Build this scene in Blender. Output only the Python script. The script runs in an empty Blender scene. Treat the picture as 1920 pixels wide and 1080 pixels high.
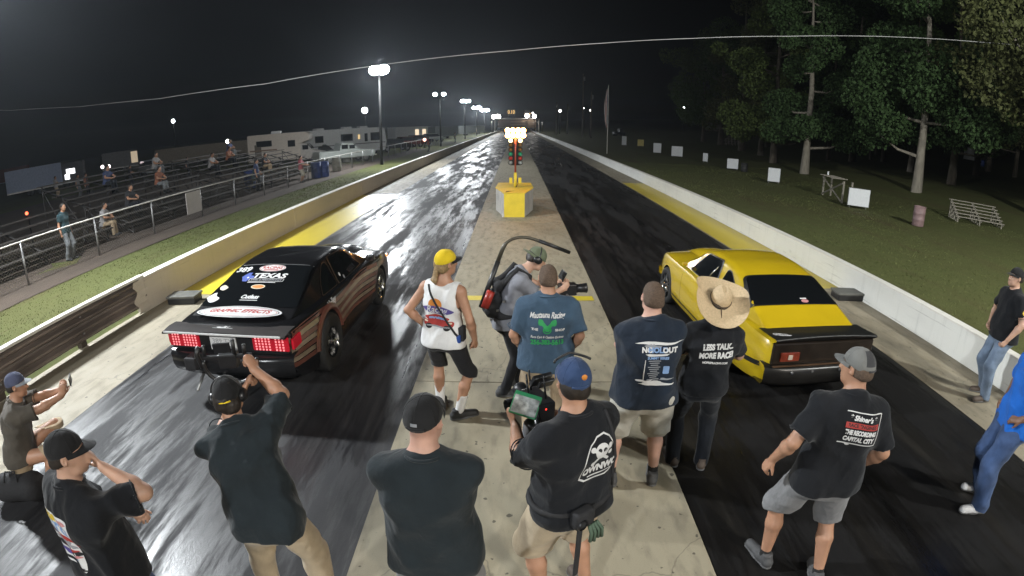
import bpy, bmesh, math, random
import numpy as np
from mathutils import Vector, Matrix, noise as mnoise
from mathutils.bvhtree import BVHTree

S = bpy.context.scene
COL = S.collection
random.seed(7)
RNG = np.random.default_rng(11)

# ------------------------------------------------------------------ camera
CAM_H = 3.05
F_PX, K3 = 969.054, 0.04                 # r = F*(t + K3*t^3), pixels of the 1920x1080 photograph
PITCH, YAW, ROLL = 0.314712, 0.007144, -0.001922

def _cam_rot():
    cr, sr = math.cos(ROLL), math.sin(ROLL)
    R1 = np.array([[cr, 0, sr], [0, 1, 0], [-sr, 0, cr]])
    c, s = math.cos(PITCH), math.sin(PITCH)
    R2 = np.array([[1, 0, 0], [0, c, s], [0, -s, c]])
    c, s = math.cos(YAW), math.sin(YAW)
    R3 = np.array([[c, -s, 0], [s, c, 0], [0, 0, 1]])
    return R3 @ R2 @ R1
CR = _cam_rot()

cam_data = bpy.data.cameras.new('camera')
cam = bpy.data.objects.new('camera', cam_data)
COL.objects.link(cam)
cam_data.type = 'PANO'
cam_data.panorama_type = 'FISHEYE_LENS_POLYNOMIAL'
cam_data.sensor_fit = 'HORIZONTAL'
cam_data.sensor_width = 36.0
cam_data.sensor_height = 20.25
cam_data.fisheye_fov = math.radians(170)
cam_data.fisheye_polynomial_k0 = 0.0
cam_data.fisheye_polynomial_k1 = -5.50215291e-02
cam_data.fisheye_polynomial_k2 = -7.13774111e-06
cam_data.fisheye_polynomial_k3 = 7.82883161e-06
cam_data.fisheye_polynomial_k4 = -8.28406239e-08
cam_data.clip_start = 0.05
cam_data.clip_end = 3000
_r, _f, _u = CR @ [1, 0, 0], CR @ [0, 1, 0], CR @ [0, 0, 1]
cam.matrix_world = Matrix(((_r[0], _u[0], -_f[0], 0), (_r[1], _u[1], -_f[1], 0), (_r[2], _u[2], -_f[2], CAM_H), (0, 0, 0, 1)))
S.camera = cam

# ------------------------------------------------------------------ night sky
world = bpy.data.worlds.new('World')
S.world = world
world.use_nodes = True
wn = world.node_tree
wn.nodes.clear()
wo = wn.nodes.new('ShaderNodeOutputWorld')
wb = wn.nodes.new('ShaderNodeBackground')
ws = wn.nodes.new('ShaderNodeTexSky')
ws.sky_type = 'NISHITA'
ws.sun_disc = False
ws.sun_elevation = math.radians(-6)
ws.sun_rotation = math.radians(250)
wb.inputs['Strength'].default_value = 0.045
wn.links.new(ws.outputs[0], wb.inputs[0])
wn.links.new(wb.outputs[0], wo.inputs[0])

S.view_settings.view_transform = 'Standard'
S.view_settings.look = 'None'
S.view_settings.exposure = -0.2
S.view_settings.gamma = 1.0
S.cycles.use_denoising = True
S.cycles.max_bounces = 6
S.cycles.diffuse_bounces = 2
S.cycles.glossy_bounces = 3
S.cycles.transparent_max_bounces = 8
S.cycles.sample_clamp_indirect = 4.0
S.cycles.caustics_reflective = False
S.cycles.caustics_refractive = False

# ------------------------------------------------------------------ pixels to directions
def ray(px):
    x, y = px[0] - 960.0, px[1] - 540.0
    r = math.hypot(x, y) + 1e-9
    t = r / F_PX
    for _ in range(12):
        t -= (F_PX * (t + K3 * t ** 3) - r) / (F_PX * (1 + 3 * K3 * t * t))
    s = math.sin(t) / r
    return CR @ np.array([x * s, math.cos(t), -y * s])
def at_z(px, z=0.0):
    v = ray(px); v = v * ((z - CAM_H) / v[2]); return Vector((v[0], v[1], z))
def at_y(px, y):
    v = ray(px); v = v * (y / v[1]); return Vector((v[0], y, v[2] + CAM_H))
def at_x(px, x):
    v = ray(px); v = v * (x / v[0]); return Vector((x, v[1], v[2] + CAM_H))
def terrain(x, y):
    z = 0.0
    if x > 17: z += 0.055 * (x - 17) * min(1.0, (x - 17) / 12)
    if x > 9 and y > 60: z += 0.008 * (y - 60) * min(1.0, (x - 9) / 10)
    if x < -12: z += 0.01 * (-12 - x)
    return z
def on_ground(px):
    v = ray(px); t = 1.0
    while t < 400:
        if CAM_H + v[2] * t <= terrain(v[0] * t, v[1] * t): break
        t *= 1.006
    return Vector((v[0] * t, v[1] * t, terrain(v[0] * t, v[1] * t)))

# ------------------------------------------------------------------ materials
MATS = {}
def mat(name, col, rough=0.6, metal=0.0, var=0.15, vscale=6.0, bump=0.0, bscale=60.0, spec=0.5, coat=0.0, stretch=None, detail=4.0, emit=None, estr=0.0, alpha=1.0):
    if name in MATS: return MATS[name]
    m = bpy.data.materials.new(name); m.use_nodes = True
    nt = m.node_tree; b = nt.nodes['Principled BSDF']
    b.inputs['Roughness'].default_value = rough
    b.inputs['Metallic'].default_value = metal
    b.inputs['Specular IOR Level'].default_value = spec
    b.inputs['Coat Weight'].default_value = coat
    b.inputs['Coat Roughness'].default_value = 0.06
    tc = nt.nodes.new('ShaderNodeTexCoord')
    mp = nt.nodes.new('ShaderNodeMapping')
    if stretch: mp.inputs['Scale'].default_value = stretch
    nt.links.new(tc.outputs['Object'], mp.inputs[0])
    if var > 0:
        n = nt.nodes.new('ShaderNodeTexNoise'); n.inputs['Scale'].default_value = vscale; n.inputs['Detail'].default_value = detail
        r = nt.nodes.new('ShaderNodeValToRGB')
        c = col
        r.color_ramp.elements[0].position = 0.28; r.color_ramp.elements[1].position = 0.72
        r.color_ramp.elements[0].color = (c[0] * (1 - var), c[1] * (1 - var), c[2] * (1 - var), 1)
        r.color_ramp.elements[1].color = (min(1, c[0] * (1 + var)), min(1, c[1] * (1 + var)), min(1, c[2] * (1 + var)), 1)
        nt.links.new(mp.outputs[0], n.inputs['Vector']); nt.links.new(n.outputs['Fac'], r.inputs[0]); nt.links.new(r.outputs[0], b.inputs['Base Color'])
    else:
        b.inputs['Base Color'].default_value = (*col, 1)
    if bump > 0:
        n2 = nt.nodes.new('ShaderNodeTexNoise'); n2.inputs['Scale'].default_value = bscale; n2.inputs['Detail'].default_value = 5
        bp = nt.nodes.new('ShaderNodeBump'); bp.inputs['Strength'].default_value = bump; bp.inputs['Distance'].default_value = 0.02
        nt.links.new(mp.outputs[0], n2.inputs['Vector']); nt.links.new(n2.outputs['Fac'], bp.inputs['Height']); nt.links.new(bp.outputs[0], b.inputs['Normal'])
    if emit:
        b.inputs['Emission Color'].default_value = (*emit, 1); b.inputs['Emission Strength'].default_value = estr
    if alpha < 1: b.inputs['Alpha'].default_value = alpha
    MATS[name] = m
    return m
def emitter(name, col, strength):
    if name in MATS: return MATS[name]
    m = bpy.data.materials.new(name); m.use_nodes = True
    nt = m.node_tree; nt.nodes.clear()
    o = nt.nodes.new('ShaderNodeOutputMaterial'); e = nt.nodes.new('ShaderNodeEmission')
    e.inputs[0].default_value = (*col, 1); e.inputs[1].default_value = strength
    nt.links.new(e.outputs[0], o.inputs[0]); MATS[name] = m
    return m

# ------------------------------------------------------------------ objects
def tag(o, label=None, cat=None, group=None, kind=None):
    if label: o['label'] = label
    if cat: o['category'] = cat
    if group: o['group'] = group
    if kind: o['kind'] = kind
    return o
def thing(name, label, cat, loc=(0, 0, 0), rotz=0.0, group=None):
    o = bpy.data.objects.new(name, None); COL.objects.link(o)
    o.location = loc; o.rotation_euler = (0, 0, rotz); o.empty_display_size = 0.2
    return tag(o, label, cat, group)
def mesh_obj(name, me, m=None, parent=None, smooth=False):
    if m is not None and len(me.materials) == 0: me.materials.append(m)
    o = bpy.data.objects.new(name, me); COL.objects.link(o)
    if parent is not None: o.parent = parent
    if smooth:
        me.polygons.foreach_set('use_smooth', np.ones(len(me.polygons), bool))
    return o
class MB:
    """collects vertices and faces for one mesh"""
    def __init__(s): s.v = []; s.f = []; s.mi = []
    def add(s, vs, fs, mi=0):
        k = len(s.v); s.v.extend([tuple(q) for q in vs]); s.f.extend([tuple(i + k for i in f) for f in fs]); s.mi.extend([mi] * len(fs)); return s
    def box(s, c, d, rot=None, bev=0.0, mi=0):
        hx, hy, hz = d[0] / 2, d[1] / 2, d[2] / 2
        if bev <= 0:
            vs = [(x, y, z) for z in (-hz, hz) for y in (-hy, hy) for x in (-hx, hx)]
            fs = [(0, 2, 3, 1), (4, 5, 7, 6), (0, 1, 5, 4), (2, 6, 7, 3), (0, 4, 6, 2), (1, 3, 7, 5)]
        else:
            bm = bmesh.new(); bmesh.ops.create_cube(bm, size=1)
            bmesh.ops.scale(bm, vec=d, verts=bm.verts)
            bmesh.ops.bevel(bm, geom=bm.edges[:], offset=bev, segments=2, affect='EDGES', profile=0.6)
            bm.verts.index_update(); vs = [tuple(v.co) for v in bm.verts]; fs = [tuple(v.index for v in f.verts) for f in bm.faces]; bm.free()
        if rot is not None: vs = [rot @ Vector(q) for q in vs]
        return s.add([(q[0] + c[0], q[1] + c[1], q[2] + c[2]) for q in vs], fs, mi)
    def tube(s, pts, r, n=8, cap=True, mi=0):
        pts = [Vector(q) for q in pts]; rs = r if isinstance(r, (list, tuple)) else [r] * len(pts)
        vs, fs = [], []; prev = None
        for i, q in enumerate(pts):
            t = (pts[min(i + 1, len(pts) - 1)] - pts[max(i - 1, 0)]).normalized()
            if prev is None:
                a = t.cross(Vector((0, 0, 1)));
                if a.length < 1e-3: a = t.cross(Vector((1, 0, 0)))
            else:
                a = prev - t * prev.dot(t)
            a.normalize(); b = t.cross(a); prev = a
            for k in range(n):
                w = 2 * math.pi * k / n; vs.append(q + (a * math.cos(w) + b * math.sin(w)) * rs[i])
        for i in range(len(pts) - 1):
            for k in range(n):
                fs.append((i * n + k, i * n + (k + 1) % n, (i + 1) * n + (k + 1) % n, (i + 1) * n + k))
        if cap:
            fs.append(tuple(range(n))[::-1]); fs.append(tuple(range((len(pts) - 1) * n, len(pts) * n)))
        return s.add(vs, fs, mi)
    def lathe(s, prof, n=24, c=(0, 0, 0), axis='z', mi=0, rot=None):
        vs, fs = [], []
        for (r, h) in prof:
            for k in range(n):
                w = 2 * math.pi * k / n; q = Vector((r * math.cos(w), r * math.sin(w), h))
                if axis == 'x': q = Vector((q.z, q.x, q.y))
                if axis == 'y': q = Vector((q.x, q.z, q.y))
                if rot is not None: q = rot @ q
                vs.append(q + Vector(c))
        for i in range(len(prof) - 1):
            for k in range(n): fs.append((i * n + k, i * n + (k + 1) % n, (i + 1) * n + (k + 1) % n, (i + 1) * n + k))
        return s.add(vs, fs, mi)
    def grid(s, P, closed=False, mi=0):
        """P: array nu x nv x 3"""
        nu, nv = len(P), len(P[0]); vs = [tuple(q) for row in P for q in row]; fs = []
        for i in range(nu - 1):
            for j in range(nv - (0 if closed else 1)):
                j2 = (j + 1) % nv; fs.append((i * nv + j, i * nv + j2, (i + 1) * nv + j2, (i + 1) * nv + j))
        return s.add(vs, fs, mi)
    def mesh(s, name='m', mats=None):
        me = bpy.data.meshes.new(name); me.from_pydata(s.v, [], s.f)
        if mats:
            for m in mats: me.materials.append(m)
            if len(mats) > 1: me.polygons.foreach_set('material_index', s.mi)
        me.update(); return me
    def build(s, name, m=None, parent=None, smooth=False, loc=None):
        me = s.mesh(name, m if isinstance(m, list) else None)
        o = mesh_obj(name, me, None if isinstance(m, list) else m, parent, smooth)
        if loc is not None: o.location = loc
        return o
def smooth_by_angle(o, deg=40):
    me = o.data
    me.polygons.foreach_set('use_smooth', np.ones(len(me.polygons), bool))
    bm = bmesh.new(); bm.from_mesh(me)
    for e in bm.edges:
        if len(e.link_faces) == 2: e.smooth = e.calc_face_angle(0) < math.radians(deg)
    bm.to_mesh(me); bm.free(); return o
def copy_tree(o, parent=None, name=None):
    c = o.copy(); COL.objects.link(c)
    if parent is not None: c.parent = parent
    for ch in [k for k in bpy.data.objects if k.parent == o]: copy_tree(ch, c)
    return c
# ------------------------------------------------------------------ surface materials
def nodes_mat(name):
    m = bpy.data.materials.new(name); m.use_nodes = True
    MATS[name] = m; nt = m.node_tree
    return m, nt, nt.nodes['Principled BSDF']
def N(nt, t, **kw):
    n = nt.nodes.new(t)
    for k, v in kw.items():
        if k in n.inputs: n.inputs[k].default_value = v
        else: setattr(n, k, v)
    return n
def noise_n(nt, scale, stretch=(1, 1, 1), detail=5, rough=0.55):
    tc = N(nt, 'ShaderNodeTexCoord'); mp = N(nt, 'ShaderNodeMapping'); mp.inputs['Scale'].default_value = stretch
    n = N(nt, 'ShaderNodeTexNoise'); n.inputs['Scale'].default_value = scale; n.inputs['Detail'].default_value = detail; n.inputs['Roughness'].default_value = rough
    nt.links.new(tc.outputs['Object'], mp.inputs[0]); nt.links.new(mp.outputs[0], n.inputs['Vector'])
    return n.outputs['Fac']
def ramp(nt, src, stops):
    r = N(nt, 'ShaderNodeValToRGB'); e = r.color_ramp.elements
    while len(e) < len(stops): e.new(0.5)
    for k, (p, c) in enumerate(stops):
        e[k].position = p; e[k].color = (*c, 1) if isinstance(c, (tuple, list)) else (c, c, c, 1)
    nt.links.new(src, r.inputs[0]); return r.outputs[0]
def mixc(nt, fac, a, b, mode='MIX'):
    m = N(nt, 'ShaderNodeMix', data_type='RGBA', blend_type=mode)
    for s, v in ((0, fac), (6, a), (7, b)):
        if isinstance(v, (int, float)): m.inputs[s].default_value = v
        elif isinstance(v, tuple): m.inputs[s].default_value = (*v, 1)
        else: nt.links.new(v, m.inputs[s])
    return m.outputs[2]
def bump_n(nt, src, strength, dist=0.02):
    b = N(nt, 'ShaderNodeBump'); b.inputs['Strength'].default_value = strength; b.inputs['Distance'].default_value = dist
    nt.links.new(src, b.inputs['Height']); return b.outputs[0]
L = lambda nt, a, b: nt.links.new(a, b)

def lane_material(name='rubbered_lane', k=1.0, spec=0.38, streak=0.25, tint=(1.0, 0.93, 0.86)):
    m, nt, b = nodes_mat(name)
    s1 = noise_n(nt, 1.0, (1.9, 0.085, 1), 7, 0.62)      # long tyre streaks
    s2 = noise_n(nt, 1.0, (8.0, 0.42, 1), 6, 0.7)
    s3 = noise_n(nt, 1.0, (1.3, 0.16, 1), 8, 0.74)     # big patches of laid rubber
    s4 = noise_n(nt, 55.0, (1, 0.6, 1), 4)
    rub = ramp(nt, s3, [(0.38, 0.0), (0.6, 1.0)])
    st = ramp(nt, s1, [(0.35, (0.006, 0.006, 0.007)), (0.5, (0.014, 0.014, 0.014)), (0.66, (0.032, 0.031, 0.029))])
    st2 = mixc(nt, streak, st, ramp(nt, s2, [(0.4, (0.005, 0.005, 0.006)), (0.65, (0.036, 0.034, 0.032))]))
    L(nt, mixc(nt, 1.0, mixc(nt, rub, st2, (0.007, 0.007, 0.008)), tuple(k * q for q in tint), 'MULTIPLY'), b.inputs['Base Color'])
    r1 = ramp(nt, s1, [(0.32, 0.20), (0.68, 0.44)])
    r2 = ramp(nt, s2, [(0.35, 0.24), (0.7, 0.55)])
    rr = mixc(nt, streak, r1, r2)
    L(nt, mixc(nt, ramp(nt, s3, [(0.46, 0.0), (0.55, 1.0)]), rr, (0.78, 0.78, 0.78)), b.inputs['Roughness'])
    b.inputs['Specular IOR Level'].default_value = spec
    h = mixc(nt, 0.65, s2, s4)
    L(nt, bump_n(nt, h, 0.16, 0.012), b.inputs['Normal'])
    return m
def concrete_material(name, base, dark, scale=1.0):
    m, nt, b = nodes_mat(name)
    n1 = noise_n(nt, 0.6 * scale, (1, 0.5, 1), 6, 0.62); n2 = noise_n(nt, 7 * scale, (1, 0.35, 1), 5); n3 = noise_n(nt, 90, (1, 1, 1), 4)
    c = mixc(nt, ramp(nt, n1, [(0.35, 0.0), (0.68, 1.0)]), base, tuple(0.72 * q for q in base))
    c = mixc(nt, ramp(nt, n2, [(0.5, 0.0), (0.78, 0.65)]), c, dark)
    c = mixc(nt, ramp(nt, n3, [(0.62, 0.0), (0.75, 0.5)]), c, dark)
    n4 = noise_n(nt, 2.2, (1, 1, 1), 8, 0.75)
    c = mixc(nt, ramp(nt, n4, [(0.64, 0.0), (0.72, 0.7)]), c, dark)
    tc = N(nt, 'ShaderNodeTexCoord'); mp = N(nt, 'ShaderNodeMapping'); mp.inputs['Scale'].default_value = (0.33, 0.26, 1); vo = N(nt, 'ShaderNodeTexVoronoi', feature='DISTANCE_TO_EDGE'); vo.inputs['Scale'].default_value = 1.0
    wn_ = N(nt, 'ShaderNodeTexNoise'); wn_.inputs['Scale'].default_value = 2.5; wn_.inputs['Detail'].default_value = 5; ad = N(nt, 'ShaderNodeVectorMath', operation='MULTIPLY_ADD'); ad.inputs[1].default_value = (0.7, 0.7, 0)
    L(nt, tc.outputs['Object'], mp.inputs[0]); L(nt, mp.outputs[0], wn_.inputs['Vector']); L(nt, wn_.outputs['Color'], ad.inputs[0]); L(nt, mp.outputs[0], ad.inputs[2]); L(nt, ad.outputs[0], vo.inputs['Vector'])
    c = mixc(nt, ramp(nt, vo.outputs['Distance'], [(0.0, 0.45), (0.0035, 0.0)]), c, tuple(0.5 * q for q in dark))
    n6 = noise_n(nt, 14, (1, 1, 1), 2, 0.4)
    c = mixc(nt, ramp(nt, n6, [(0.70, 0.0), (0.735, 0.8)]), c, tuple(0.35 * q for q in dark))
    L(nt, c, b.inputs['Base Color'])
    L(nt, ramp(nt, n2, [(0.3, 0.55), (0.7, 0.8)]), b.inputs['Roughness'])
    L(nt, bump_n(nt, mixc(nt, 0.5, n3, n2), 0.25, 0.01), b.inputs['Normal'])
    return m
def grass_material():
    m, nt, b = nodes_mat('mown_grass')
    n1 = noise_n(nt, 0.22, (1, 1, 1), 5, 0.6); n2 = noise_n(nt, 3.0, (1, 1, 1), 6, 0.7); n3 = noise_n(nt, 60, (1, 1, 1), 3)
    n5 = noise_n(nt, 0.5, (1.6, 0.14, 1), 6, 0.7)
    g = mixc(nt, ramp(nt, n2, [(0.3, 0.0), (0.7, 1.0)]), (0.07, 0.085, 0.028), (0.12, 0.13, 0.045))
    g = mixc(nt, ramp(nt, n1, [(0.4, 0.0), (0.62, 0.5)]), g, (0.085, 0.075, 0.03))
    g = mixc(nt, ramp(nt, n5, [(0.54, 0.0), (0.66, 0.75)]), g, (0.085, 0.055, 0.032))
    g = mixc(nt, 0.35, g, ramp(nt, n3, [(0.3, (0.02, 0.03, 0.008)), (0.7, (0.15, 0.16, 0.065))]))
    L(nt, g, b.inputs['Base Color']); b.inputs['Roughness'].default_value = 0.9; b.inputs['Specular IOR Level'].default_value = 0.15
    L(nt, bump_n(nt, mixc(nt, 0.5, n2, n3), 0.4, 0.05), b.inputs['Normal'])
    return m
def dirt_material():
    m, nt, b = nodes_mat('bare_dirt')
    n1 = noise_n(nt, 1.2, (1, 0.4, 1), 6, 0.65); n2 = noise_n(nt, 25, (1, 1, 1), 5)
    c = mixc(nt, ramp(nt, n1, [(0.35, 0.0), (0.65, 1.0)]), (0.05, 0.036, 0.027), (0.085, 0.062, 0.046))
    L(nt, mixc(nt, 0.35, c, ramp(nt, n2, [(0.3, (0.025, 0.019, 0.014)), (0.7, (0.10, 0.075, 0.055))])), b.inputs['Base Color'])
    b.inputs['Roughness'].default_value = 0.95
    L(nt, bump_n(nt, n2, 0.5, 0.03), b.inputs['Normal'])
    return m
def painted_material(name, base, worn, wear=0.6, rough=0.5):
    m, nt, b = nodes_mat(name)
    n1 = noise_n(nt, 2.4, (1, 0.6, 1), 8, 0.7); n2 = noise_n(nt, 30, (1, 1, 1), 5); n3 = noise_n(nt, 0.8, (1, 0.3, 1), 5)
    c = mixc(nt, ramp(nt, n1, [(wear, 0.0), (wear + 0.1, 0.8)]), base, worn)
    c = mixc(nt, ramp(nt, n3, [(0.45, 0.0), (0.8, 0.6)]), c, tuple(0.6 * q for q in base))
    n4 = noise_n(nt, 1.0, (3, 9.0, 0.7), 6, 0.7)
    c = mixc(nt, ramp(nt, n4, [(0.54, 0.0), (0.76, 0.3)]), c, tuple(0.45 * q for q in base))
    n5 = noise_n(nt, 1.0, (1, 0.35, 14.0), 6, 0.75)
    c = mixc(nt, ramp(nt, n5, [(0.60, 0.0), (0.68, 0.55)]), c, tuple(0.3 * q for q in worn))
    L(nt, c, b.inputs['Base Color']); b.inputs['Roughness'].default_value = rough
    L(nt, bump_n(nt, n2, 0.15, 0.01), b.inputs['Normal'])
    return m
M_LANE = lane_material('rubbered_lane', 0.75, 0.25, 0.15); M_LANE2 = lane_material('worn_lane', 1.9, 0.6, 0.4, (1, 1, 1.03))
M_CONC = concrete_material('strip_concrete', (0.32, 0.282, 0.2), (0.10, 0.088, 0.066))
M_APRON = concrete_material('apron_concrete', (0.30, 0.262, 0.19), (0.11, 0.095, 0.07), 0.8)
M_GRASS = grass_material()
M_DIRT = dirt_material()
M_YPAINT = painted_material('yellow_ground_paint', (0.55, 0.43, 0.035), (0.28, 0.25, 0.12), 0.62, 0.4)
M_WWALL = painted_material('white_wall_paint', (0.78, 0.78, 0.74), (0.42, 0.41, 0.38), 0.68, 0.6)
M_TWALL = painted_material('tan_wall_paint', (0.58, 0.52, 0.43), (0.36, 0.31, 0.25), 0.66, 0.7)
M_WHITE = painted_material('white_top_paint', (0.75, 0.73, 0.68), (0.4, 0.38, 0.34), 0.7, 0.6)
M_STEEL = mat('galvanised_steel', (0.32, 0.32, 0.32), 0.45, 0.85, 0.25, 5, 0.1, 40)
M_BLACKMETAL = mat('black_metal', (0.02, 0.02, 0.022), 0.45, 0.3, 0.2)

# ------------------------------------------------------------------ ground and track
def ground_sheet():
    xs = sorted(set(list(np.linspace(-260, -30, 18)) + list(np.linspace(-30, -7.2, 14)) + [-7.15, 7.15] + list(np.linspace(7.2, 45, 30)) + list(np.linspace(45, 300, 22))))
    ys = list(np.linspace(-40, 60, 34)) + list(np.linspace(64, 300, 30)) + list(np.linspace(330, 1200, 14))
    P = []
    for y in ys:
        row = []
        for x in xs:
            z = terrain(x, y)
            if abs(x) < 7.16: z = -0.06
            else: z += 0.05 * (mnoise.noise(Vector((x * 0.15, y * 0.15, 3.1))) if abs(x) > 9 else 0) - 0.012
            row.append((x, y, z))
        P.append(row)
    b = MB(); b.grid(P)
    return tag(b.build('grass_ground', M_GRASS, None, True), kind='structure')
ground_sheet()
def sheet(name, x0, x1, y0, y1, z, m, ny=1):
    b = MB(); ys = np.linspace(y0, y1, ny + 1)
    b.grid([[(x0, y, z), (x1, y, z)] for y in ys])
    return tag(b.build(name, m), kind='structure')
WX = 7.04
sheet('left_lane', -5.42, -1.20, -14, 420, 0.0, M_LANE2)
sheet('right_lane', 1.47, 5.76, -14, 420, 0.0, M_LANE)
sheet('left_apron', -WX - 0.15, -5.41, -14, 420, 0.004, M_APRON)
sheet('right_apron', 5.75, WX + 0.15, -14, 420, 0.004, M_APRON)
strip = sheet('centre_strip', -1.23, 1.50, -14, 420, 0.003, mat('joint_sealant', (0.06, 0.055, 0.045), 0.9, 0, 0.2))
slab_y = -14.0
for k in range(60):
    ln = (4.6, 5.4, 5.0)[k % 3]
    b = MB(); b.box((0.135, ln / 2, 0.006), (2.725, ln - 0.018, 0.012))
    s_ = b.build('slab', M_CONC, strip); s_.location = (0, slab_y, 0.0); slab_y += ln
tag(sheet('left_yellow_paint', -WX + 0.02, -5.45, 8.85, 23.0, 0.009, M_YPAINT), kind='structure')
tag(sheet('right_yellow_paint', 5.8, WX - 0.02, 9.4, 28.0, 0.009, M_YPAINT), kind='structure')
sheet('start_line_stripe', -1.02, 1.40, 8.62, 8.86, 0.017, M_YPAINT)
sheet('fence_dirt_strip', -13.6, -11.55, -5, 70, 0.012, M_DIRT, 20)
b = MB(); R_ = random.Random(4)
sheet('spectator_ground', -34, -13.6, -5, 44, 0.25, M_DIRT, 6)
for v in bpy.data.objects['spectator_ground'].data.vertices: v.co.z = terrain(v.co.x, v.co.y) + 0.06 if v.co.x < -20 else 0.016

# walls
def concrete_wall(name, label, x0, x1, y0, y1, h, face, top, seams):
    t = thing(name, label, 'wall', ((x0 + x1) / 2, y0, 0))
    n = max(1, int((y1 - y0) / seams)); w = x1 - x0; ys = np.linspace(0, y1 - y0, n + 1)
    for i in range(n):
        b = MB(); ln = ys[i + 1] - ys[i]
        b.box((0, ln / 2, (h - 0.02) / 2), (w, ln - 0.012, h - 0.02), bev=0.012)
        o = b.build('wall_section', face, t); o.location = (0, ys[i], 0)
        b = MB(); b.box((0, ln / 2, h - 0.012), (w + 0.012, ln - 0.008, 0.03), bev=0.008)
        o = b.build('cap', top, t); o.location = (0, ys[i], 0)
    return t
concrete_wall('barrier_wall', 'tan concrete barrier wall with white top along the left lane', -WX - 0.2, -WX, 7.75, 330, 0.67, M_TWALL, M_WHITE, 7.5)
concrete_wall('barrier_wall', 'long white concrete barrier wall along the right lane', WX, WX + 0.18, -10, 330, 0.56, M_WWALL, M_WHITE, 7.5)
# drain lip bracket on the right wall
def guard_rail():
    t = thing('guard_rail', 'weathered steel double beam guard rail running off the left wall', 'guard rail', (-WX - 0.05, 0, 0))
    m = mat('weathered_rail', (0.20, 0.165, 0.145), 0.5, 0.35, 0.45, 3, 0.15, 30, stretch=(1, 0.3, 1))
    def beam(z0, hgt, name, y0=-12, y1=7.9):
        prof = [(-0.02, 0), (-0.02, 0.02), (0.055, 0.07), (0.055, 0.11), (-0.015, 0.155), (-0.015, 0.175), (0.055, 0.22), (0.055, 0.26), (-0.02, 0.31), (-0.02, 0.33)]
        k = hgt / 0.33; b = MB(); P = []
        for y in np.linspace(y0, y1, 8): P.append([(p[0], y, z0 + p[1] * k) for p in prof])
        b.grid(P); b.grid([[(p[0] - 0.012, y, z0 + p[1] * k) for p in prof[::-1]] for y in np.linspace(y0, y1, 2)])
        return b.build(name, m, t)
    b1 = beam(0.40, 0.27, 'beam'); b2 = beam(0.115, 0.27, 'beam')
    b = MB(); b.box((0.0, -2.1, 0.69), (0.13, 20, 0.05), bev=0.012); b.build('top_rail', M_WHITE, t)
    b = MB(); b.box((-0.05, -2.1, 0.385), (0.02, 20, 0.02)); b.build('rail', M_STEEL, t)
    for i, y in enumerate(np.arange(-11, 8, 1.9)):
        b = MB(); b.box((-0.11, y, 0.33), (0.12, 0.14, 0.66), bev=0.01); b.build('post', mat('post_wood', (0.07, 0.055, 0.04), 0.9, 0, 0.3), t)
        for z in (0.25, 0.535):
            b = MB(); b.lathe([(0.0, 0.03), (0.018, 0.028), (0.022, 0.0)], 8, (0, y, z), 'x'); b.build('bolt', M_STEEL, t)
    b = MB()
    P = [[(0.062 + 0.004 * math.sin(z * 40), 7.55 + 0.07 * math.sin(z * 19) + (0.06 if z > 0.55 else 0) + dy, 0.03 + z) for dy in (0, 0.35)] for z in np.linspace(0, 0.62, 14)]
    b.grid(P); b.build('wall_end_patch', M_TWALL, t)
guard_rail()

# ------------------------------------------------------------------ flood lights
M_POLE = mat('dark_pole', (0.008, 0.0075, 0.007), 0.8, 0, 0.3, 4, stretch=(1, 1, 0.2))
M_HOUSING = mat('lamp_housing', (0.12, 0.12, 0.12), 0.4, 0.6, 0.1)
def flood_pole(name, label, x, y, h, heads, strength, colour, group='flood light poles along the left of the track', lens=0.26, aim=(0.0, -1.0), arm=True, dz=0.0):
    """heads: x offsets of the lamp heads along the cross arm; aim: where the lenses look (x,y)"""
    t = thing(name, label, 'flood light', (x, y, terrain(x, y)), 0, group)
    b = MB(); b.tube([(0, 0, -0.2), (0, 0, h * 0.5), (0, 0, h + 0.15)], [0.13, 0.11, 0.085], 10); b.build('pole', M_POLE, t, True)
    em = emitter('flood_lens_%s_%d' % (name, int(strength)) + '%.2f' % colour[2], colour, strength)
    if arm and len(heads) > 1:
        b = MB(); b.box(((min(heads) + max(heads)) / 2, 0, h + 0.08), (max(heads) - min(heads) + 0.3, 0.08, 0.08)); b.build('cross_arm', M_POLE, t)
    for hx in heads:
        e_ = Vector((hx, 0, h + 0.1)); b = MB(); b.tube([e_, e_ + Vector((aim[0], aim[1], 0)).normalized() * 0.66 + Vector((0, 0, 0.1))], 0.03, 6); b.build('bracket', M_POLE, t)
    d = Vector((aim[0], aim[1], dz if dz else -0.9)).normalized()
    q = d.to_track_quat('Z', 'Y').to_matrix()
    for hx in heads:
        c = Vector((hx, 0, h + 0.12)) + d * 0.1 + Vector((aim[0], aim[1], 0)).normalized() * 0.8
        b = MB(); b.lathe([(0.02, -0.26), (0.12, -0.22), (lens * 0.8, -0.08), (lens * 1.06, 0.02), (lens * 1.06, 0.05)], 16, c, rot=q)
        hd = b.build('lamp_head', M_HOUSING, t, True)
        prof = [(lens * math.sin(a), 0.03 + lens * 0.4 * math.cos(a)) for a in np.linspace(math.pi / 2, 0.001, 6)]
        b = MB(); b.lathe(prof, 16, c, rot=q); b.build('lens', em, hd, True)
    return t
COOL = (0.92, 0.97, 1.0); WARM = (1.0, 0.86, 0.66)
PX = -10.9
KEY = 1500
flood_pole('flood_light', 'flood light pole just beyond the left edge by the near bleachers', -13.4, 8.3, 8.3, (0.1, 0.7), KEY * 1.55, COOL, aim=(0.95, -0.1), lens=0.3, dz=-0.72)
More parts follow.
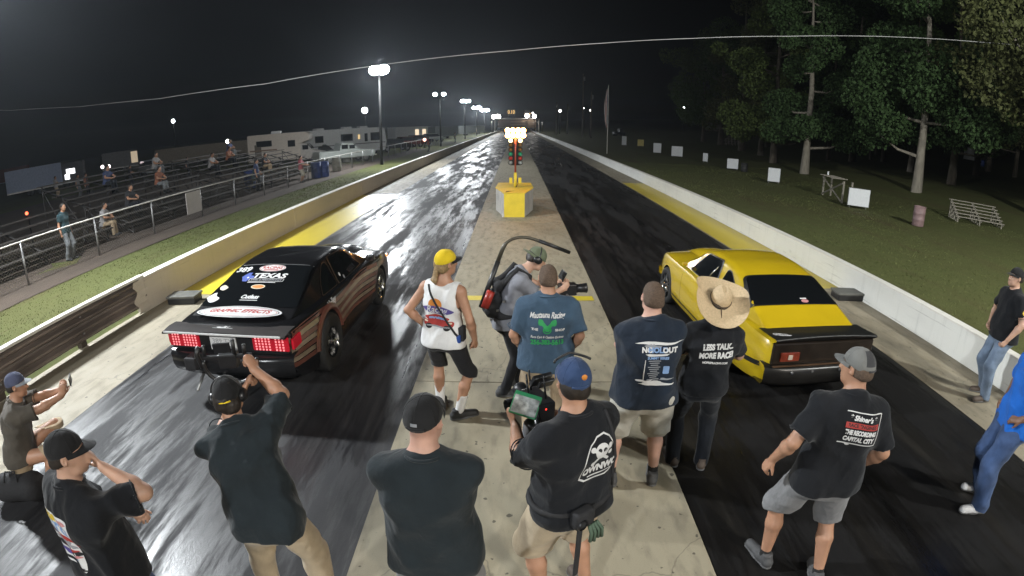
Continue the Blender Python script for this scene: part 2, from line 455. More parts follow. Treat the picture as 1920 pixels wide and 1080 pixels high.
flood_pole('flood_light', 'dark flood light pole behind the camera on the left', PX, -14, 11.5, (-0.3, 0.3), KEY * 1.2, COOL, aim=(0.8, 0.7), lens=0.3)
flood_pole('flood_light', 'tall dark pole with the nearest and largest white flood light in view', PX, 41.6, 7.6, (-0.55, 0.12), KEY * 0.5, COOL, aim=(0.45, -0.9), lens=0.46)
flood_pole('flood_light', 'second visible flood light pole with a pair of white lamps', PX, 75.5, 7.5, (-0.85, 0.4), KEY * 0.45, COOL, aim=(0.3, -1))
flood_pole('flood_light', 'third visible flood light pole down the left of the track', PX, 112, 8.1, (-0.7, 0.0, 0.7), KEY * 0.45, COOL, aim=(0.3, -1), lens=0.34)
flood_pole('flood_light', 'fourth flood light pole, in the bright row before the finish', PX, 146, 7.8, (-1.0, -0.2, 0.6), KEY * 0.45, COOL, aim=(0.3, -1), lens=0.42)
flood_pole('flood_light', 'fifth flood light pole, right beside the finish gantry glow', PX, 180, 8.0, (-1.0, 0.0, 1.0), KEY * 0.45, COOL, aim=(0.3, -1), lens=0.5)
flood_pole('flood_light', 'pole light above the starting area behind the camera on the right', 10.5, -15, 12.0, (-0.3, 0.3), KEY * 1.45, (1.0, 0.94, 0.84), aim=(-0.7, 0.8), lens=0.28, group=None)
flood_pole('flood_light', 'added unseen pole light outside the right wall, brightening the grass and trees', 13.5, -6, 11.5, (-0.3, 0.3), KEY * 3.0, (0.96, 0.98, 0.94), aim=(0.75, 0.8), lens=0.3, group=None, dz=-0.38)  # fill lamp added out of view to brighten the right grass and trees
# ------------------------------------------------------------------ implicit surfaces (for bodies, clothes, hats, soft goods)
class Field:
    def __init__(s, lo, hi, h):
        s.h = h; s.lo = np.array(lo, np.float32)
        n = np.maximum(4, np.ceil((np.array(hi) - np.array(lo)) / h).astype(int) + 1)
        s.ax = [s.lo[i] + h * np.arange(n[i], dtype=np.float32) for i in range(3)]
        s.d = np.full(n, 0.5, np.float32)
    def sub(s, lo, hi):
        sl = []
        for i in range(3):
            a = int(np.clip(np.floor((lo[i] - s.lo[i]) / s.h), 0, len(s.ax[i]) - 1)); b = int(np.clip(np.ceil((hi[i] - s.lo[i]) / s.h) + 1, a + 1, len(s.ax[i])))
            sl.append(slice(a, b))
        X = s.ax[0][sl[0]][:, None, None]; Y = s.ax[1][sl[1]][None, :, None]; Z = s.ax[2][sl[2]][None, None, :]
        return tuple(sl), X, Y, Z
    def _merge(s, sl, q, k):
        d = s.d[sl]
        if k > 0:
            hh = np.maximum(k - np.abs(d - q), 0) / k
            s.d[sl] = np.minimum(d, q) - hh * hh * (k * 0.25)
        else: s.d[sl] = np.minimum(d, q)
    def rc(s, a, b, ra, rb, k=0.03, flat=None, cut=False, caps=(), hole=None):
        """tapered capsule; flat = (axis, factor) squashes it along the axis"""
        a = np.array(a, float); b = np.array(b, float); rm = max(ra, rb); m = rm + k + 2.5 * s.h
        if flat is not None and flat[1] > 1: m = rm * flat[1] + k + 2.5 * s.h
        sl, X, Y, Z = s.sub(np.minimum(a, b) - m, np.maximum(a, b) + m)
        ba = b - a; L2 = float(ba @ ba) + 1e-12
        px, py, pz = X - a[0], Y - a[1], Z - a[2]
        t = np.clip((px * ba[0] + py * ba[1] + pz * ba[2]) / L2, 0, 1)
        qx, qy, qz = px - t * ba[0], py - t * ba[1], pz - t * ba[2]
        sc = 1.0
        if flat is not None:
            n, f = np.array(flat[0], float), flat[1]; n = n / np.linalg.norm(n)
            w = (qx * n[0] + qy * n[1] + qz * n[2]) * (1 / f - 1)
            qx, qy, qz = qx + w * n[0], qy + w * n[1], qz + w * n[2]; sc = min(1.0, f * 1.2)
        rad = np.sqrt(qx * qx + qy * qy + qz * qz)
        q = (rad - (ra + (rb - ra) * t)) * sc
        for c, n in caps:
            n = np.array(n, float); n = n / np.linalg.norm(n)
            q = np.maximum(q, (X - c[0]) * n[0] + (Y - c[1]) * n[1] + (Z - c[2]) * n[2])
        if hole is not None:      # (point, axis, radius): open the end of a sleeve or a trouser leg
            c, n, r = hole; n = np.array(n, float); n = n / np.linalg.norm(n)
            w = (X - c[0]) * n[0] + (Y - c[1]) * n[1] + (Z - c[2]) * n[2]
            q = np.maximum(q, -np.maximum(rad - r, -w))
        if cut: s.d[sl] = np.maximum(s.d[sl], -q)
        else: s._merge(sl, q.astype(np.float32), k)
    def el(s, c, r, R=None, k=0.03, cut=False):
        c = np.array(c, float); r = np.array(r, float); m = r.max() + k + 2.5 * s.h
        sl, X, Y, Z = s.sub(c - m, c + m)
        px, py, pz = X - c[0], Y - c[1], Z - c[2]
        if R is not None:
            R = np.array(R); px, py, pz = (R[0, 0] * px + R[1, 0] * py + R[2, 0] * pz, R[0, 1] * px + R[1, 1] * py + R[2, 1] * pz, R[0, 2] * px + R[1, 2] * py + R[2, 2] * pz)
        k0 = np.sqrt((px / r[0]) ** 2 + (py / r[1]) ** 2 + (pz / r[2]) ** 2)
        k1 = np.sqrt((px / r[0] ** 2) ** 2 + (py / r[1] ** 2) ** 2 + (pz / r[2] ** 2) ** 2) + 1e-9
        q = (k0 * (k0 - 1) / k1).astype(np.float32)
        if cut: s.d[sl] = np.maximum(s.d[sl], -q)
        else: s._merge(sl, q, k)
    def plane(s, c, n, rad=None):
        """keep the side the normal points away from (within rad of c)"""
        n = np.array(n, float); n = n / np.linalg.norm(n)
        lo, hi = (s.lo, [a[-1] for a in s.ax]) if rad is None else (np.array(c) - rad, np.array(c) + rad)
        sl, X, Y, Z = s.sub(lo, hi)
        q = (X - c[0]) * n[0] + (Y - c[1]) * n[1] + (Z - c[2]) * n[2]
        s.d[sl] = np.maximum(s.d[sl], q.astype(np.float32))
    def wrinkle(s, amp, seed, freq=(14, 45), n=9, squash=(1, 1, 0.7)):
        rs = np.random.RandomState(seed); X, Y, Z = s.ax[0][:, None, None], s.ax[1][None, :, None], s.ax[2][None, None, :]
        sel = np.abs(s.d) < 0.03
        ii = np.nonzero(sel); x, y, z = s.ax[0][ii[0]], s.ax[1][ii[1]], s.ax[2][ii[2]]
        tot = np.zeros(len(x), np.float32)
        wx = 0.03 * np.sin(9 * z + rs.rand() * 6) + 0.02 * np.sin(17 * y + 3 * z); wz = 0.03 * np.sin(8 * x + rs.rand() * 6)
        for _ in range(n):
            v = rs.normal(size=3) * squash; v = v / np.linalg.norm(v) * rs.uniform(*freq)
            tot += np.abs(np.sin((v[0] * (x + wx) + v[1] * y + v[2] * (z + wz)) * 0.5 + rs.rand() * 6)) - 0.64
        s.d[ii] += (tot * (amp / math.sqrt(n) * 1.6)).astype(np.float32)
    def surface(s):
        d = s.d; n = d.shape
        ins = d < 0
        c = [ins[i:n[0] - 1 + i, j:n[1] - 1 + j, k:n[2] - 1 + k] for i in (0, 1) for j in (0, 1) for k in (0, 1)]
        cnt = sum(q.astype(np.int8) for q in c)
        act = (cnt > 0) & (cnt < 8)
        idx = np.full(act.shape, -1, np.int64); I, J, K = np.nonzero(act); idx[I, J, K] = np.arange(len(I))
        P = np.zeros((len(I), 3)); W = np.zeros(len(I))
        cv = {(i, j, k): d[I + i, J + j, K + k].astype(float) for i in (0, 1) for j in (0, 1) for k in (0, 1)}
        for axis in range(3):
            for u in (0, 1):
                for v in (0, 1):
                    p0 = [u, v]; p0.insert(axis, 0); p1 = [u, v]; p1.insert(axis, 1)
                    a, b = cv[tuple(p0)], cv[tuple(p1)]; m = (a < 0) != (b < 0)
                    t = np.where(m, a / np.where(m, a - b, 1), 0)
                    q = np.zeros((len(I), 3)); q[:] = p0; q[:, axis] = t
                    P += q * m[:, None]; W += m
        P = P / W[:, None] + np.stack([I, J, K], 1)
        V = P * s.h + s.lo
        F = []
        for axis in range(3):
            sa = [slice(None)] * 3; sb = [slice(None)] * 3; sa[axis] = slice(0, -1); sb[axis] = slice(1, None)
            A, B = ins[tuple(sa)], ins[tuple(sb)]
            o1, o2 = (axis + 1) % 3, (axis + 2) % 3
            E = np.nonzero(A != B); E = np.stack(E, 1)
            ok = (E[:, o1] > 0) & (E[:, o2] > 0) & (E[:, o1] < n[o1] - 1) & (E[:, o2] < n[o2] - 1); E = E[ok]
            fl = A[E[:, 0], E[:, 1], E[:, 2]]
            def cell(d1, d2):
                q = E.copy(); q[:, o1] -= d1; q[:, o2] -= d2; return idx[q[:, 0], q[:, 1], q[:, 2]]
            f = np.stack([cell(1, 1), cell(0, 1), cell(0, 0), cell(1, 0)], 1)
            f[~fl] = f[~fl][:, ::-1]; F.append(f)
        F = np.concatenate(F); F = F[(F >= 0).all(1)]
        return V, F
    def build(s, name, m, parent=None, scale=1.0, relax=1, shade=None):
        V, F = s.surface()
        for _ in range(relax):
            acc = np.zeros_like(V); cnt = np.zeros(len(V))
            for a, b in ((0, 1), (1, 2), (2, 3), (3, 0)):
                np.add.at(acc, F[:, a], V[F[:, b]]); np.add.at(cnt, F[:, a], 1)
                np.add.at(acc, F[:, b], V[F[:, a]]); np.add.at(cnt, F[:, b], 1)
            V = 0.5 * V + 0.5 * acc / np.maximum(cnt, 1)[:, None]
        me = bpy.data.meshes.new(name)
        me.vertices.add(len(V)); me.vertices.foreach_set('co', (V * scale).ravel())
        me.loops.add(F.size); me.loops.foreach_set('vertex_index', F.ravel())
        me.polygons.add(len(F)); me.polygons.foreach_set('loop_start', np.arange(0, F.size, 4)); me.polygons.foreach_set('loop_total', np.full(len(F), 4))
        me.update(calc_edges=True)
        o = mesh_obj(name, me, None if isinstance(m, list) else m, parent, True)
        if isinstance(m, list):
            for q in m: me.materials.append(q)
            cen = V[F].mean(1); me.polygons.foreach_set('material_index', shade(cen).astype(np.int32))
        return o

# ------------------------------------------------------------------ prints on cloth and paint
def text_mesh(body, size=0.1, bold=0.0, shear=0.0, spacing=1.0, align='CENTER', width=None):
    cu = bpy.data.curves.new('t', 'FONT'); cu.body = body; cu.size = size; cu.align_x = align; cu.align_y = 'CENTER'
    cu.offset = bold; cu.shear = shear; cu.space_character = spacing; cu.resolution_u = 3
    ob = bpy.data.objects.new('t', cu); COL.objects.link(ob)
    me = bpy.data.meshes.new_from_object(ob)
    V = [tuple(v.co)[:2] for v in me.vertices]; F = [tuple(p.vertices) for p in me.polygons]
    bpy.data.objects.remove(ob); bpy.data.curves.remove(cu); bpy.data.meshes.remove(me)
    if width and V:
        xs = [v[0] for v in V]; k = width / max(1e-6, max(xs) - min(xs)); c = (max(xs) + min(xs)) / 2
        V = [((v[0] - c) * k, v[1]) for v in V]
    return V, F
def shape_rect(w, h, r=0.0, n=4):
    if r <= 0: return [(-w / 2, -h / 2), (w / 2, -h / 2), (w / 2, h / 2), (-w / 2, h / 2)]
    out = []
    for cx, cy, a0 in ((w / 2 - r, -h / 2 + r, -90), (w / 2 - r, h / 2 - r, 0), (-w / 2 + r, h / 2 - r, 90), (-w / 2 + r, -h / 2 + r, 180)):
        for k in range(n + 1):
            a = math.radians(a0 + 90 * k / n); out.append((cx + r * math.cos(a), cy + r * math.sin(a)))
    return out
def shape_ell(rx, ry, n=28): return [(rx * math.cos(2 * math.pi * k / n), ry * math.sin(2 * math.pi * k / n)) for k in range(n)]
def shape_ring(pts, k):
    """outline of a closed polygon, k = inner scale"""
    n = len(pts); V = list(pts) + [(p[0] * k[0], p[1] * k[1]) for p in pts]
    return V, [(i, (i + 1) % n, n + (i + 1) % n, n + i) for i in range(n)]
def shape_blob(rx, ry, seed, rough=0.25, n=22):
    r_ = random.Random(seed); ph = [r_.random() * 6.3 for _ in range(4)]
    return [((rx * (1 + rough * sum(math.sin((j + 2) * a + ph[j]) / (j + 1) for j in range(4)))) * math.cos(a), (ry * (1 + rough * sum(math.cos((j + 2) * a + ph[j]) / (j + 1) for j in range(4)))) * math.sin(a)) for a in [2 * math.pi * k / n for k in range(n)]]
class Print:
    """flat print laid on a surface: 2-d pieces in (u,v) are dropped on a target mesh"""
    def __init__(s): s.items = []
    def text(s, body, x, y, size, m, rot=0.0, **kw): s.items.append((*text_mesh(body, size, **kw), x, y, rot, m)); return s
    def poly(s, pts, x, y, m, rot=0.0): s.items.append((pts, [tuple(range(len(pts)))], x, y, rot, m)); return s
    def mesh(s, V, F, x, y, m, rot=0.0): s.items.append((V, F, x, y, rot, m)); return s
    def apply(s, name, target, origin, U, Vv, D, parent, lift=0.003, reach=1.0, maxedge=0.03):
        """origin, U, V, D in the target's local space: piece (u,v) -> ray from origin+u*U+v*V-D*reach along D"""
        me = target.data; bvh = BVHTree.FromPolygons([v.co for v in me.vertices], [tuple(p.vertices) for p in me.polygons])
        O, U, Vv, D = Vector(origin), Vector(U).normalized(), Vector(Vv).normalized(), Vector(D).normalized()
        mats = []; out = MB()
        for layer, (V, F, x, y, rot, m) in enumerate(s.items):
            if m not in mats: mats.append(m)
            bm = bmesh.new(); vs = [bm.verts.new((p[0], p[1], 0)) for p in V]
            for f in F:
                try: bm.faces.new([vs[i] for i in f])
                except ValueError: pass
            bmesh.ops.triangulate(bm, faces=[f for f in bm.faces if len(f.verts) > 4])
            for _ in range(4):
                es = [e for e in bm.edges if e.calc_length() > maxedge]
                if not es: break
                bmesh.ops.subdivide_edges(bm, edges=es, cuts=1); bmesh.ops.triangulate(bm, faces=[f for f in bm.faces if len(f.verts) > 4])
            bm.verts.index_update(); c, sn = math.cos(rot), math.sin(rot); vv = []; good = []
            for v in bm.verts:
                u, w = x + c * v.co.x - sn * v.co.y, y + sn * v.co.x + c * v.co.y
                st = O + U * u + Vv * w - D * reach
                hit = bvh.ray_cast(st, D, reach * 2 + 1)
                if hit[0] is None: vv.append(st + D * reach); good.append(False)
                else:
                    nn = hit[1] if hit[1].dot(D) < 0 else -hit[1]
                    vv.append(hit[0] + nn * (lift + layer * 0.00025)); good.append(True)
            fs = [tuple(v.index for v in f.verts) for f in bm.faces if all(good[v.index] for v in f.verts)]
            out.add(vv, fs, mats.index(m)); bm.free()
        return tag(out.build(name, mats if len(mats) > 1 else mats[0], parent, True), kind='stuff')
INK = {k: mat('ink_' + k, c, 0.7, 0, 0.06, 30) for k, c in dict(white=(0.62, 0.62, 0.62), cream=(0.6, 0.55, 0.42), red=(0.35, 0.035, 0.03), green=(0.02, 0.28, 0.08), blue=(0.03, 0.07, 0.35), purple=(0.09, 0.07, 0.25), orange=(0.55, 0.2, 0.03), yellow=(0.6, 0.42, 0.03), grey=(0.25, 0.26, 0.28), black=(0.012, 0.012, 0.014), lightblue=(0.2, 0.32, 0.55), pink=(0.5, 0.22, 0.22)).items()}
# ------------------------------------------------------------------ people
def skin_mat(name, col):
    m = mat(name, col, 0.5, 0, 0.12, 9, 0.08, 120)
    b = m.node_tree.nodes['Principled BSDF']
    b.inputs['Subsurface Weight'].default_value = 0.08; b.inputs['Subsurface Radius'].default_value = (0.02, 0.008, 0.004); b.inputs['Subsurface Scale'].default_value = 0.5
    return m
SKIN = {'light': skin_mat('skin_light', (0.50, 0.30, 0.215)), 'tan': skin_mat('skin_tan', (0.40, 0.215, 0.135)), 'brown': skin_mat('skin_brown', (0.22, 0.115, 0.07)), 'pink': skin_mat('skin_pink', (0.53, 0.31, 0.235))}
def cloth(name, col, var=0.18, rough=0.9):
    m = mat('cloth_' + name, col, rough, 0, var, 7, 0.25, 22, spec=0.2)
    nt = m.node_tree; b = nt.nodes['Principled BSDF']; b.inputs['Sheen Weight'].default_value = 0.12
    bp = [n for n in nt.nodes if n.type == 'BUMP'][0]; tc = [n for n in nt.nodes if n.type == 'TEX_COORD'][0]
    mp = nt.nodes.new('ShaderNodeMapping'); mp.inputs['Scale'].default_value = (1.0, 1.0, 0.55); mp.inputs['Rotation'].default_value = (0.3, 0.5, 0.2)
    n = nt.nodes.new('ShaderNodeTexNoise'); n.inputs['Scale'].default_value = 7.5; n.inputs['Detail'].default_value = 3.0; n.inputs['Distortion'].default_value = 1.6; n.noise_type = 'RIDGED_MULTIFRACTAL'
    b2 = nt.nodes.new('ShaderNodeBump'); b2.inputs['Strength'].default_value = 0.55; b2.inputs['Distance'].default_value = 0.016
    nt.links.new(tc.outputs['Object'], mp.inputs[0]); nt.links.new(mp.outputs[0], n.inputs['Vector']); nt.links.new(n.outputs['Fac'], b2.inputs['Height']); nt.links.new(bp.outputs[0], b2.inputs['Normal']); nt.links.new(b2.outputs[0], b.inputs['Normal'])
    return m
def rotm(yaw=0, pitch=0, roll=0):
    """yaw left +, pitch down +, roll to the right +  (degrees)"""
    a, b, c = map(math.radians, (yaw, pitch, roll))
    return np.array(Matrix.Rotation(a, 3, 'Z') @ Matrix.Rotation(-b, 3, 'X') @ Matrix.Rotation(c, 3, 'Y'))
def ik(a, t, l1, l2, hint):
    a, t, hint = np.array(a, float), np.array(t, float), np.array(hint, float)
    d = t - a; L_ = np.linalg.norm(d); u = d / L_
    if L_ > (l1 + l2) * 0.995: L_ = (l1 + l2) * 0.995; t = a + u * L_
    x = (L_ * L_ + l1 * l1 - l2 * l2) / (2 * L_); hgt = math.sqrt(max(0, l1 * l1 - x * x))
    w = hint - u * (hint @ u); w = w / (np.linalg.norm(w) + 1e-9)
    return a + u * x + w * hgt, t
def hand_prims(F, wrist, fdir, pdir, side, curl=0.4, k=0.006, thumb_in=0.5):
    """fdir: along the fingers; pdir: the way the palm faces; side: +1 right hand, -1 left"""
    f = np.array(fdir, float); f /= np.linalg.norm(f); p = np.array(pdir, float); p -= f * (p @ f); p /= np.linalg.norm(p)
    o = np.cross(f, p) * side          # towards the little finger
    o = -o if False else o
    pc = wrist + f * 0.05
    F.rc(wrist + f * 0.005, wrist + f * 0.085, 0.030, 0.040, 0.02, flat=(p, 0.42))
    F.rc(wrist + f * 0.03 + p * 0.006 - o * 0.02, wrist + f * 0.055 + p * 0.008 - o * 0.024, 0.018, 0.016, 0.01)
    for i, (off, ln, bs) in enumerate(((-0.030, 0.070, 0.083), (-0.010, 0.080, 0.089), (0.011, 0.074, 0.086), (0.030, 0.058, 0.078))):
        b0 = wrist + f * bs + o * off; sp = o * (off * 0.25)
        c1 = curl * (1.0 + 0.12 * i); l1 = ln * 0.48; l2 = ln * 0.32; l3 = ln * 0.25
        d1 = f * math.cos(c1) + p * math.sin(c1) + sp * 3; d2 = f * math.cos(2.1 * c1) + p * math.sin(2.1 * c1); d3 = f * math.cos(2.9 * c1) + p * math.sin(2.9 * c1)
        j1 = b0 + d1 * l1; j2 = j1 + d2 * l2; j3 = j2 + d3 * l3
        F.rc(b0 - f * 0.012, j1, 0.0105, 0.0098, k); F.rc(j1, j2, 0.0098, 0.009, 0.004); F.rc(j2, j3, 0.009, 0.0078, 0.004)
    t0 = wrist + f * 0.028 - o * 0.03 + p * 0.004
    td = f * 0.75 - o * (0.75 - 0.5 * thumb_in) + p * (0.25 + 0.5 * thumb_in); td /= np.linalg.norm(td)
    t1 = t0 + td * 0.042; td2 = td * 0.8 + f * 0.35 + p * 0.35 * thumb_in; td2 /= np.linalg.norm(td2)
    F.rc(t0, t1, 0.0135, 0.0115, 0.012); F.rc(t1, t1 + td2 * 0.034, 0.0115, 0.009, 0.004)
class Pose: pass
def make_pose(P):
    q = Pose(); g = P.get('girth', 1.0); q.g = g
    q.hip = np.array([P.get('hipx', 0.0), P.get('hipy', 0.0), P.get('hipz', 0.95)])
    lx, ly = P.get('lean', (0, 0)); tw = math.radians(P.get('twist', 0)); ht = math.radians(P.get('hiptwist', 0))
    up = 0.55; nz = math.sqrt(max(0.02, up * up - lx * lx - ly * ly))
    q.neck = q.hip + np.array([lx, ly, nz]); q.chest = q.hip + np.array([lx, ly, nz]) * 0.60 + np.array([0, -0.012 - 0.1 * abs(ly) * 0.3, 0]); q.waist = q.hip + np.array([lx, ly, nz]) * 0.26
    ax = (q.neck - q.hip) / np.linalg.norm(q.neck - q.hip); q.ax = ax
    sx = np.array([math.cos(tw), math.sin(tw), 0]); sx -= ax * (sx @ ax); sx /= np.linalg.norm(sx); q.sx = sx; q.sy = np.cross(ax, sx)
    hx = np.array([math.cos(ht), math.sin(ht), 0]); q.hx = hx
    sw = P.get('shoulder', 0.19); sh = P.get('shrug', (0, 0))
    q.sho = {1: q.neck + sx * sw - ax * (0.092 - sh[1]) , -1: q.neck - sx * sw - ax * (0.092 - sh[0])}
    q.sho = {k: v - q.sy * 0.01 + q.sy * P.get('round', 0.0) for k, v in q.sho.items()}
    q.hipj = {1: q.hip + hx * 0.095 - np.array([0, 0, 0.03]), -1: q.hip - hx * 0.095 - np.array([0, 0, 0.03])}
    q.elb, q.wri, q.kne, q.ank, q.toe = {}, {}, {}, {}, {}
    for s, key in ((1, 'armR'), (-1, 'armL')):
        a = P.get(key, {}); t = np.array(a.get('to', (s * 0.27, 0.02, 0.88))); hint = a.get('hint', (s * 0.5, -1.0, -0.2))
        q.elb[s], q.wri[s] = ik(q.sho[s], t, 0.29, 0.255, hint)
    for s, key in ((1, 'footR'), (-1, 'footL')):
        fx, fy, yaw = P.get(key, (s * 0.13, 0, -s * 10))[:3]; fz = P.get('footz', {}).get(s, 0)
        yr = math.radians(yaw); fwd = np.array([-math.sin(yr), math.cos(yr), 0]); q.toe[s] = fwd
        an = np.array([fx, fy, 0.085 + fz]); q.kne[s], q.ank[s] = ik(q.hipj[s], an, 0.45, 0.43, P.get('knee' + ('R' if s > 0 else 'L'), tuple(fwd + np.array([s * 0.1, 0, 0]))))
    q.hR = rotm(*P.get('head', (0, 0, 0))); nb = np.array([0, 0.015, 0]) @ np.eye(3)
    hb = q.neck + ax * 0.045 + np.array(P.get('headoff', (0, 0.02, 0)))
    q.hc = hb + q.hR @ np.array([0, 0.022, 0.125]); q.hbase = hb
    return q
def body_field(q, P, h):
    pts = [q.hip, q.hc + [0, 0, 0.16], q.hc - [0.13, 0.16, 0], q.hc + [0.13, 0.16, 0]] + [q.elb[s] for s in (1, -1)] + [q.wri[s] for s in (1, -1)] + [q.kne[s] for s in (1, -1)] + [q.ank[s] for s in (1, -1)] + [q.sho[s] for s in (1, -1)]
    lo = np.min(pts, 0) - [0.22, 0.22, 0.1]; hi = np.max(pts, 0) + [0.22, 0.22, 0.06]
    if not P.get('full', True): lo[2] = q.hip[2] - 0.2
    F = Field(lo, hi, h); g = q.g; by = P.get('belly', 0.0)
    # torso
    F.rc(q.hip - q.hx * 0.07, q.hip + q.hx * 0.07, 0.108 * g, 0.108 * g, 0.03)
    F.rc(q.waist - q.sx * 0.055 + q.sy * 0.03 * by, q.waist + q.sx * 0.055 + q.sy * 0.03 * by, 0.10 * g, 0.10 * g, 0.08)
    F.rc(q.chest - q.sx * 0.075, q.chest + q.sx * 0.075, 0.112 * g, 0.112 * g, 0.08)
    F.rc(q.sho[-1], q.sho[1], 0.052, 0.052, 0.05)
    F.rc(q.neck - q.ax * 0.05, q.hbase + q.hR @ np.array([0, 0, 0.06]), 0.066 * g ** 0.5, 0.058 * g ** 0.5, 0.035)
    for s in (1, -1):
        F.rc(q.neck + q.ax * 0.0, q.sho[s] * 0.85 + q.neck * 0.15, 0.05, 0.05, 0.045)
        F.rc(q.sho[s], q.elb[s], 0.054 * g ** 0.6, 0.043 * g ** 0.5, 0.03)
        m = q.elb[s] * 0.72 + q.wri[s] * 0.28
        F.rc(q.elb[s], m, 0.041 * g ** 0.5, 0.046 * g ** 0.5, 0.02); F.rc(m, q.wri[s], 0.046 * g ** 0.5, 0.029, 0.02)
        a = P.get('armR' if s > 0 else 'armL', {}); fa = (q.wri[s] - q.elb[s]); fa /= np.linalg.norm(fa)
        fd = np.array(a.get('fdir', fa)); pdir = a.get('palm', (-s, 0.1, 0))
        hand_prims(F, q.wri[s], fd, pdir, s, a.get('curl', 0.35), thumb_in=a.get('thumb', 0.4))
        if P.get('full', True):
            g = q.g * P.get('legslim', 1.0)
            F.rc(q.hipj[s], q.kne[s], 0.084 * g, 0.056 * g ** 0.6, 0.03)
            c = q.kne[s] * 0.68 + q.ank[s] * 0.32 - q.toe[s] * 0.012
            F.rc(q.kne[s], c, 0.054 * g ** 0.5, 0.060 * g ** 0.6, 0.02); F.rc(c, q.ank[s], 0.060 * g ** 0.6, 0.036, 0.02)
            g = q.g
            F.rc(q.ank[s] - [0, 0, 0.04] - q.toe[s] * 0.03, q.ank[s] - [0, 0, 0.05] + q.toe[s] * 0.14, 0.036, 0.03, 0.03)
    # head
    R = q.hR; c = q.hc; X = lambda *v: c + R @ np.array(v, float)
    F.el(X(0, -0.012, 0.018), (0.077, 0.098, 0.095), R, 0.02)
    F.el(X(0, 0.025, -0.035), (0.064, 0.072, 0.085), R, 0.03)
    F.rc(X(-0.03, 0.045, -0.085), X(0.03, 0.045, -0.085), 0.030, 0.030, 0.03)
    F.rc(X(0, 0.068, -0.105), X(0, 0.070, -0.105), 0.018, 0.018, 0.02)
    F.rc(X(-0.035, 0.072, 0.018), X(0.035, 0.072, 0.018), 0.015, 0.015, 0.015)
    F.rc(X(0, 0.090, 0.005), X(0, 0.112, -0.030), 0.009, 0.0145, 0.012); F.rc(X(-0.012, 0.100, -0.034), X(0.012, 0.100, -0.034), 0.009, 0.009, 0.008)
    F.rc(X(-0.02, 0.086, -0.064), X(0.02, 0.086, -0.064), 0.0085, 0.0085, 0.006); F.rc(X(-0.017, 0.084, -0.077), X(0.017, 0.084, -0.077), 0.0095, 0.0095, 0.006)
    for s in (1, -1):
        F.el(X(s * 0.033, 0.088, 0.000), (0.016, 0.012, 0.010), R, 0.004, cut=True)
        F.el(X(s * 0.033, 0.076, 0.000), (0.0125, 0.0125, 0.0125), R, 0.003)
        Re = R @ rotm(s * -22, 0, 0)
        F.el(X(s * 0.080, -0.010, -0.008), (0.010, 0.021, 0.033), Re, 0.008); F.el(X(s * 0.087, -0.004, -0.002), (0.006, 0.011, 0.018), Re, 0.002, cut=True)
    return F
def shirt_field(q, P, C, h=0.011):
    e = C.get('ease', 0.02); g = q.g; by = P.get('belly', 0.0); hem = C.get('hem', 0.10)
    pts = [q.hip, q.neck] + [q.elb[s] for s in (1, -1)] + [q.sho[s] for s in (1, -1)]
    lo = np.min(pts, 0) - [0.27, 0.27, 0.2]; hi = np.max(pts, 0) + [0.27, 0.27, 0.14]
    F = Field(lo, hi, h)
    b = q.hip - np.array([0, 0, hem])
    F.rc(b - q.hx * 0.085 - q.sy * 0.012, b + q.hx * 0.085 - q.sy * 0.012, (0.120 + e) * g, (0.120 + e) * g, 0.03)
    F.rc(q.hip - q.hx * 0.082 - q.sy * 0.008, q.hip + q.hx * 0.082 - q.sy * 0.008, (0.116 + e) * g, (0.116 + e) * g, 0.07)
    wf = q.sy * 0.045 * by
    F.rc(q.waist - q.sx * 0.066 + wf, q.waist + q.sx * 0.066 + wf, (0.106 + e + 0.02 * by) * g, (0.106 + e + 0.02 * by) * g, 0.09)
    F.rc(q.chest - q.sx * 0.08, q.chest + q.sx * 0.08, (0.122 + e * 0.6) * g, (0.122 + e * 0.6) * g, 0.09)
    up = q.chest * 0.45 + q.neck * 0.55
    F.rc(up - q.sx * 0.10 - q.sy * 0.015, up + q.sx * 0.10 - q.sy * 0.015, 0.10 * g, 0.10 * g, 0.08)
    F.rc(q.sho[-1], q.sho[1], 0.061 + e * 0.25, 0.061 + e * 0.25, 0.05)
    if C.get('sleeve', 0.66) > 0: F.rc(q.neck - q.ax * 0.07 - q.sy * 0.006, q.neck - q.ax * 0.012 - q.sy * 0.006, 0.086 * g ** 0.5, 0.082 * g ** 0.5, 0.04, caps=[(q.neck + q.ax * 0.022, q.ax - q.sy * -0.35)])
    sl = C.get('sleeve', 0.66)
    for s in (1, -1):
        if sl > 0:
            F.rc(q.neck - q.ax * 0.012, q.sho[s] * 0.9 + q.neck * 0.1, 0.058, 0.06, 0.045)
            u = q.elb[s] - q.sho[s]; L_ = np.linalg.norm(u); u = u / L_; en = q.sho[s] + u * L_ * min(sl, 1.0)
            F.rc(q.sho[s], en + u * 0.05, (0.060 + e * 0.5) * g ** 0.5, (0.056 + e * 0.8) * g ** 0.5, 0.05, caps=[(en, u)], hole=(en - u * 0.03, u, (0.047 + e * 0.4) * g ** 0.5))
        else:
            F.rc(q.neck - q.ax * 0.02, q.sho[s] * 0.6 + q.neck * 0.4, 0.056, 0.052, 0.04)
    amp = C.get('fold', 0.008) * 1.5
    F.wrinkle(amp, C.get('seed', 3))
    F.plane(b, (0, C.get('hemtilt', 0.0), -1), None)
    if sl <= 0:
        for s in (1, -1):
            F.el(q.sho[s] + q.sx * s * 0.035 - q.ax * 0.05, (0.085, 0.10, 0.15), None, 0, cut=True)
        F.el(q.neck + q.ax * 0.04 - q.sy * 0.05, (0.09, 0.10, 0.085), None, 0, cut=True)
    return F
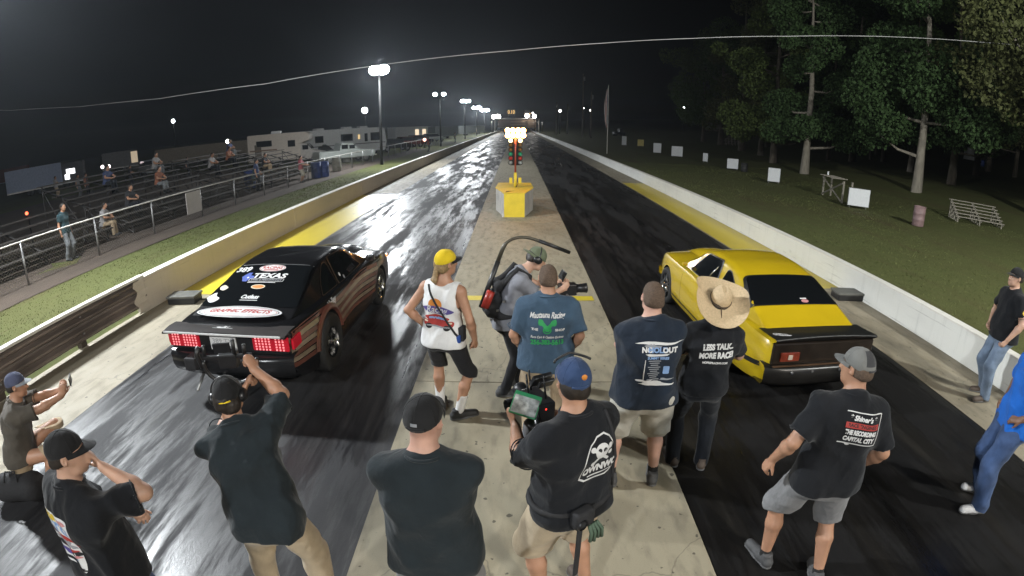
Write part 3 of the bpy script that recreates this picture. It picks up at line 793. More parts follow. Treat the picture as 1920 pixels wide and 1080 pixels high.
def collar(q, m, parent, sc):
    b = MB(); c = q.neck + q.ax * 0.016 - q.sy * 0.002; n = 26; pts = []
    for k in range(n + 1):
        a = 2 * math.pi * k / n
        pts.append((c + q.sx * math.cos(a) * 0.083 * q.g ** 0.5 + q.sy * math.sin(a) * 0.084 * q.g ** 0.5 + q.ax * (0.012 - 0.030 * (0.5 + 0.5 * math.sin(a)))) * sc)
    b.tube(pts, 0.0085 * sc, 7); return b.build('collar', m, parent, True)
def sleeve_hems(q, C, parent, sc):
    e = C.get('ease', 0.02); sl = C.get('sleeve', 0.66)
    for s in (1, -1):
        u = q.elb[s] - q.sho[s]; L_ = np.linalg.norm(u); u = u / L_; c = q.sho[s] + u * (L_ * sl - 0.012); r = (0.0565 + e * 0.8) * q.g ** 0.5 + 0.001
        a = np.cross(u, [0.3, 0.2, 1.0]); a /= np.linalg.norm(a); w = np.cross(u, a)
        b = MB(); b.tube([(c + (a * math.cos(t) + w * math.sin(t)) * r) * sc for t in np.linspace(0, 2 * math.pi, 25)], 0.004 * sc, 5); b.build('sleeve_hem', C['m'], parent, True)
def legs_field(q, P, C, h=0.011):
    ln = C.get('len', 'pants'); e = C.get('ease', 0.022); g = q.g
    pts = [q.hip] + [q.kne[s] for s in (1, -1)] + [q.ank[s] for s in (1, -1)]
    lo = np.min(pts, 0) - [0.26, 0.26, 0.12]; hi = np.max(pts, 0) + [0.26, 0.26, 0.16]
    F = Field(lo, hi, h)
    F.rc(q.hip + [0, 0, 0.02] - q.hx * 0.07, q.hip + [0, 0, 0.02] + q.hx * 0.07, (0.110 + e * 0.3) * g, (0.110 + e * 0.3) * g, 0.03)
    F.rc(q.hip - [0, 0, 0.08] - q.hx * 0.075 - q.toe[1] * 0.02, q.hip - [0, 0, 0.08] + q.hx * 0.075 - q.toe[1] * 0.02, (0.106 + e * 0.7) * g, (0.106 + e * 0.7) * g, 0.06)
    for s in (1, -1):
        kn = q.kne[s]; wid = C.get('flare', 0.0)
        cp = []
        if ln != 'pants' and C.get('below', 0.06) < 0.03:
            d = q.ank[s] - kn; d = d / np.linalg.norm(d); cp = [(kn + d * C.get('below', 0.06), d)]
        F.rc(q.hipj[s], kn, (0.092 + e) * g, (0.062 + e + wid) * g ** 0.7, 0.03, caps=cp)
        if ln == 'pants':
            F.rc(kn, q.ank[s] - [0, 0, 0.04], (0.060 + e) * g ** 0.7, 0.052 + e + wid * 0.5, 0.03, caps=[(q.ank[s] - [0, 0, 0.045], (0, 0, -1))])
        else:
            d = q.ank[s] - kn; d = d / np.linalg.norm(d); end = kn + d * C.get('below', 0.06)
            F.rc(kn - d * 0.03, end + d * 0.05, (0.062 + e + wid) * g ** 0.7, (0.064 + e + wid) * g ** 0.7, 0.03, caps=[(end, d)], hole=(end - d * 0.05, d, 0.058 * g ** 0.6 + e * 0.5))
    F.wrinkle(C.get('fold', 0.007) * 1.3, C.get('seed', 5), (12, 38))
    F.plane(q.hip + [0, 0, 0.11], (0, 0, 1))
    return F
def shoes(q, P, C, root, sc):
    for s in (1, -1):
        a, t = q.ank[s], q.toe[s]; sd = np.array([t[1], -t[0], 0])
        lo = np.minimum(a - t * 0.14, a + t * 0.26) - [0.12, 0.12, 0.12]; hi = np.maximum(a - t * 0.14, a + t * 0.26) + [0.12, 0.12, 0.08]
        F = Field(lo, hi, 0.008); z0 = a[2] - 0.085
        base = np.array([a[0], a[1], z0])
        F.rc(base - t * 0.055 + [0, 0, 0.045], base + t * 0.03 + [0, 0, 0.055], 0.045, 0.045, 0.02)
        F.rc(base + t * 0.02 + [0, 0, 0.045], base + t * 0.175 + [0, 0, 0.03], 0.048, 0.043, 0.03)
        F.rc(base - t * 0.03 + [0, 0, 0.07], base - t * 0.03 + [0, 0, 0.105], 0.045, 0.043, 0.02)
        F.plane(base + [0, 0, 0.012], (0, 0, -1)); F.plane(base + [0, 0, 0.118], (0, 0, 1))
        so = F.build('shoe', C['m'], root, sc)
        F = Field(lo, hi, 0.009)
        F.rc(base - t * 0.055, base + t * 0.07, 0.046, 0.05, 0.02); F.rc(base + t * 0.06, base + t * 0.178, 0.051, 0.046, 0.02)
        F.plane(base + [0, 0, 0.002], (0, 0, -1)); F.plane(base + [0, 0, 0.03], (0, 0, 1))
        F.build('sole', C.get('sole', C['m']), so, sc)
        if 'sock' in C:
            F = Field(np.minimum(a, q.kne[s]) - 0.12, np.maximum(a, q.kne[s]) + 0.12, 0.009); d = (q.kne[s] - a); d /= np.linalg.norm(d); hgt = C.get('sockh', 0.12)
            F.rc(a - [0, 0, 0.02], a + d * hgt, 0.044, 0.045 + 0.08 * max(0, hgt - 0.06), 0.01); F.plane(a + d * hgt, d)
            F.build('sock', C['sock'], root, sc)
def cap(q, C, root, sc):
    """baseball cap; C: m crown, brim colour, back: worn backwards, tilt"""
    R = q.hR @ rotm(180 if C.get('back') else 0, 0, 0) @ rotm(C.get('turn', 0), C.get('tilt', -4), 0); c = q.hc; X = lambda *v: c + R @ np.array(v, float)
    dy = 0.012 if C.get('back') else -0.012
    F = Field(c - 0.2, c + 0.2, 0.006)
    F.el(X(0, dy, 0.026), (0.0895, 0.111, 0.103), R, 0.0)
    F.plane(X(0, 0, 0.020), R @ np.array([0, 0.20, -1.0]))
    m = C['m']; crown = F.build('cap', m, root, sc)
    b = MB(); b.lathe([(0.0, 0.006), (0.006, 0.004), (0.008, 0)], 10, tuple(X(0, dy, 0.127) * sc), rot=Matrix(R.tolist())); b.build('button', m, crown, True)
    for k in range(3):      # panel seams
        a = math.pi * k / 3 + math.pi / 6; pts = []
        for w in np.linspace(-0.95 * math.pi / 2, 0.95 * math.pi / 2, 15):
            pts.append(X(math.cos(a) * 0.0898 * math.sin(w), dy + math.sin(a) * 0.1113 * math.sin(w), 0.026 + 0.1033 * math.cos(w)) * sc)
        b = MB(); b.tube(pts, 0.0016 * sc, 5); b.build('seam', m, crown, True)
    # brim
    P = []
    for i in range(9):
        row = []
        for j in range(17):
            a = math.radians(-78 + 156 * j / 16); t = i / 8
            rx, ry = 0.091, 0.110; ext = 0.072 * max(0, math.cos(a)) ** 0.6
            x = math.sin(a) * rx; y = dy + math.cos(a) * (ry + ext * t); z = 0.032 - 0.012 * t - 1.6 * x * x * (0.6 + 0.6 * t) + 0.004
            row.append(X(x * (1 + 0.02 * t), y, z) * sc)
        P.append(row)
    b = MB(); b.grid(P); b.grid([[p_ - (R @ np.array([0, 0, 0.005])) * sc for p_ in r_[::-1]] for r_ in P]); b.build('brim', C.get('brim', m), crown, True)
    if C.get('back') or C.get('strap'):      # opening with adjustable strap
        pts = [X(math.sin(a) * 0.0905, dy - math.cos(a) * 0.1125, 0.018) * sc for a in np.linspace(-0.5, 0.5, 9)]
        b = MB(); b.tube(pts, 0.006 * sc, 6); b.build('strap', C.get('strapm', m), crown, True)
    return crown
def hair_shell(q, C, root, sc):
    R = q.hR; c = q.hc; X = lambda *v: c + R @ np.array(v, float); t = C.get('thick', 0.004)
    F = Field(c - 0.22, c + 0.2, 0.0065)
    F.el(X(0, -0.014, 0.019), (0.0775 + t, 0.098 + t, 0.095 + t), R, 0.0)
    if C.get('nape', 0.05) > 0: F.rc(X(-0.02, -0.06, -0.02), X(-0.02 + 0.04, -0.06, -0.02 - C.get('nape', 0.05) * 0.3), 0.055 + t, 0.050 + t, 0.03)
    F.plane(X(0, 0.055, 0.045), R @ np.array([0, 0.85, -0.5]))
    F.plane(X(0, -0.05, -C.get('nape', 0.05)), R @ np.array([0, 0.25, -1.0]))
    F.wrinkle(C.get('rough', 0.0015), 5, (60, 160))
    return F.build('hair', C['m'], root, sc)
def pony_tail(q, C, root, sc):
    R = q.hR; c = q.hc; X = lambda *v: (c + R @ np.array(v, float))
    F = Field(c - [0.2, 0.35, 0.45], c + 0.15, 0.009)
    for dx in (-0.018, 0, 0.018):
        F.rc(X(dx, -0.10, -0.02), X(dx * 1.3, -0.13, -0.16), 0.018, 0.018, 0.02); F.rc(X(dx * 1.3, -0.13, -0.16), X(dx * 0.8, -0.12, -0.22), 0.018, 0.008, 0.02)
    F.wrinkle(0.006, 9, (50, 120), squash=(1, 1, 0.1)); return F.build('ponytail', C['m'], root, sc)
def ear_muffs(q, root, sc, m):
    R = q.hR; c = q.hc; X = lambda *v: c + R @ np.array(v, float)
    hs = thing_part = None
    pts = [X(math.sin(a) * 0.104, -0.012, math.cos(a) * 0.128) * sc for a in np.linspace(-1.5, 1.5, 15)]
    b = MB(); b.tube(pts, 0.0075 * sc, 6); band = b.build('headphones', m, root, True)
    for s in (1, -1):
        b = MB(); b.lathe([(0.001, 0.028), (0.03, 0.026), (0.04, 0.012), (0.042, -0.002), (0.036, -0.02), (0.03, -0.022)], 16, (0, 0, 0))
        M4 = Matrix(R.tolist()) @ Matrix.Rotation(math.radians(90 * s), 3, 'Y')
        vs = [(M4 @ Vector((v[0], v[1] * 1.25, v[2])) + Vector(X(s * 0.092, -0.012, -0.005))) * sc for v in b.v]
        b.v = vs; b.build('ear_cup', m, band, True)
def person(label, loc, yaw, P, shirt=None, legs=None, shoe=None, hat=None, hair=None, group=None, skin='light', height=1.8, res=0.0075):
    """yaw: degrees, 0 faces away down the track, + turns left"""
    sc = height / 1.8; q = make_pose(P)
    if legs and legs.get('len', 'pants') == 'pants': P = dict(P, legslim=0.6)
    t = thing('person', label, 'person', loc, math.radians(yaw), group)
    F = body_field(q, P, res); sk = SKIN[skin]
    body = F.build('body', sk, t, sc)
    out = {'root': t, 'q': q, 'sc': sc, 'body': body}
    if P.get('eyes', True) and res < 0.01:
        for s in (1, -1):
            b = MB(); b.lathe([(0.0001, 0.0045), (0.004, 0.0035), (0.0058, 0.0)], 8, rot=(Matrix(q.hR.tolist()) @ Matrix.Rotation(-math.pi / 2, 3, 'X')), c=tuple((q.hc + q.hR @ np.array([s * 0.033, 0.0848, 0.0]))))
            b.v = [tuple(Vector(v) * sc) for v in b.v]; b.build('eye', mat('eye_dark', (0.02, 0.015, 0.012), 0.15, 0, 0), t, True)
    if shirt:
        sh = shirt_field(q, P, shirt, shirt.get('res', 0.0105)).build('shirt', shirt['m'], t, sc); out['shirt'] = sh
        if shirt.get('sleeve', 0.66) > 0: collar(q, shirt.get('collar', shirt['m']), sh, sc)
        if shirt.get('sleeve', 0.66) > 0 and res < 0.01: sleeve_hems(q, shirt, sh, sc)
    if legs: out['legs'] = legs_field(q, P, legs).build('shorts' if legs.get('len') == 'shorts' else 'trousers', legs['m'], t, sc)
    if shoe: shoes(q, P, shoe, t, sc)
    if hair: hair_shell(q, hair, t, sc)
    if hat: out['cap'] = cap(q, hat, t, sc)
    return out
def back_print(per, pr, z, x=0.0, lift=0.003, ang=0.0, name='print'):
    """print laid on the back of the shirt, centred at height z (of the 1.8 m body)"""
    q, sc = per['q'], per['sc']; sy = q.sy; c = (q.chest + (q.ax * (z - q.chest[2]) if True else 0) + q.sx * x) * sc
    D = Vector(sy); U = Vector(q.sx); V = Vector(q.ax)
    if ang:
        rr = Matrix.Rotation(math.radians(ang), 3, Vector(q.ax)); D = rr @ D; U = rr @ U
    return pr.apply(name, per['shirt'], c, U, V, D, per['shirt'], lift * sc, 0.6)
# ------------------------------------------------------------------ the people on the starting line
C_BLACK = cloth('black_tee', (0.009, 0.010, 0.0125)); C_NAVY = cloth('navy_tee', (0.013, 0.02, 0.033)); C_DKSLATE = cloth('dark_slate_tee', (0.015, 0.021, 0.025))
C_KHAKI = cloth('khaki', (0.42, 0.34, 0.235)); C_LTSTONE = cloth('stone', (0.44, 0.42, 0.37)); C_GREYSH = cloth('grey_shorts', (0.20, 0.20, 0.205)); C_JEAN = cloth('blue_jean', (0.05, 0.085, 0.18), 0.35); C_LTJEAN = cloth('light_jean', (0.15, 0.20, 0.28), 0.35)
C_DKJEAN = cloth('dark_jean', (0.009, 0.011, 0.015), 0.3); C_BLKSHORT = cloth('black_short', (0.014, 0.014, 0.016)); C_WHITE = cloth('white_tank', (0.66, 0.66, 0.66), 0.08); C_SLATEBLUE = cloth('slate_blue_tee', (0.045, 0.08, 0.125)); C_ROYAL = cloth('royal_blue_tee', (0.015, 0.13, 0.52)); C_OLIVE = cloth('olive_grey_tee', (0.085, 0.075, 0.062)); C_GREYTEE = cloth('grey_tee', (0.20, 0.205, 0.23)); C_BLKPANTS = cloth('black_trousers', (0.015, 0.015, 0.017))
C_TANSHORT = cloth('tan_short', (0.38, 0.29, 0.19))
H_DARK = mat('hair_dark', (0.02, 0.014, 0.01), 0.6, 0, 0.4, 60); H_BUZZ = mat('hair_buzz', (0.10, 0.066, 0.045), 0.85, 0, 0.35, 90, 0.4, 300); H_BLOND = mat('hair_blond', (0.24, 0.16, 0.075), 0.5, 0, 0.35, 60); H_GREY = mat('hair_grey', (0.32, 0.30, 0.28), 0.6, 0, 0.3, 60)
K_BLACK = cloth('cap_black', (0.014, 0.014, 0.015)); K_YEL = cloth('cap_yellow', (0.66, 0.48, 0.02), 0.06); K_GREEN = cloth('cap_green', (0.14, 0.165, 0.105)); K_BLUE = cloth('cap_navy', (0.03, 0.055, 0.125)); K_GREY = cloth('cap_grey', (0.17, 0.17, 0.16)); K_BLUEGREY = cloth('cap_bluegrey', (0.075, 0.085, 0.14)); K_DKGREY = cloth('cap_darkgrey', (0.05, 0.05, 0.053))
SH_BLACK = mat('shoe_black', (0.02, 0.02, 0.021), 0.6, 0, 0.2); SH_GREY = mat('shoe_grey', (0.07, 0.07, 0.072), 0.7, 0, 0.25, 20); SH_BROWN = mat('shoe_brown', (0.075, 0.055, 0.042), 0.7, 0, 0.25); SH_WHITE = mat('shoe_white', (0.7, 0.7, 0.7), 0.5, 0, 0.1); SOLE = mat('sole_rubber', (0.10, 0.10, 0.10), 0.8, 0, 0.1)
SOCK_W = cloth('sock_white', (0.7, 0.7, 0.7), 0.05); SOCK_B = cloth('sock_black', (0.02, 0.02, 0.02))
M_PLASTIC = mat('black_plastic', (0.014, 0.014, 0.015), 0.38, 0, 0.2, 20); M_STRAP = mat('strap_webbing', (0.018, 0.018, 0.02), 0.85, 0, 0.2, 40); M_RED = mat('red_plastic', (0.32, 0.03, 0.02), 0.4, 0, 0.15)
def child_of(per, mb, name, m, parent=None, smooth=True):
    """mb in the 1.8 m body's space"""
    mb.v = [tuple(Vector(v) * per['sc']) for v in mb.v]
    return mb.build(name, m, parent or per['root'], smooth)

# man in white tank top
p_tank = person('man in white tank top, black shorts and yellow cap, hand on hip', (-0.73, 4.82, 0.012), -14,
    dict(lean=(0.02, 0.0), twist=-4, girth=0.93, head=(-38, 2, 4), armL=dict(to=(-0.19, 0.02, 1.0), hint=(-1, -0.55, 0.1), fdir=(0.5, 0.75, -0.2), palm=(0.5, 0.3, -0.8), curl=0.3), armR=dict(to=(0.30, 0.06, 0.90), hint=(0.6, -1, 0), curl=0.85), footL=(-0.12, 0.10, 12), footR=(0.13, -0.02, -52), shoulder=0.185),
    dict(m=C_WHITE, sleeve=0, ease=0.027, hem=0.11, fold=0.007, seed=21), dict(m=C_BLKSHORT, len='shorts', ease=0.02, below=0.0, seed=3), dict(m=SH_BLACK, sole=SOLE, sock=SOCK_W, sockh=0.2),
    dict(m=K_YEL, brim=K_BLACK), dict(m=H_BLOND, thick=0.006, nape=0.10), skin='tan', height=1.86)
pony_tail(p_tank['q'], dict(m=H_BLOND), p_tank['root'], p_tank['sc'])
pr = Print()
pr.poly(shape_ell(0.055, 0.05), -0.015, 0.075, INK['orange']).poly(shape_blob(0.115, 0.034, 3, 0.1), 0.0, 0.035, INK['purple']).text('Racing', 0.0, 0.035, 0.085, INK['white'], bold=0.001, shear=0.3, width=0.17)
pr.poly(shape_rect(0.245, 0.05, 0.02), 0.0, -0.075, INK['red']).poly(shape_blob(0.09, 0.03, 8, 0.1), -0.005, -0.035, INK['red']).poly(shape_rect(0.13, 0.02, 0.008), -0.005, -0.035, INK['lightblue']).poly(shape_ell(0.025, 0.022), -0.075, -0.105, INK['black']).poly(shape_ell(0.025, 0.022), 0.075, -0.105, INK['black']).poly(shape_rect(0.20, 0.012), 0, -0.10, INK['grey'])
pr.poly(shape_rect(0.03, 0.014, 0.005), -0.095, -0.065, INK['cream']).poly(shape_rect(0.03, 0.014, 0.005), 0.095, -0.065, INK['cream'])
pr.items = [([(v[0] * 1.3, v[1] * 1.3) for v in V], F, x * 1.3, y * 1.3, r, m) for V, F, x, y, r, m in pr.items]
back_print(p_tank, pr, 1.20)
q_ = p_tank['q']
def surf_path(per, obj, pts, D, lift=0.006):
    me = obj.data; bv = BVHTree.FromPolygons([v.co for v in me.vertices], [tuple(p.vertices) for p in me.polygons]); out = []; D = Vector(D).normalized()
    for p in pts:
        P0 = Vector(p) * per['sc']; h = bv.ray_cast(P0 - D * 0.6, D, 1.2); out.append((h[0] - D * lift if h[0] is not None else P0))
    return out
path = surf_path(p_tank, p_tank['shirt'], [(-0.10 + 0.29 * t, 0, 1.47 - 0.50 * t) for t in np.linspace(0, 1, 14)], (0, 1, 0))
b = MB(); b.tube(path, 0.011, 6); lan = b.build('shoulder_strap', M_STRAP, p_tank['root'], True)
b = MB(); b.box((0.21 * p_tank['sc'], -0.04, 0.99 * p_tank['sc']), (0.06, 0.10, 0.15), bev=0.015); b.build('pouch', M_STRAP, lan)
b = MB(); b.box((0.19 * p_tank['sc'], -0.10, 0.95 * p_tank['sc']), (0.05, 0.03, 0.08), bev=0.01); b.build('radio', mat('blue_plastic', (0.02, 0.06, 0.25), 0.4), lan)

# steadicam operator with a backpack rig
p_pack = person('cameraman in grey tee and green cap bent over a backpack camera rig', (-0.06, 5.42, 0.012), -78,
    dict(lean=(0.0, 0.20), hipy=-0.06, girth=0.97, head=(0, 26, 0), headoff=(0, 0.07, -0.01), armR=dict(to=(0.10, 0.56, 1.25), hint=(0.6, -0.3, -1), curl=0.8, fdir=(-0.3, 0.8, 0.5), palm=(-1, 0, 0)), armL=dict(to=(-0.08, 0.58, 1.28), hint=(-0.6, -0.3, -1), curl=0.8, palm=(1, 0, 0)), footL=(-0.12, 0.10, 5), footR=(0.13, -0.10, -8)),
    dict(m=C_GREYTEE, sleeve=0.62, ease=0.024, fold=0.006, seed=31), dict(m=C_BLKPANTS, len='pants', ease=0.006, seed=6), dict(m=SH_GREY, sole=SOLE), dict(m=K_GREEN, back=True), dict(m=H_DARK, thick=0.003, nape=0.05), height=1.80)
ear_muffs(p_pack['q'], p_pack['root'], p_pack['sc'], M_PLASTIC)
q_ = p_pack['q']
def in_frame(per, v): return per['root'].location + Matrix.Rotation(per['root'].rotation_euler.z, 3, 'Z') @ (Vector(v) * per['sc'])
rig = thing('backpack_rig', 'black backpack camera support with a curved arm over the operator', 'backpack', tuple(p_pack['root'].location), p_pack['root'].rotation_euler.z)
F = Field((-0.26, -0.42, 0.80), (0.26, 0.35, 1.62), 0.011)
bc = (q_.chest + q_.hip) / 2 - q_.sy * 0.19
F.rc(q_.hip - q_.sy * 0.17 - [0.08, 0, -0.04], q_.hip - q_.sy * 0.17 + [0.08, 0, 0.04], 0.085, 0.085, 0.05); F.rc(bc - [0.07, 0, 0], bc + [0.07, 0, 0], 0.085, 0.085, 0.06)
F.rc(q_.chest - q_.sy * 0.19 - [0.06, 0, 0], q_.chest - q_.sy * 0.19 + [0.06, 0, 0], 0.06, 0.06, 0.06)
for s in (1, -1): F.rc(q_.neck - q_.sy * 0.1 + q_.sx * s * 0.09 - q_.ax * 0.02, q_.chest - q_.sy * 0.19 + q_.sx * s * 0.06, 0.03, 0.035, 0.03)
F.rc(q_.hip - q_.hx * 0.10 + [0, 0, 0.06], q_.hip + q_.hx * 0.10 + [0, 0, 0.06], 0.135, 0.135, 0.03, flat=((0, 0, 1), 0.5))
F.wrinkle(0.006, 44); F.build('pack', M_STRAP, rig, p_pack['sc'])
for s in (1, -1):
    b = MB(); path = [q_.chest - q_.sy * 0.17 + q_.sx * s * 0.10, q_.neck - q_.sy * 0.09 + q_.sx * s * 0.10 + q_.ax * 0.03, q_.neck + q_.sy * 0.07 + q_.sx * s * 0.10 - q_.ax * 0.01, q_.chest + q_.sy * 0.16 + q_.sx * s * 0.10, q_.waist + q_.sy * 0.12 + q_.sx * s * 0.15]
    path = [Vector(p_) * p_pack['sc'] for p_ in path]; b.tube(path, 0.024, 6); b.build('strap', M_STRAP, rig, True)
b = MB(); c0 = (q_.hip - q_.sy * 0.27 + np.array([0.02, -0.02, 0.03])); c1 = (q_.neck - q_.sy * 0.30 + q_.ax * 0.02)
b.tube([Vector(c0) * p_pack['sc'], Vector(c1) * p_pack['sc']], 0.028, 10); b.build('upright', M_PLASTIC, rig, True)
arc = [c1, c1 + q_.ax * 0.14 + q_.sy * 0.0]
for a in np.linspace(0.15, 1.0, 10): arc.append(c1 + q_.ax * (0.15 + 0.20 * math.sin(a * math.pi / 2)) + q_.sy * (0.28 * (1 - math.cos(a * math.pi / 2))))
top_ = arc[-1]; arc += [top_ + np.array([0, 0.20, -0.07]), top_ + np.array([0, 0.42, -0.17])]
b = MB(); b.tube([Vector(p_) * p_pack['sc'] for p_ in arc], [0.024] * 3 + [0.017] * (len(arc) - 3), 8); b.build('curved_arm', mat('olive_tube', (0.07, 0.062, 0.045), 0.4, 0.3), rig, True)
b = MB(); b.tube([Vector(top_ + np.array([0, 0.06, -0.02])) * p_pack['sc'], Vector(arc[-1]) * p_pack['sc']], 0.021, 8); b.build('arm_tip', M_PLASTIC, rig, True)
b = MB(); cc = bc - q_.sy * 0.07 + np.array([0.13, -0.02, 0]); b.tube([Vector(cc - q_.ax * 0.09) * p_pack['sc'], Vector(cc + q_.ax * 0.10) * p_pack['sc']], 0.045, 10); b.build('red_cylinder', M_RED, rig, True)
for k in range(4):
    b = MB(); z_ = 0.98 + 0.1 * k; b.box((0.16 * p_pack['sc'], (-0.24 + 0.07 * k) * p_pack['sc'], z_ * p_pack['sc']), (0.02, 0.03, 0.02), bev=0.004); b.build('buckle', M_STEEL, rig)
cr_ = in_frame(p_pack, (0.0, 0.66, 1.22))
rig2 = thing('camera_rig', 'black cinema camera on a gimbal held by the bent cameraman', 'camera', cr_, math.radians(-78))
b = MB(); b.box((0, 0, 0), (0.12, 0.20, 0.13), bev=0.012); b.build('camera_body', M_PLASTIC, rig2)
b = MB(); b.lathe([(0.02, 0), (0.05, 0.0), (0.052, 0.10), (0.06, 0.13), (0.045, 0.135), (0.04, 0.11)], 18, (0, 0.10, 0), 'y'); b.build('lens', M_PLASTIC, rig2, True)
b = MB(); b.box((0, -0.06, 0.17), (0.16, 0.02, 0.10), Matrix.Rotation(-0.5, 3, 'X'), 0.006); b.build('monitor', M_PLASTIC, rig2)
b = MB(); b.tube([(0.0, -0.05, 0.06), (0.0, -0.06, 0.13)], 0.01, 8); b.build('monitor_arm', M_PLASTIC, rig2)
b = MB(); b.tube([(-0.02, 0, -0.06), (-0.05, -0.02, -0.16), (-0.02, -0.04, -0.24)], 0.03, 10); b.build('gimbal_handle', M_PLASTIC, rig2, True)
b = MB(); b.tube([(-0.2, -0.02, -0.05), (0.2, -0.02, -0.05)], 0.014, 8); b.build('grip_bar', M_STEEL, rig2, True)

# blue-grey racing tee
p_blue = person('man with buzz cut in slate blue racing tee with green print, hands in pockets', (0.29, 4.37, 0.012), -3,
    dict(girth=1.1, head=(6, 3, 0), armL=dict(to=(-0.215, 0.13, 0.93), hint=(-1, -0.8, 0), fdir=(0.3, 0.3, -0.9), curl=0.5), armR=dict(to=(0.215, 0.13, 0.93), hint=(1, -0.8, 0), fdir=(-0.3, 0.3, -0.9), curl=0.5), shoulder=0.20),
    dict(m=C_SLATEBLUE, ease=0.03, hem=0.12, sleeve=0.78, seed=11, fold=0.010), dict(m=C_TANSHORT, len='pants', ease=0.03, seed=8), dict(m=SH_BROWN, sole=SOLE), None, dict(m=H_BUZZ, thick=0.003, nape=0.055), skin='tan', height=1.84)
pr = Print().text('Mautauna Racing', 0, 0.125, 0.07, INK['white'], bold=0.0018, shear=0.3, width=0.31)
for s in (1, -1):
    pr.poly(shape_rect(0.03, 0.12, 0.008), s * 0.022, 0.03, INK['green'], rot=-s * 0.75).poly(shape_ell(0.024, 0.026, 14), s * 0.058, 0.062, INK['green']).poly(shape_rect(0.05, 0.022, 0.004), s * 0.056, 0.072, INK['green'], rot=s * 0.6)
V_, F_ = shape_ring(shape_ell(0.038, 0.038), (0.72, 0.72)); pr.mesh(V_, F_, 0, -0.005, INK['green']); pr.poly(shape_ell(0.016, 0.016, 12), 0, -0.005, INK['green'])
pr.text('THE', -0.11, 0.0, 0.032, INK['white'], bold=0.0015).text('SHOP', 0.11, 0.0, 0.032, INK['white'], bold=0.0015).text('Race Cars & Custom Engines', 0, -0.075, 0.034, INK['white'], bold=0.0008, shear=0.3, width=0.29).text('256-383-5613', 0, -0.13, 0.062, INK['green'], bold=0.003, width=0.29)
back_print(p_blue, pr, 1.26)

# buzz cut, navy event shirt
p_buzz = person('man with shaved head in navy event tee and pale stone shorts', (1.07, 3.68, 0.012), -2,
    dict(girth=1.16, head=(3, 2, 0), armL=dict(to=(0.12, 0.30, 1.22), hint=(-1, 0.0, -0.5), curl=0.5, fdir=(1, 0.1, 0)), armR=dict(to=(-0.12, 0.27, 1.18), hint=(1, 0.0, -0.5), curl=0.5, fdir=(-1, 0.1, 0)), footL=(-0.20, 0.0, 14), footR=(0.17, 0.0, -10), shoulder=0.195),
    dict(m=C_NAVY, ease=0.032, hem=0.12, sleeve=0.80, seed=12, fold=0.010), dict(m=C_LTSTONE, len='shorts', ease=0.04, below=0.05, flare=0.008, seed=9, fold=0.011), dict(m=SH_GREY, sole=SOLE, sock=SOCK_B, sockh=0.08), None, dict(m=H_BUZZ, thick=0.003, nape=0.05), skin='pink', height=1.90)
pr = Print().poly(shape_blob(0.13, 0.012, 4, 0.4), 0, 0.145, INK['white']).poly(shape_blob(0.06, 0.012, 9, 0.3), -0.05, 0.125, INK['grey']).text('NO', -0.09, 0.095, 0.055, INK['white'], bold=0.003).text('HOLD', -0.005, 0.095, 0.055, INK['lightblue'], bold=0.003).text('OUT', 0.09, 0.095, 0.055, INK['white'], bold=0.003)
pr.poly(shape_blob(0.12, 0.010, 6, 0.4), 0, 0.06, INK['white']).text('SUMMIT SERIES', 0, 0.033, 0.028, INK['lightblue'], bold=0.0015, width=0.17)
for k in range(10): pr.poly(shape_rect(0.10 - 0.02 * ((k * 7) % 3), 0.008), -0.025, 0.010 - 0.018 * k, INK['grey'])
pr.poly(shape_rect(0.006, 0.18), -0.10, -0.07, INK['white']).poly(shape_rect(0.05, 0.07, 0.01), 0.075, -0.07, INK['lightblue']).poly(shape_blob(0.05, 0.012, 14, 0.4), -0.09, -0.165, INK['white']).poly(shape_blob(0.11, 0.014, 11, 0.45), 0, -0.185, INK['white']).poly(shape_blob(0.05, 0.012, 15, 0.4), 0.08, -0.15, INK['grey'])
back_print(p_buzz, pr, 1.24, 0.03)

# straw cowboy hat
p_hat = person('man in a wide straw cowboy hat, black slogan tee and dark jeans', (1.66, 3.88, 0.0), -6,
    dict(girth=1.02, lean=(0.03, -0.02), head=(-8, -2, 4), armL=dict(to=(-0.13, 0.24, 1.12), hint=(-1, -0.3, -0.6), curl=0.5), armR=dict(to=(0.14, 0.26, 1.14), hint=(1, -0.3, -0.6), curl=0.5), footL=(-0.15, 0.05, 10), footR=(0.13, 0.0, -12), shoulder=0.195),
    dict(m=C_BLACK, ease=0.024, hem=0.10, sleeve=0.75, seed=14), dict(m=C_DKJEAN, len='pants', ease=0.02, seed=10), dict(m=SH_BROWN, sole=SOLE), None, dict(m=H_DARK, thick=0.004, nape=0.06), skin='light', height=1.79)
pr = Print().text('LESS TALK..', 0, 0.045, 0.072, INK['white'], bold=0.0045, width=0.27, rot=0.10).text('MORE RACE!', 0, -0.035, 0.072, INK['white'], bold=0.0045, width=0.30, rot=0.10).text('NOPREPRACING.COM', 0.0, -0.105, 0.026, INK['white'], bold=0.0016, width=0.22, rot=0.05)
back_print(p_hat, pr, 1.30, 0.02)
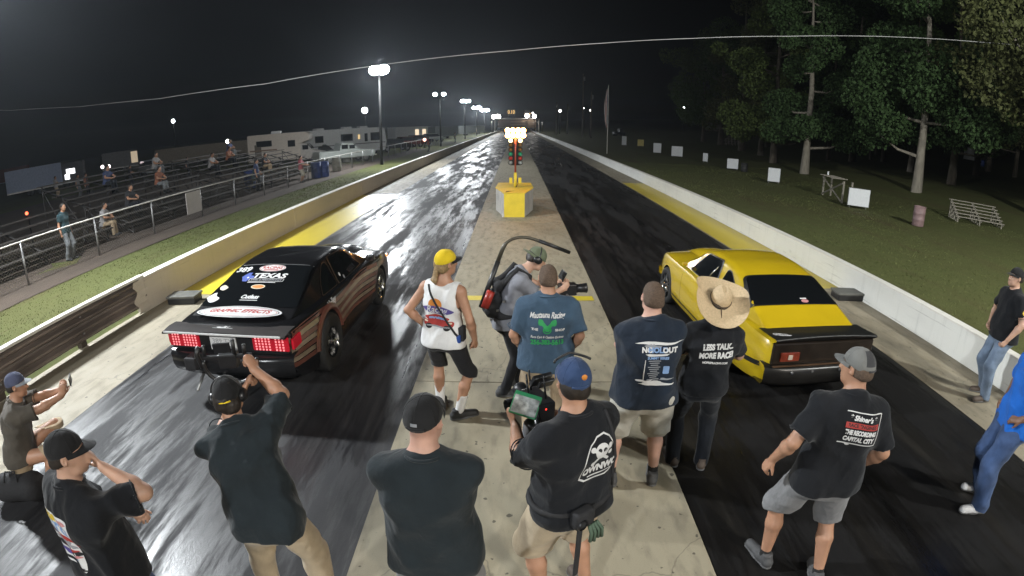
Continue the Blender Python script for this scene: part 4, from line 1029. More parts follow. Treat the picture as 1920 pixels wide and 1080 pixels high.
def straw_hat(per):
    q, sc = per['q'], per['sc']; m = mat('straw', (0.58, 0.44, 0.27), 0.75, 0, 0.14, 60, 0.5, 160); R = q.hR @ rotm(0, -22, 6); X = lambda *v: (q.hc + R @ np.array(v, float)) * sc
    P = []
    for i in range(15):
        row = []
        for j in range(49):
            a = 2 * math.pi * j / 48; t = i / 14; r0 = 0.088 + 0.018 * abs(math.sin(a)); rr = r0 + (0.165 + 0.035 * abs(math.sin(a))) * t
            lift = 0.090 * t ** 1.9 * abs(math.cos(a)) ** 2.2 - 0.02 * t * abs(math.sin(a))
            row.append(X(math.cos(a) * (rr - lift * 0.3), math.sin(a) * rr, 0.035 + lift))
        P.append(row)
    b = MB(); b.grid(P); b.grid([[p_ - (R @ np.array([0, 0, 0.004])) * sc for p_ in r_[::-1]] for r_ in P]); hat = b.build('cowboy_hat', m, per['root'], True)
    F = Field(q.hc - [0.2, 0.2, 0.1], q.hc + [0.2, 0.2, 0.28], 0.006)
    cX = lambda *v: q.hc + R @ np.array(v, float)
    F.el(cX(0, 0, 0.06), (0.090, 0.106, 0.115), R, 0.0); F.rc(cX(0, 0.05, 0.185), cX(0, -0.07, 0.178), 0.030, 0.022, 0, cut=True)
    for s in (1, -1): F.el(cX(s * 0.075, 0.075, 0.14), (0.03, 0.045, 0.04), R, 0, cut=True)
    F.plane(cX(0, 0, 0.034), R @ np.array([0, 0, -1.0])); F.build('crown', m, hat, sc, relax=3)
    b = MB(); b.tube([X(math.cos(a) * 0.0925, math.sin(a) * 0.1085, 0.05) for a in np.linspace(0, 2 * math.pi, 33)], 0.006 * sc, 6); b.build('hat_band', mat('hat_band', (0.09, 0.06, 0.035), 0.6), hat, True)
    b = MB(); b.tube([X(0.0, -0.108, 0.05), X(0.005, -0.18, 0.028), X(0.01, -0.245, 0.012)], 0.004 * sc, 5); b.build('cord', mat('hat_band', (0.09, 0.06, 0.035), 0.6), hat, True)
straw_hat(p_hat)

# camo cap, black tee with red and white print
p_camo = person('man in grey mesh cap, black tee with boxed print and grey shorts', (2.10, 2.45, 0.0), -12,
    dict(girth=1.08, lean=(0.04, 0.02), twist=-4, head=(38, 4, 3), armL=dict(to=(-0.38, 0.05, 0.99), hint=(-0.5, -1, 0), curl=0.45, fdir=(-0.35, 0.25, -0.9)), armR=dict(to=(0.30, 0.10, 0.93), hint=(0.6, -1, 0), curl=0.45), footL=(-0.20, 0.08, 25), footR=(0.18, -0.12, -8), shoulder=0.20),
    dict(m=C_BLACK, ease=0.03, hem=0.11, sleeve=0.80, seed=16, fold=0.010), dict(m=C_GREYSH, len='shorts', ease=0.034, below=0.0, seed=13, fold=0.008), dict(m=SH_GREY, sole=SOLE, sock=SOCK_B, sockh=0.05), dict(m=K_GREY, brim=K_GREY, strap=True, strapm=K_DKGREY), dict(m=H_BUZZ, thick=0.003, nape=0.05), skin='tan', height=1.86)
b = MB(); qh = p_camo['q']; R = qh.hR; P = []
for i in range(7):
    P.append([(qh.hc + R @ np.array([0.0912 * math.sin(a) * math.sin(w), -0.012 - 0.113 * math.cos(a) * math.sin(w), 0.026 + 0.1045 * math.cos(w)])) for a in np.linspace(-0.75, 0.75, 9) for w in [0.45 + 1.0 * i / 6]])
b.grid(P); child_of(p_camo, b, 'mesh_panel', K_DKGREY, p_camo['cap'])
pr = Print().text('* Shiner\'s *', 0.0, 0.085, 0.042, INK['white'], bold=0.0018, shear=0.2, width=0.19).poly(shape_rect(0.235, 0.036), 0, 0.04, INK['red']).text('RACE ENGINES', 0, 0.04, 0.03, INK['black'], bold=0.001, width=0.2).text('THE RECORDING', 0, -0.005, 0.04, INK['white'], bold=0.0025, width=0.22).text('CAPITAL CITY', 0, -0.05, 0.042, INK['white'], bold=0.0025, width=0.22)
pr.poly(shape_rect(0.25, 0.006), 0.0, 0.12, INK['white']).poly(shape_rect(0.006, 0.20), 0.128, 0.02, INK['white']).poly(shape_rect(0.27, 0.008), -0.005, -0.083, INK['white']).poly(shape_blob(0.02, 0.008, 5), -0.07, -0.088, INK['white'])
back_print(p_camo, pr, 1.33, 0.05)

# bottom row
p_cen = person('man in plain black tee and black cap with arms crossed, bottom centre', (-0.43, 2.0, 0.012), 2,
    dict(girth=1.13, head=(-14, 3, 0), armL=dict(to=(0.13, 0.27, 1.22), hint=(-1, -0.1, -0.35), curl=0.5, fdir=(1, 0.1, 0)), armR=dict(to=(-0.12, 0.27, 1.20), hint=(1, -0.1, -0.35), curl=0.5, fdir=(-1, 0.1, 0.1)), shoulder=0.195),
    dict(m=C_DKSLATE, ease=0.03, hem=0.13, sleeve=0.82, seed=18, fold=0.009), dict(m=C_GREYSH, len='shorts', ease=0.03, seed=15), dict(m=SH_BLACK, sole=SOLE), dict(m=K_BLACK, strap=True), None, skin='pink', height=1.86)
b = MB(); q_ = p_cen['q']; P = [[q_.hc + q_.hR @ np.array([0.0925 * math.sin(a), -0.012 - 0.1155 * math.cos(a), z - 0.012]) for a in np.linspace(-0.17, 0.17, 7)] for z in (0.038, 0.054)]
b.grid(P); child_of(p_cen, b, 'cap_patch', INK['grey'], p_cen['cap'])
p_left = person('man in black cap and colourful back print tee, hand raised to his mouth', (-2.27, 1.52, 0.0), -16,
    dict(girth=1.14, belly=0.5, head=(-38, 6, 0), armR=dict(to=(0.13, 0.165, 1.545), hint=(1.0, 0.35, -0.9), curl=0.9, fdir=(-0.75, -0.1, 0.6), palm=(-0.3, -1, -0.2)), armL=dict(to=(0.06, 0.25, 1.15), hint=(-1, 0.1, -0.6), curl=0.8, fdir=(1, 0.1, 0.2)), shoulder=0.20),
    dict(m=C_BLACK, ease=0.035, hem=0.10, sleeve=0.85, seed=19, fold=0.011), dict(m=C_JEAN, len='pants', ease=0.025, seed=16), dict(m=SH_BLACK, sole=SOLE), dict(m=K_BLACK, brim=K_BLACK), dict(m=H_DARK, thick=0.003, nape=0.05), skin='light', height=1.80)
pr = Print().poly(shape_rect(0.26, 0.34, 0.015), 0, 0, INK['white']).poly(shape_rect(0.11, 0.05), -0.06, 0.135, INK['yellow']).poly(shape_blob(0.05, 0.02, 2), 0.06, 0.14, INK['pink']).text('LTG', 0.0, 0.085, 0.075, INK['lightblue'], bold=0.004, width=0.22).poly(shape_blob(0.12, 0.016, 3, 0.4), 0, 0.04, INK['red']).poly(shape_blob(0.10, 0.022, 5, 0.4), 0.01, 0.0, INK['grey']).poly(shape_blob(0.11, 0.026, 7, 0.35), 0, -0.045, INK['black']).poly(shape_blob(0.05, 0.012, 8, 0.35), 0.05, -0.035, INK['red']).text('eff', 0.05, -0.10, 0.075, INK['lightblue'], bold=0.003).poly(shape_blob(0.07, 0.014, 12, 0.4), -0.06, -0.10, INK['purple']).poly(shape_blob(0.11, 0.012, 13, 0.5), 0.0, -0.15, INK['black']).poly(shape_blob(0.05, 0.010, 17, 0.5), -0.07, 0.055, INK['black']).poly(shape_blob(0.04, 0.010, 18, 0.5), 0.07, -0.07, INK['pink'])
back_print(p_left, pr, 1.21, -0.03)
rig3_at = at_z((428, 676), 1.66)
def to_local(w, loc, yaw, sc): return tuple((Matrix.Rotation(-math.radians(yaw), 3, 'Z') @ (Vector(w) - Vector(loc))) / sc)
rg_ = Matrix.Rotation(math.radians(14), 3, 'Z'); gripR, gripL = (to_local(rig3_at + rg_ @ Vector(v), (-1.50, 2.20, 0), 10, 1.78 / 1.8) for v in ((0.20, -0.10, -0.03), (-0.21, -0.09, -0.06)))
p_cam3 = person('cameraman in dark tee, black cap and headphones raising a ring-handled camera', (-1.50, 2.20, 0.0), 10,
    dict(girth=1.08, lean=(-0.13, 0.20), hipy=-0.05, head=(6, 2, -4), headoff=(-0.01, 0.05, 0), armR=dict(to=gripR, hint=(1.0, -0.1, -0.4), curl=0.9, fdir=(-0.5, 0.5, 0.6), palm=(-0.6, 0.6, 0)), armL=dict(to=(-0.17, 0.50, 1.50), hint=(-0.7, -0.1, -1), curl=0.9, palm=(0.8, 0.4, 0)), footL=(-0.20, 0.05, 15), footR=(0.22, -0.05, -15), shoulder=0.20),
    dict(m=C_DKSLATE, ease=0.032, hem=0.12, sleeve=0.78, seed=23, fold=0.012), dict(m=C_KHAKI, len='pants', ease=0.03, seed=18, fold=0.010), dict(m=SH_BROWN, sole=SOLE), dict(m=K_BLACK, strap=True, strapm=K_YEL), dict(m=H_DARK, thick=0.010, nape=0.075, rough=0.004), skin='tan', height=1.78)
ear_muffs(p_cam3['q'], p_cam3['root'], p_cam3['sc'], M_PLASTIC)
cr_ = at_z((428, 676), 1.66)
rig3 = thing('camera_rig', 'small camera on a black ring grip raised toward the black car', 'camera', cr_, math.radians(14))
b = MB(); b.tube([(0.01 + 0.19 * math.cos(a), 0.0, -0.02 + 0.15 * math.sin(a)) for a in np.linspace(math.radians(170), math.radians(370), 20)], 0.014, 8); b.build('ring_grip', M_PLASTIC, rig3, True)
b = MB(); b.box((0, 0, 0.03), (0.34, 0.03, 0.025), bev=0.006); b.build('cross_bar', M_PLASTIC, rig3)
b = MB(); b.box((0.0, 0.02, 0.0), (0.13, 0.09, 0.10), bev=0.012); b.build('camera_body', M_PLASTIC, rig3)
b = MB(); b.lathe([(0.01, 0.0), (0.034, 0.0), (0.036, 0.08), (0.03, 0.085), (0.026, 0.07)], 16, (0.0, 0.06, 0.0), 'y'); b.build('lens', M_PLASTIC, rig3, True)
b = MB(); b.box((-0.02, -0.02, 0.10), (0.12, 0.015, 0.075), Matrix.Rotation(0.25, 3, 'X'), 0.004); b.build('monitor', M_PLASTIC, rig3)
for dx, dz in ((-0.16, 0.09), (0.12, 0.08), (0.05, 0.12)):
    b = MB(); b.tube([(dx, 0, 0.03), (dx + 0.01, -0.01, 0.03 + dz)], 0.014, 8); b.build('knob', M_PLASTIC, rig3, True)
b = MB(); b.tube([(-0.19, 0.0, -0.04), (-0.22, 0.01, 0.05), (-0.20, 0.02, 0.10)], 0.018, 8); b.build('handle', M_PLASTIC, rig3, True)

p_cam5 = person('cameraman in navy cap and black tee with white badge print, camera in left hand', (0.33, 2.40, 0.012), 36,
    dict(girth=1.10, belly=0.35, head=(-24, 4, 0), armL=dict(to=(-0.10, 0.40, 1.24), hint=(-0.8, -0.5, -1), curl=0.9, fdir=(0.1, 0.75, 0.6), palm=(1, 0, 0.2)), armR=dict(to=(0.16, 0.44, 1.22), hint=(1, -0.4, -0.9), curl=0.8), footL=(-0.15, 0.02, 10), footR=(0.16, -0.06, -12), shoulder=0.20),
    dict(m=C_BLACK, ease=0.034, hem=0.09, sleeve=0.82, seed=25, fold=0.011), dict(m=C_KHAKI, len='shorts', ease=0.036, below=0.03, seed=20, fold=0.010), dict(m=SH_BROWN, sole=SOLE, sock=SOCK_B, sockh=0.05), dict(m=K_BLUE, brim=K_BLUE, strap=True), dict(m=H_DARK, thick=0.004, nape=0.06), skin='tan', height=1.86)
tri = [(-0.15, -0.10), (-0.11, -0.13), (0.05, -0.145), (0.155, -0.10), (0.15, -0.05), (0.06, 0.12), (0.02, 0.15), (-0.03, 0.14), (-0.07, 0.10), (-0.14, -0.05)]
V_, F_ = shape_ring(tri, (0.93, 0.93)); pr = Print().mesh(V_, F_, 0, 0, INK['white'])
pr.poly(shape_ell(0.042, 0.05), 0.0, 0.045, INK['white']).poly(shape_ell(0.012, 0.014, 12), -0.016, 0.052, INK['black']).poly(shape_ell(0.012, 0.014, 12), 0.016, 0.052, INK['black']).poly(shape_rect(0.03, 0.018, 0.004), 0, 0.008, INK['white'])
for s in (1, -1): pr.poly(shape_rect(0.13, 0.018, 0.008), 0, 0.02, INK['white'], rot=s * 0.7).poly(shape_ell(0.017, 0.017, 12), s * 0.055, 0.02 + 0.045, INK['white']).poly(shape_ell(0.015, 0.015, 12), -s * 0.055, -0.025 * s, INK['white'])
pr.text('OWNWO', 0.0, -0.065, 0.062, INK['white'], bold=0.004, width=0.25).poly(shape_rect(0.17, 0.008), 0, -0.105, INK['white'], rot=0.02)
back_print(p_cam5, pr, 1.28, 0.05, name='print')
q_ = p_cam5['q']
b = MB(); P = [q_.hc + q_.hR @ np.array([0.10 * math.sin(a), 0.01 + 0.05 * math.cos(a), 0.131 - 0.03 * abs(math.sin(a))]) for a in np.linspace(-1.4, 1.4, 15)]; b.tube(P, 0.007, 6); child_of(p_cam5, b, 'sunglasses', M_PLASTIC, p_cam5['cap'])
b = MB(); b.lathe([(0.0001, 0.004), (0.014, 0.004), (0.016, 0)], 14, tuple(q_.hc + q_.hR @ np.array([0.02, -0.116, 0.062])), rot=Matrix(q_.hR.tolist()) @ Matrix.Rotation(math.pi / 2, 3, 'X')); child_of(p_cam5, b, 'cap_badge', INK['orange'], p_cam5['cap'])
path = surf_path(p_cam5, p_cam5['shirt'], [q_.neck + q_.sx * 0.12 + q_.ax * (0.02 - 0.02 * t) + q_.sx * 0.08 * t - np.array([0, 0, 0.5 * t]) for t in np.linspace(0, 1, 10)], q_.sy)
b = MB(); b.tube(path, 0.012, 6); b.build('shoulder_strap', M_STRAP, p_cam5['root'], True)
b = MB(); pts = []
for a in np.linspace(0, 2 * math.pi, 25): pts.append(q_.hip + np.array([0, 0, 0.02]) + q_.hx * 0.235 * q_.g * math.cos(a) + np.array([0, 0.175 * q_.g * math.sin(a) + 0.0, 0]))
b.tube(pts, 0.020, 6); belt = child_of(p_cam5, b, 'belt', M_STRAP)
b = MB(); b.box((-0.10, -0.215, 0.97), (0.13, 0.07, 0.11), bev=0.018); child_of(p_cam5, b, 'pouch', M_STRAP, belt)
b = MB(); b.lathe([(0.0001, 0.02), (0.03, 0.018), (0.036, 0.0), (0.03, -0.01)], 14, (-0.13, -0.25, 0.95), 'y'); child_of(p_cam5, b, 'lens_cap', M_PLASTIC, belt)
b = MB(); b.box((-0.13, -0.235, 0.72), (0.035, 0.012, 0.38), bev=0.004); child_of(p_cam5, b, 'hanging_strap', M_STRAP, belt)
for k in range(4):
    b = MB(); b.tube([(-0.06 + 0.018 * k, -0.235, 0.90), (-0.05 + 0.026 * k, -0.25, 0.84), (-0.055 + 0.03 * k, -0.25, 0.78 - 0.012 * (k % 2))], 0.012, 6); child_of(p_cam5, b, 'glove_finger', mat('glove_green', (0.07, 0.11, 0.075), 0.8), belt)
cr_ = at_z((1000, 760), 1.36)
rig5 = thing('camera_rig', 'cinema camera with green edged side monitor held at bottom centre', 'camera', cr_, math.radians(28))
b = MB(); b.box((0.03, 0, 0), (0.12, 0.24, 0.13), bev=0.012); b.build('camera_body', M_PLASTIC, rig5)
rx = Matrix.Rotation(math.radians(-28), 3, 'Z') @ Matrix.Rotation(math.radians(-50), 3, 'X') @ Matrix.Rotation(math.radians(18), 3, 'Y')
b = MB(); b.box((-0.09, -0.06, 0.06), (0.17, 0.02, 0.15), rx, 0.005); scr = b.build('monitor', mat('monitor_green', (0.03, 0.22, 0.09), 0.4), rig5)
b = MB(); nn_ = rx @ Vector((0, -0.0115, -0.010)); b.box((-0.09 + nn_.x, -0.06 + nn_.y, 0.06 + nn_.z), (0.155, 0.004, 0.115), rx); b.build('screen', mat('monitor_screen', (0.30, 0.31, 0.30), 0.25, 0, 0.6, 26), scr)
b = MB(); b.box((0.06, 0.02, 0.16), (0.13, 0.03, 0.10), Matrix.Rotation(0.6, 3, 'X'), 0.006); b.build('top_monitor', M_PLASTIC, rig5)
b = MB(); b.box((0.075, -0.02, 0.15), (0.10, 0.02, 0.07), Matrix.Rotation(0.6, 3, 'X'), 0.004); b.build('battery', M_PLASTIC, rig5)
for k, (x_, y_) in enumerate(((-0.02, 0.02), (0.0, 0.06), (0.03, 0.08), (0.055, -0.06))):
    b = MB(); b.tube([(x_, y_, 0.05), (x_ - 0.01, y_ + 0.02, 0.17 + 0.015 * k)], 0.006, 6); b.build('antenna', M_PLASTIC, rig5, True)
b = MB(); b.lathe([(0.01, 0), (0.045, 0.0), (0.048, 0.10), (0.055, 0.12), (0.042, 0.125), (0.035, 0.1)], 18, (0.03, 0.12, -0.01), 'y'); b.build('lens', M_PLASTIC, rig5, True)
b = MB(); b.lathe([(0.0001, 0.035), (0.04, 0.033), (0.045, 0.0), (0.04, -0.03)], 14, (-0.11, 0.10, -0.02), 'x'); b.build('follow_focus', M_PLASTIC, rig5, True)
b = MB(); b.tube([(-0.03, -0.1, -0.02), (-0.06, -0.16, -0.10), (-0.02, -0.12, -0.16)], 0.02, 8); b.build('handle', M_PLASTIC, rig5, True)
b = MB(); b.lathe([(0.0001, 0.004), (0.006, 0.003)], 8, (0.02, -0.125, 0.03), 'y'); b.build('tally_light', emitter('tally_red', (1, 0.05, 0.03), 4), rig5)
F = Field((-0.16, -0.2, -0.42), (0.14, 0.14, -0.08), 0.01); F.rc((-0.03, -0.02, -0.14), (-0.05, -0.03, -0.34), 0.055, 0.06, 0.02, flat=((1, 0, 0), 0.8)); F.wrinkle(0.004, 3); F.build('side_bag', mat('grey_bag', (0.16, 0.16, 0.17), 0.85), rig5)

# right edge
p_wall = person('man in black tee, cap and pale jeans standing against the white wall', (6.50, 4.58, 0.004), 72,
    dict(girth=1.08, belly=0.5, head=(6, -2, 0), armL=dict(to=(-0.27, 0.10, 0.93), hint=(-0.6, -1, 0), curl=0.5), armR=dict(to=(0.22, 0.12, 1.0), hint=(1, -0.6, 0)), footL=(-0.14, 0.08, 10), footR=(0.14, -0.06, -8)),
    dict(m=C_BLACK, ease=0.03, hem=0.10, sleeve=0.78, seed=27), dict(m=C_LTJEAN, len='pants', ease=0.022, seed=22), dict(m=SH_BROWN, sole=SOLE), dict(m=K_BLACK), dict(m=H_DARK, thick=0.003, nape=0.05), skin='light', height=1.86)
b = MB(); b.lathe([(0.0001, 0.004), (0.03, 0.003), (0.032, 0)], 16, (0, 0, 0)); q_ = p_wall['q']
pr = Print().poly(shape_ell(0.032, 0.032, 18), 0, 0, INK['yellow']).poly(shape_rect(0.045, 0.01), 0, 0, INK['black'], rot=0.8)
pr.apply('badge', p_wall['shirt'], tuple((q_.sho[-1] * 0.6 + q_.elb[-1] * 0.4) * p_wall['sc']), (0, 1, 0), (0, 0, 1), (1, 0, 0), p_wall['shirt'], 0.004, 0.5)
p_royal = person('man in bright blue tee and blue jeans at the right edge, hands on hips', (4.52, 2.72, 0.0), 62,
    dict(girth=1.06, lean=(0.0, -0.02), head=(10, 0, 0), armL=dict(to=(-0.22, 0.06, 1.03), hint=(-1, -0.7, 0), fdir=(0.5, 0.7, -0.3), palm=(0.6, 0.2, -0.6)), armR=dict(to=(0.22, 0.06, 1.03), hint=(1, -0.7, 0), fdir=(-0.5, 0.7, -0.3), palm=(-0.6, 0.2, -0.6)), footL=(-0.17, 0.08, 12), footR=(0.16, -0.04, -8)),
    dict(m=C_ROYAL, ease=0.034, hem=0.11, sleeve=0.82, seed=29, fold=0.011), dict(m=C_JEAN, len='pants', ease=0.034, seed=24, fold=0.010), dict(m=SH_WHITE, sole=SOLE), None, dict(m=H_DARK, thick=0.004, nape=0.05), skin='brown', height=1.84)
# crouching phone photographer at the left edge
p_crouch = person('crouching man in grey cap and olive tee filming with a phone, left edge', (-4.68, 2.95, 0.004), -48,
    dict(hipz=0.42, hipy=-0.22, lean=(0.0, 0.16), girth=1.08, head=(-4, 6, 0), armR=dict(to=(0.06, 0.50, 0.92), hint=(1, -0.2, -0.8), curl=0.9, fdir=(-0.2, 0.5, 0.9), palm=(-1, 0, 0)), armL=dict(to=(-0.06, 0.50, 0.92), hint=(-1, -0.2, -0.8), curl=0.9, fdir=(0.2, 0.5, 0.9), palm=(1, 0, 0)), footL=(-0.17, 0.12, 12), footR=(0.17, -0.02, -12), kneeR=(0.4, 1, 0.6), kneeL=(-0.4, 1, 0.6)),
    dict(m=C_OLIVE, ease=0.028, hem=0.06, sleeve=0.8, seed=33), dict(m=C_TANSHORT, len='shorts', ease=0.03, below=0.02, seed=26), dict(m=SH_BLACK, sole=SOLE, sock=SOCK_W, sockh=0.08), dict(m=K_BLUEGREY, brim=mat('cap_brim_grey', (0.25, 0.27, 0.3), 0.8)), dict(m=H_DARK, thick=0.003, nape=0.05), skin='tan', height=1.80)
ph = thing('smartphone', 'black smartphone held up by the crouching man', 'phone', in_frame(p_crouch, (0.0, 0.56, 1.02)), math.radians(-48))
b = MB(); b.box((0, 0, 0), (0.16, 0.01, 0.078), bev=0.004); b.build('phone_body', M_PLASTIC, ph)
b = MB(); b.box((0, -0.0062, 0), (0.145, 0.002, 0.068)); b.build('screen', mat('phone_screen', (0.05, 0.055, 0.07), 0.1, 0, 0.4, 30), ph)
bag = thing('duffel_bag', 'rounded black duffel bag on the ground beside the crouching man', 'bag', tuple(at_z((48, 935), 0.0)), math.radians(20))
F = Field((-0.4, -0.35, -0.02), (0.4, 0.35, 0.42), 0.014); F.rc((-0.17, 0, 0.15), (0.17, 0, 0.15), 0.155, 0.16, 0.05, flat=((0, 0, 1), 0.95)); F.wrinkle(0.010, 8, (10, 30)); F.plane((0, 0, 0.005), (0, 0, -1)); F.build('bag_body', M_STRAP, bag)
for s in (1, -1):
    b = MB(); b.tube([(-0.09, s * 0.10, 0.27), (-0.06, s * 0.05, 0.36), (0.06, s * 0.05, 0.36), (0.09, s * 0.10, 0.27)], 0.011, 6); b.build('handle', M_STRAP, bag, True)
# ------------------------------------------------------------------ the two race cars
def itp(xs, ys):
    """smooth monotone interpolation through the points"""
    xs, ys = np.array(xs, float), np.array(ys, float); h = np.diff(xs); d = np.diff(ys) / h; m = np.zeros(len(xs))
    m[0], m[-1] = d[0], d[-1]
    for i in range(1, len(xs) - 1):
        m[i] = 0 if d[i - 1] * d[i] <= 0 else 2 * d[i - 1] * d[i] / (d[i - 1] + d[i])
    def f(x):
        x = min(max(x, xs[0]), xs[-1]); i = min(len(xs) - 2, max(0, int(np.searchsorted(xs, x)) - 1)); t = (x - xs[i]) / h[i]
        return (2 * t ** 3 - 3 * t * t + 1) * ys[i] + (t ** 3 - 2 * t * t + t) * h[i] * m[i] + (-2 * t ** 3 + 3 * t * t) * ys[i + 1] + (t ** 3 - t * t) * h[i] * m[i + 1]
    return f
def car_paint(name, col, flake=0.05, rough=0.28):
    m = mat(name, col, rough, 0.0, flake, 3, 0.0, 1, spec=0.5, coat=0.9); return m
M_GLASS = mat('dark_car_glass', (0.006, 0.007, 0.008), 0.06, 0, 0.0, spec=0.55); M_TYRE = mat('tyre_rubber', (0.016, 0.016, 0.016), 0.75, 0, 0.3, 20); M_CHROME = mat('chrome', (0.7, 0.7, 0.7), 0.12, 1.0, 0.05); M_TRIM = mat('black_trim', (0.01, 0.01, 0.01), 0.45, 0, 0.1)
M_WELL = mat('wheel_well', (0.006, 0.006, 0.006), 0.9, 0, 0.0); M_SEAM = mat('panel_gap', (0.004, 0.004, 0.004), 0.9, 0, 0.0)
def section(w, zs, zb, crown, inset, n=5):
    """half section of the lower body from sill to the centre line (x>0)"""
    pts = [(w * 0.80, zs - 0.03), (w - 0.045, zs), (w - 0.012, zs + 0.07), (w, zs + 0.20), (w, (zs + zb) / 2 + 0.06), (w - 0.012, zb - 0.14), (w - 0.030, zb - 0.06), (w - 0.055, zb - 0.018), (w - 0.095, zb)]
    x0, z0 = pts[-1]
    for k in range(1, n + 1):
        t = k / n; pts.append((x0 * (1 - t), z0 + crown * (1 - (1 - t) ** 2)))
    return pts
def lower_body(spec):
    L_ = spec['L']; ys = sorted(set([0, 0.015, 0.05, 0.10] + list(np.linspace(0.16, L_ - 0.16, 46)) + [L_ - 0.1, L_ - 0.05, L_ - 0.015, L_]))
    rows = []
    for y in ys:
        h = section(spec['w'](y), spec['zs'](y), spec['zb'](y), spec['crown'](y), 0)
        e = 1 - 0.10 * max(0, 1 - y / 0.10) ** 2 - 0.12 * max(0, 1 - (L_ - y) / 0.12) ** 2
        full = [(-x, z) for x, z in h] + [(x, z) for x, z in h[::-1][1:]]
        zm = (spec['zs'](y) + spec['zb'](y)) / 2
        rows.append([(x * (0.5 + 0.5 * e), y, zm + (z - zm) * e) for x, z in full])
    b = MB(); b.grid(rows, closed=True); n = len(rows[0])
    b.f.append(tuple(range(n))); b.mi.append(0); k = (len(rows) - 1) * n; b.f.append(tuple(range(k, k + n))[::-1]); b.mi.append(0)
    return b
def cut_wells(o, wheels):
    """wheels: (x centre of the opening, y, z, r, depth) cut out of a closed body"""
    cut = MB()
    for (x, y, z, r, dp) in wheels:
        prof = [(0.0001, -dp / 2), (r, -dp / 2), (r, dp / 2), (0.0001, dp / 2)]; cut.lathe(prof, 36, (x, y, z), 'x')
    co = cut.build('cutter', M_WELL, o.parent)
    bm = bmesh.new(); bm.from_mesh(co.data); bmesh.ops.remove_doubles(bm, verts=bm.verts, dist=0.001); bmesh.ops.recalc_face_normals(bm, faces=bm.faces); bm.to_mesh(co.data); bm.free()
    bm = bmesh.new(); bm.from_mesh(o.data); bmesh.ops.recalc_face_normals(bm, faces=bm.faces); bm.to_mesh(o.data); bm.free()
    o.data.materials.append(M_WELL)
    for p in co.data.polygons: p.material_index = 1
    co.data.materials.clear(); co.data.materials.append(o.data.materials[0]); co.data.materials.append(M_WELL)
    for p in co.data.polygons: p.material_index = 1
    md = o.modifiers.new('b', 'BOOLEAN'); md.operation = 'DIFFERENCE'; md.object = co; md.solver = 'EXACT'; bpy.context.view_layer.update()
    me = bpy.data.meshes.new_from_object(o.evaluated_get(bpy.context.evaluated_depsgraph_get()))
    o.modifiers.clear(); o.data = me; bpy.data.objects.remove(co)
    return o
def greenhouse(spec):
    y0, y1 = spec['gy']; rows = []
    for y in sorted(set(list(np.linspace(y0, y1, 52)))):
        zt, wt, wb, zb = spec['zt'](y), spec['wt'](y), spec['wgb'](y), spec['zb'](y) - 0.02
        zt = max(zt, zb + 0.012); hgt = zt - zb; k = min(1.0, hgt / 0.30); wt_ = wb + (wt - wb) * k; half = []
        for t in np.linspace(0, 0.80, 7): half.append((wb + (wt_ - wb) * t, zb + hgt * 0.94 * t))
        xe, ze = half[-1]; r = min(0.10, hgt * 0.5)
        for t in (0.25, 0.5, 0.75, 1.0):
            a = t * math.pi / 2; half.append((xe - (wb - wt_) * 0.2 * t - r * 0.9 * (1 - math.cos(a)), ze + (zt - 0.02 * k - ze) * math.sin(a)))
        xe, ze = half[-1]
        for t in np.linspace(0.15, 1, 6): half.append((xe * (1 - t), ze + (zt - ze) * (1 - (1 - t) ** 2)))
        rows.append([(-x, y, z) for x, z in half] + [(x, y, z) for x, z in half[::-1][1:]])
    b = MB(); b.grid(rows); return b
def wheel(parent, x, y, z, r, wdt, rimr, side, style='street'):
    w = bpy.data.objects.new('wheel', None); COL.objects.link(w); w.parent = parent; w.location = (x, y, z)
    h = wdt / 2; prof = [(rimr, -h + 0.01), (rimr + 0.02, -h), (r - 0.05, -h - 0.004), (r - 0.012, -h + 0.012), (r, -h + 0.04), (r, h - 0.04), (r - 0.012, h - 0.012), (r - 0.05, h + 0.004), (rimr + 0.02, h), (rimr, h - 0.01)]
    b = MB(); b.lathe(prof, 36, (0, 0, 0), 'x'); b.build('tyre', M_TYRE, w, True)
    d = side
    b = MB(); b.lathe([(rimr, -h * 0.98), (rimr - 0.012, -h * 0.8), (rimr - 0.02, h * 0.8), (rimr, h * 0.98)], 30, (0, 0, 0), 'x')
    ox = d * (h * 0.35 if style == 'street' else -h * 0.1)
    b.lathe([(0.001, ox + d * 0.02), (0.05, ox + d * 0.02), (0.06, ox), (0.001 + 0.06, ox - d * 0.03)], 20, (0, 0, 0), 'x')
    for k in range(5 if style == 'street' else 8):
        a = 2 * math.pi * k / (5 if style == 'street' else 8); c, s_ = math.cos(a), math.sin(a)
        b.tube([(ox, 0.04 * c, 0.04 * s_), (ox + d * 0.01, (rimr - 0.015) * c, (rimr - 0.015) * s_)], [0.032, 0.02] if style == 'street' else [0.016, 0.012], 8)
    b.lathe([(0.001, ox - d * 0.04), (rimr - 0.03, ox - d * 0.05)], 24, (0, 0, 0), 'x', mi=0)
    b.build('rim', M_CHROME, w, True)
    b = MB(); b.lathe([(0.02, ox - d * 0.06), (rimr - 0.03, ox - d * 0.062)], 24, (0, 0, 0), 'x'); b.build('brake_disc', M_TRIM, w)
    return w
def car_patch(car, name, target, pts, centre, U, V, D, m, parent, lift=0.004, ring=None, ringm=None):
    p = Print().poly(pts, 0, 0, m); o = p.apply(name, target, centre, U, V, D, parent, lift, 2.5, 0.06)
    if 'kind' in o: del o['kind']
    if ring:
        V_, F_ = shape_ring([(q[0] * ring, q[1] * ring) for q in pts], (1 / ring * 0.985, 1 / ring * 0.985)); q = Print().mesh(V_, F_, 0, 0, ringm).apply('window_trim', target, centre, U, V, D, o, lift + 0.002, 2.5, 0.06)
        if 'kind' in q: del q['kind']
    return o
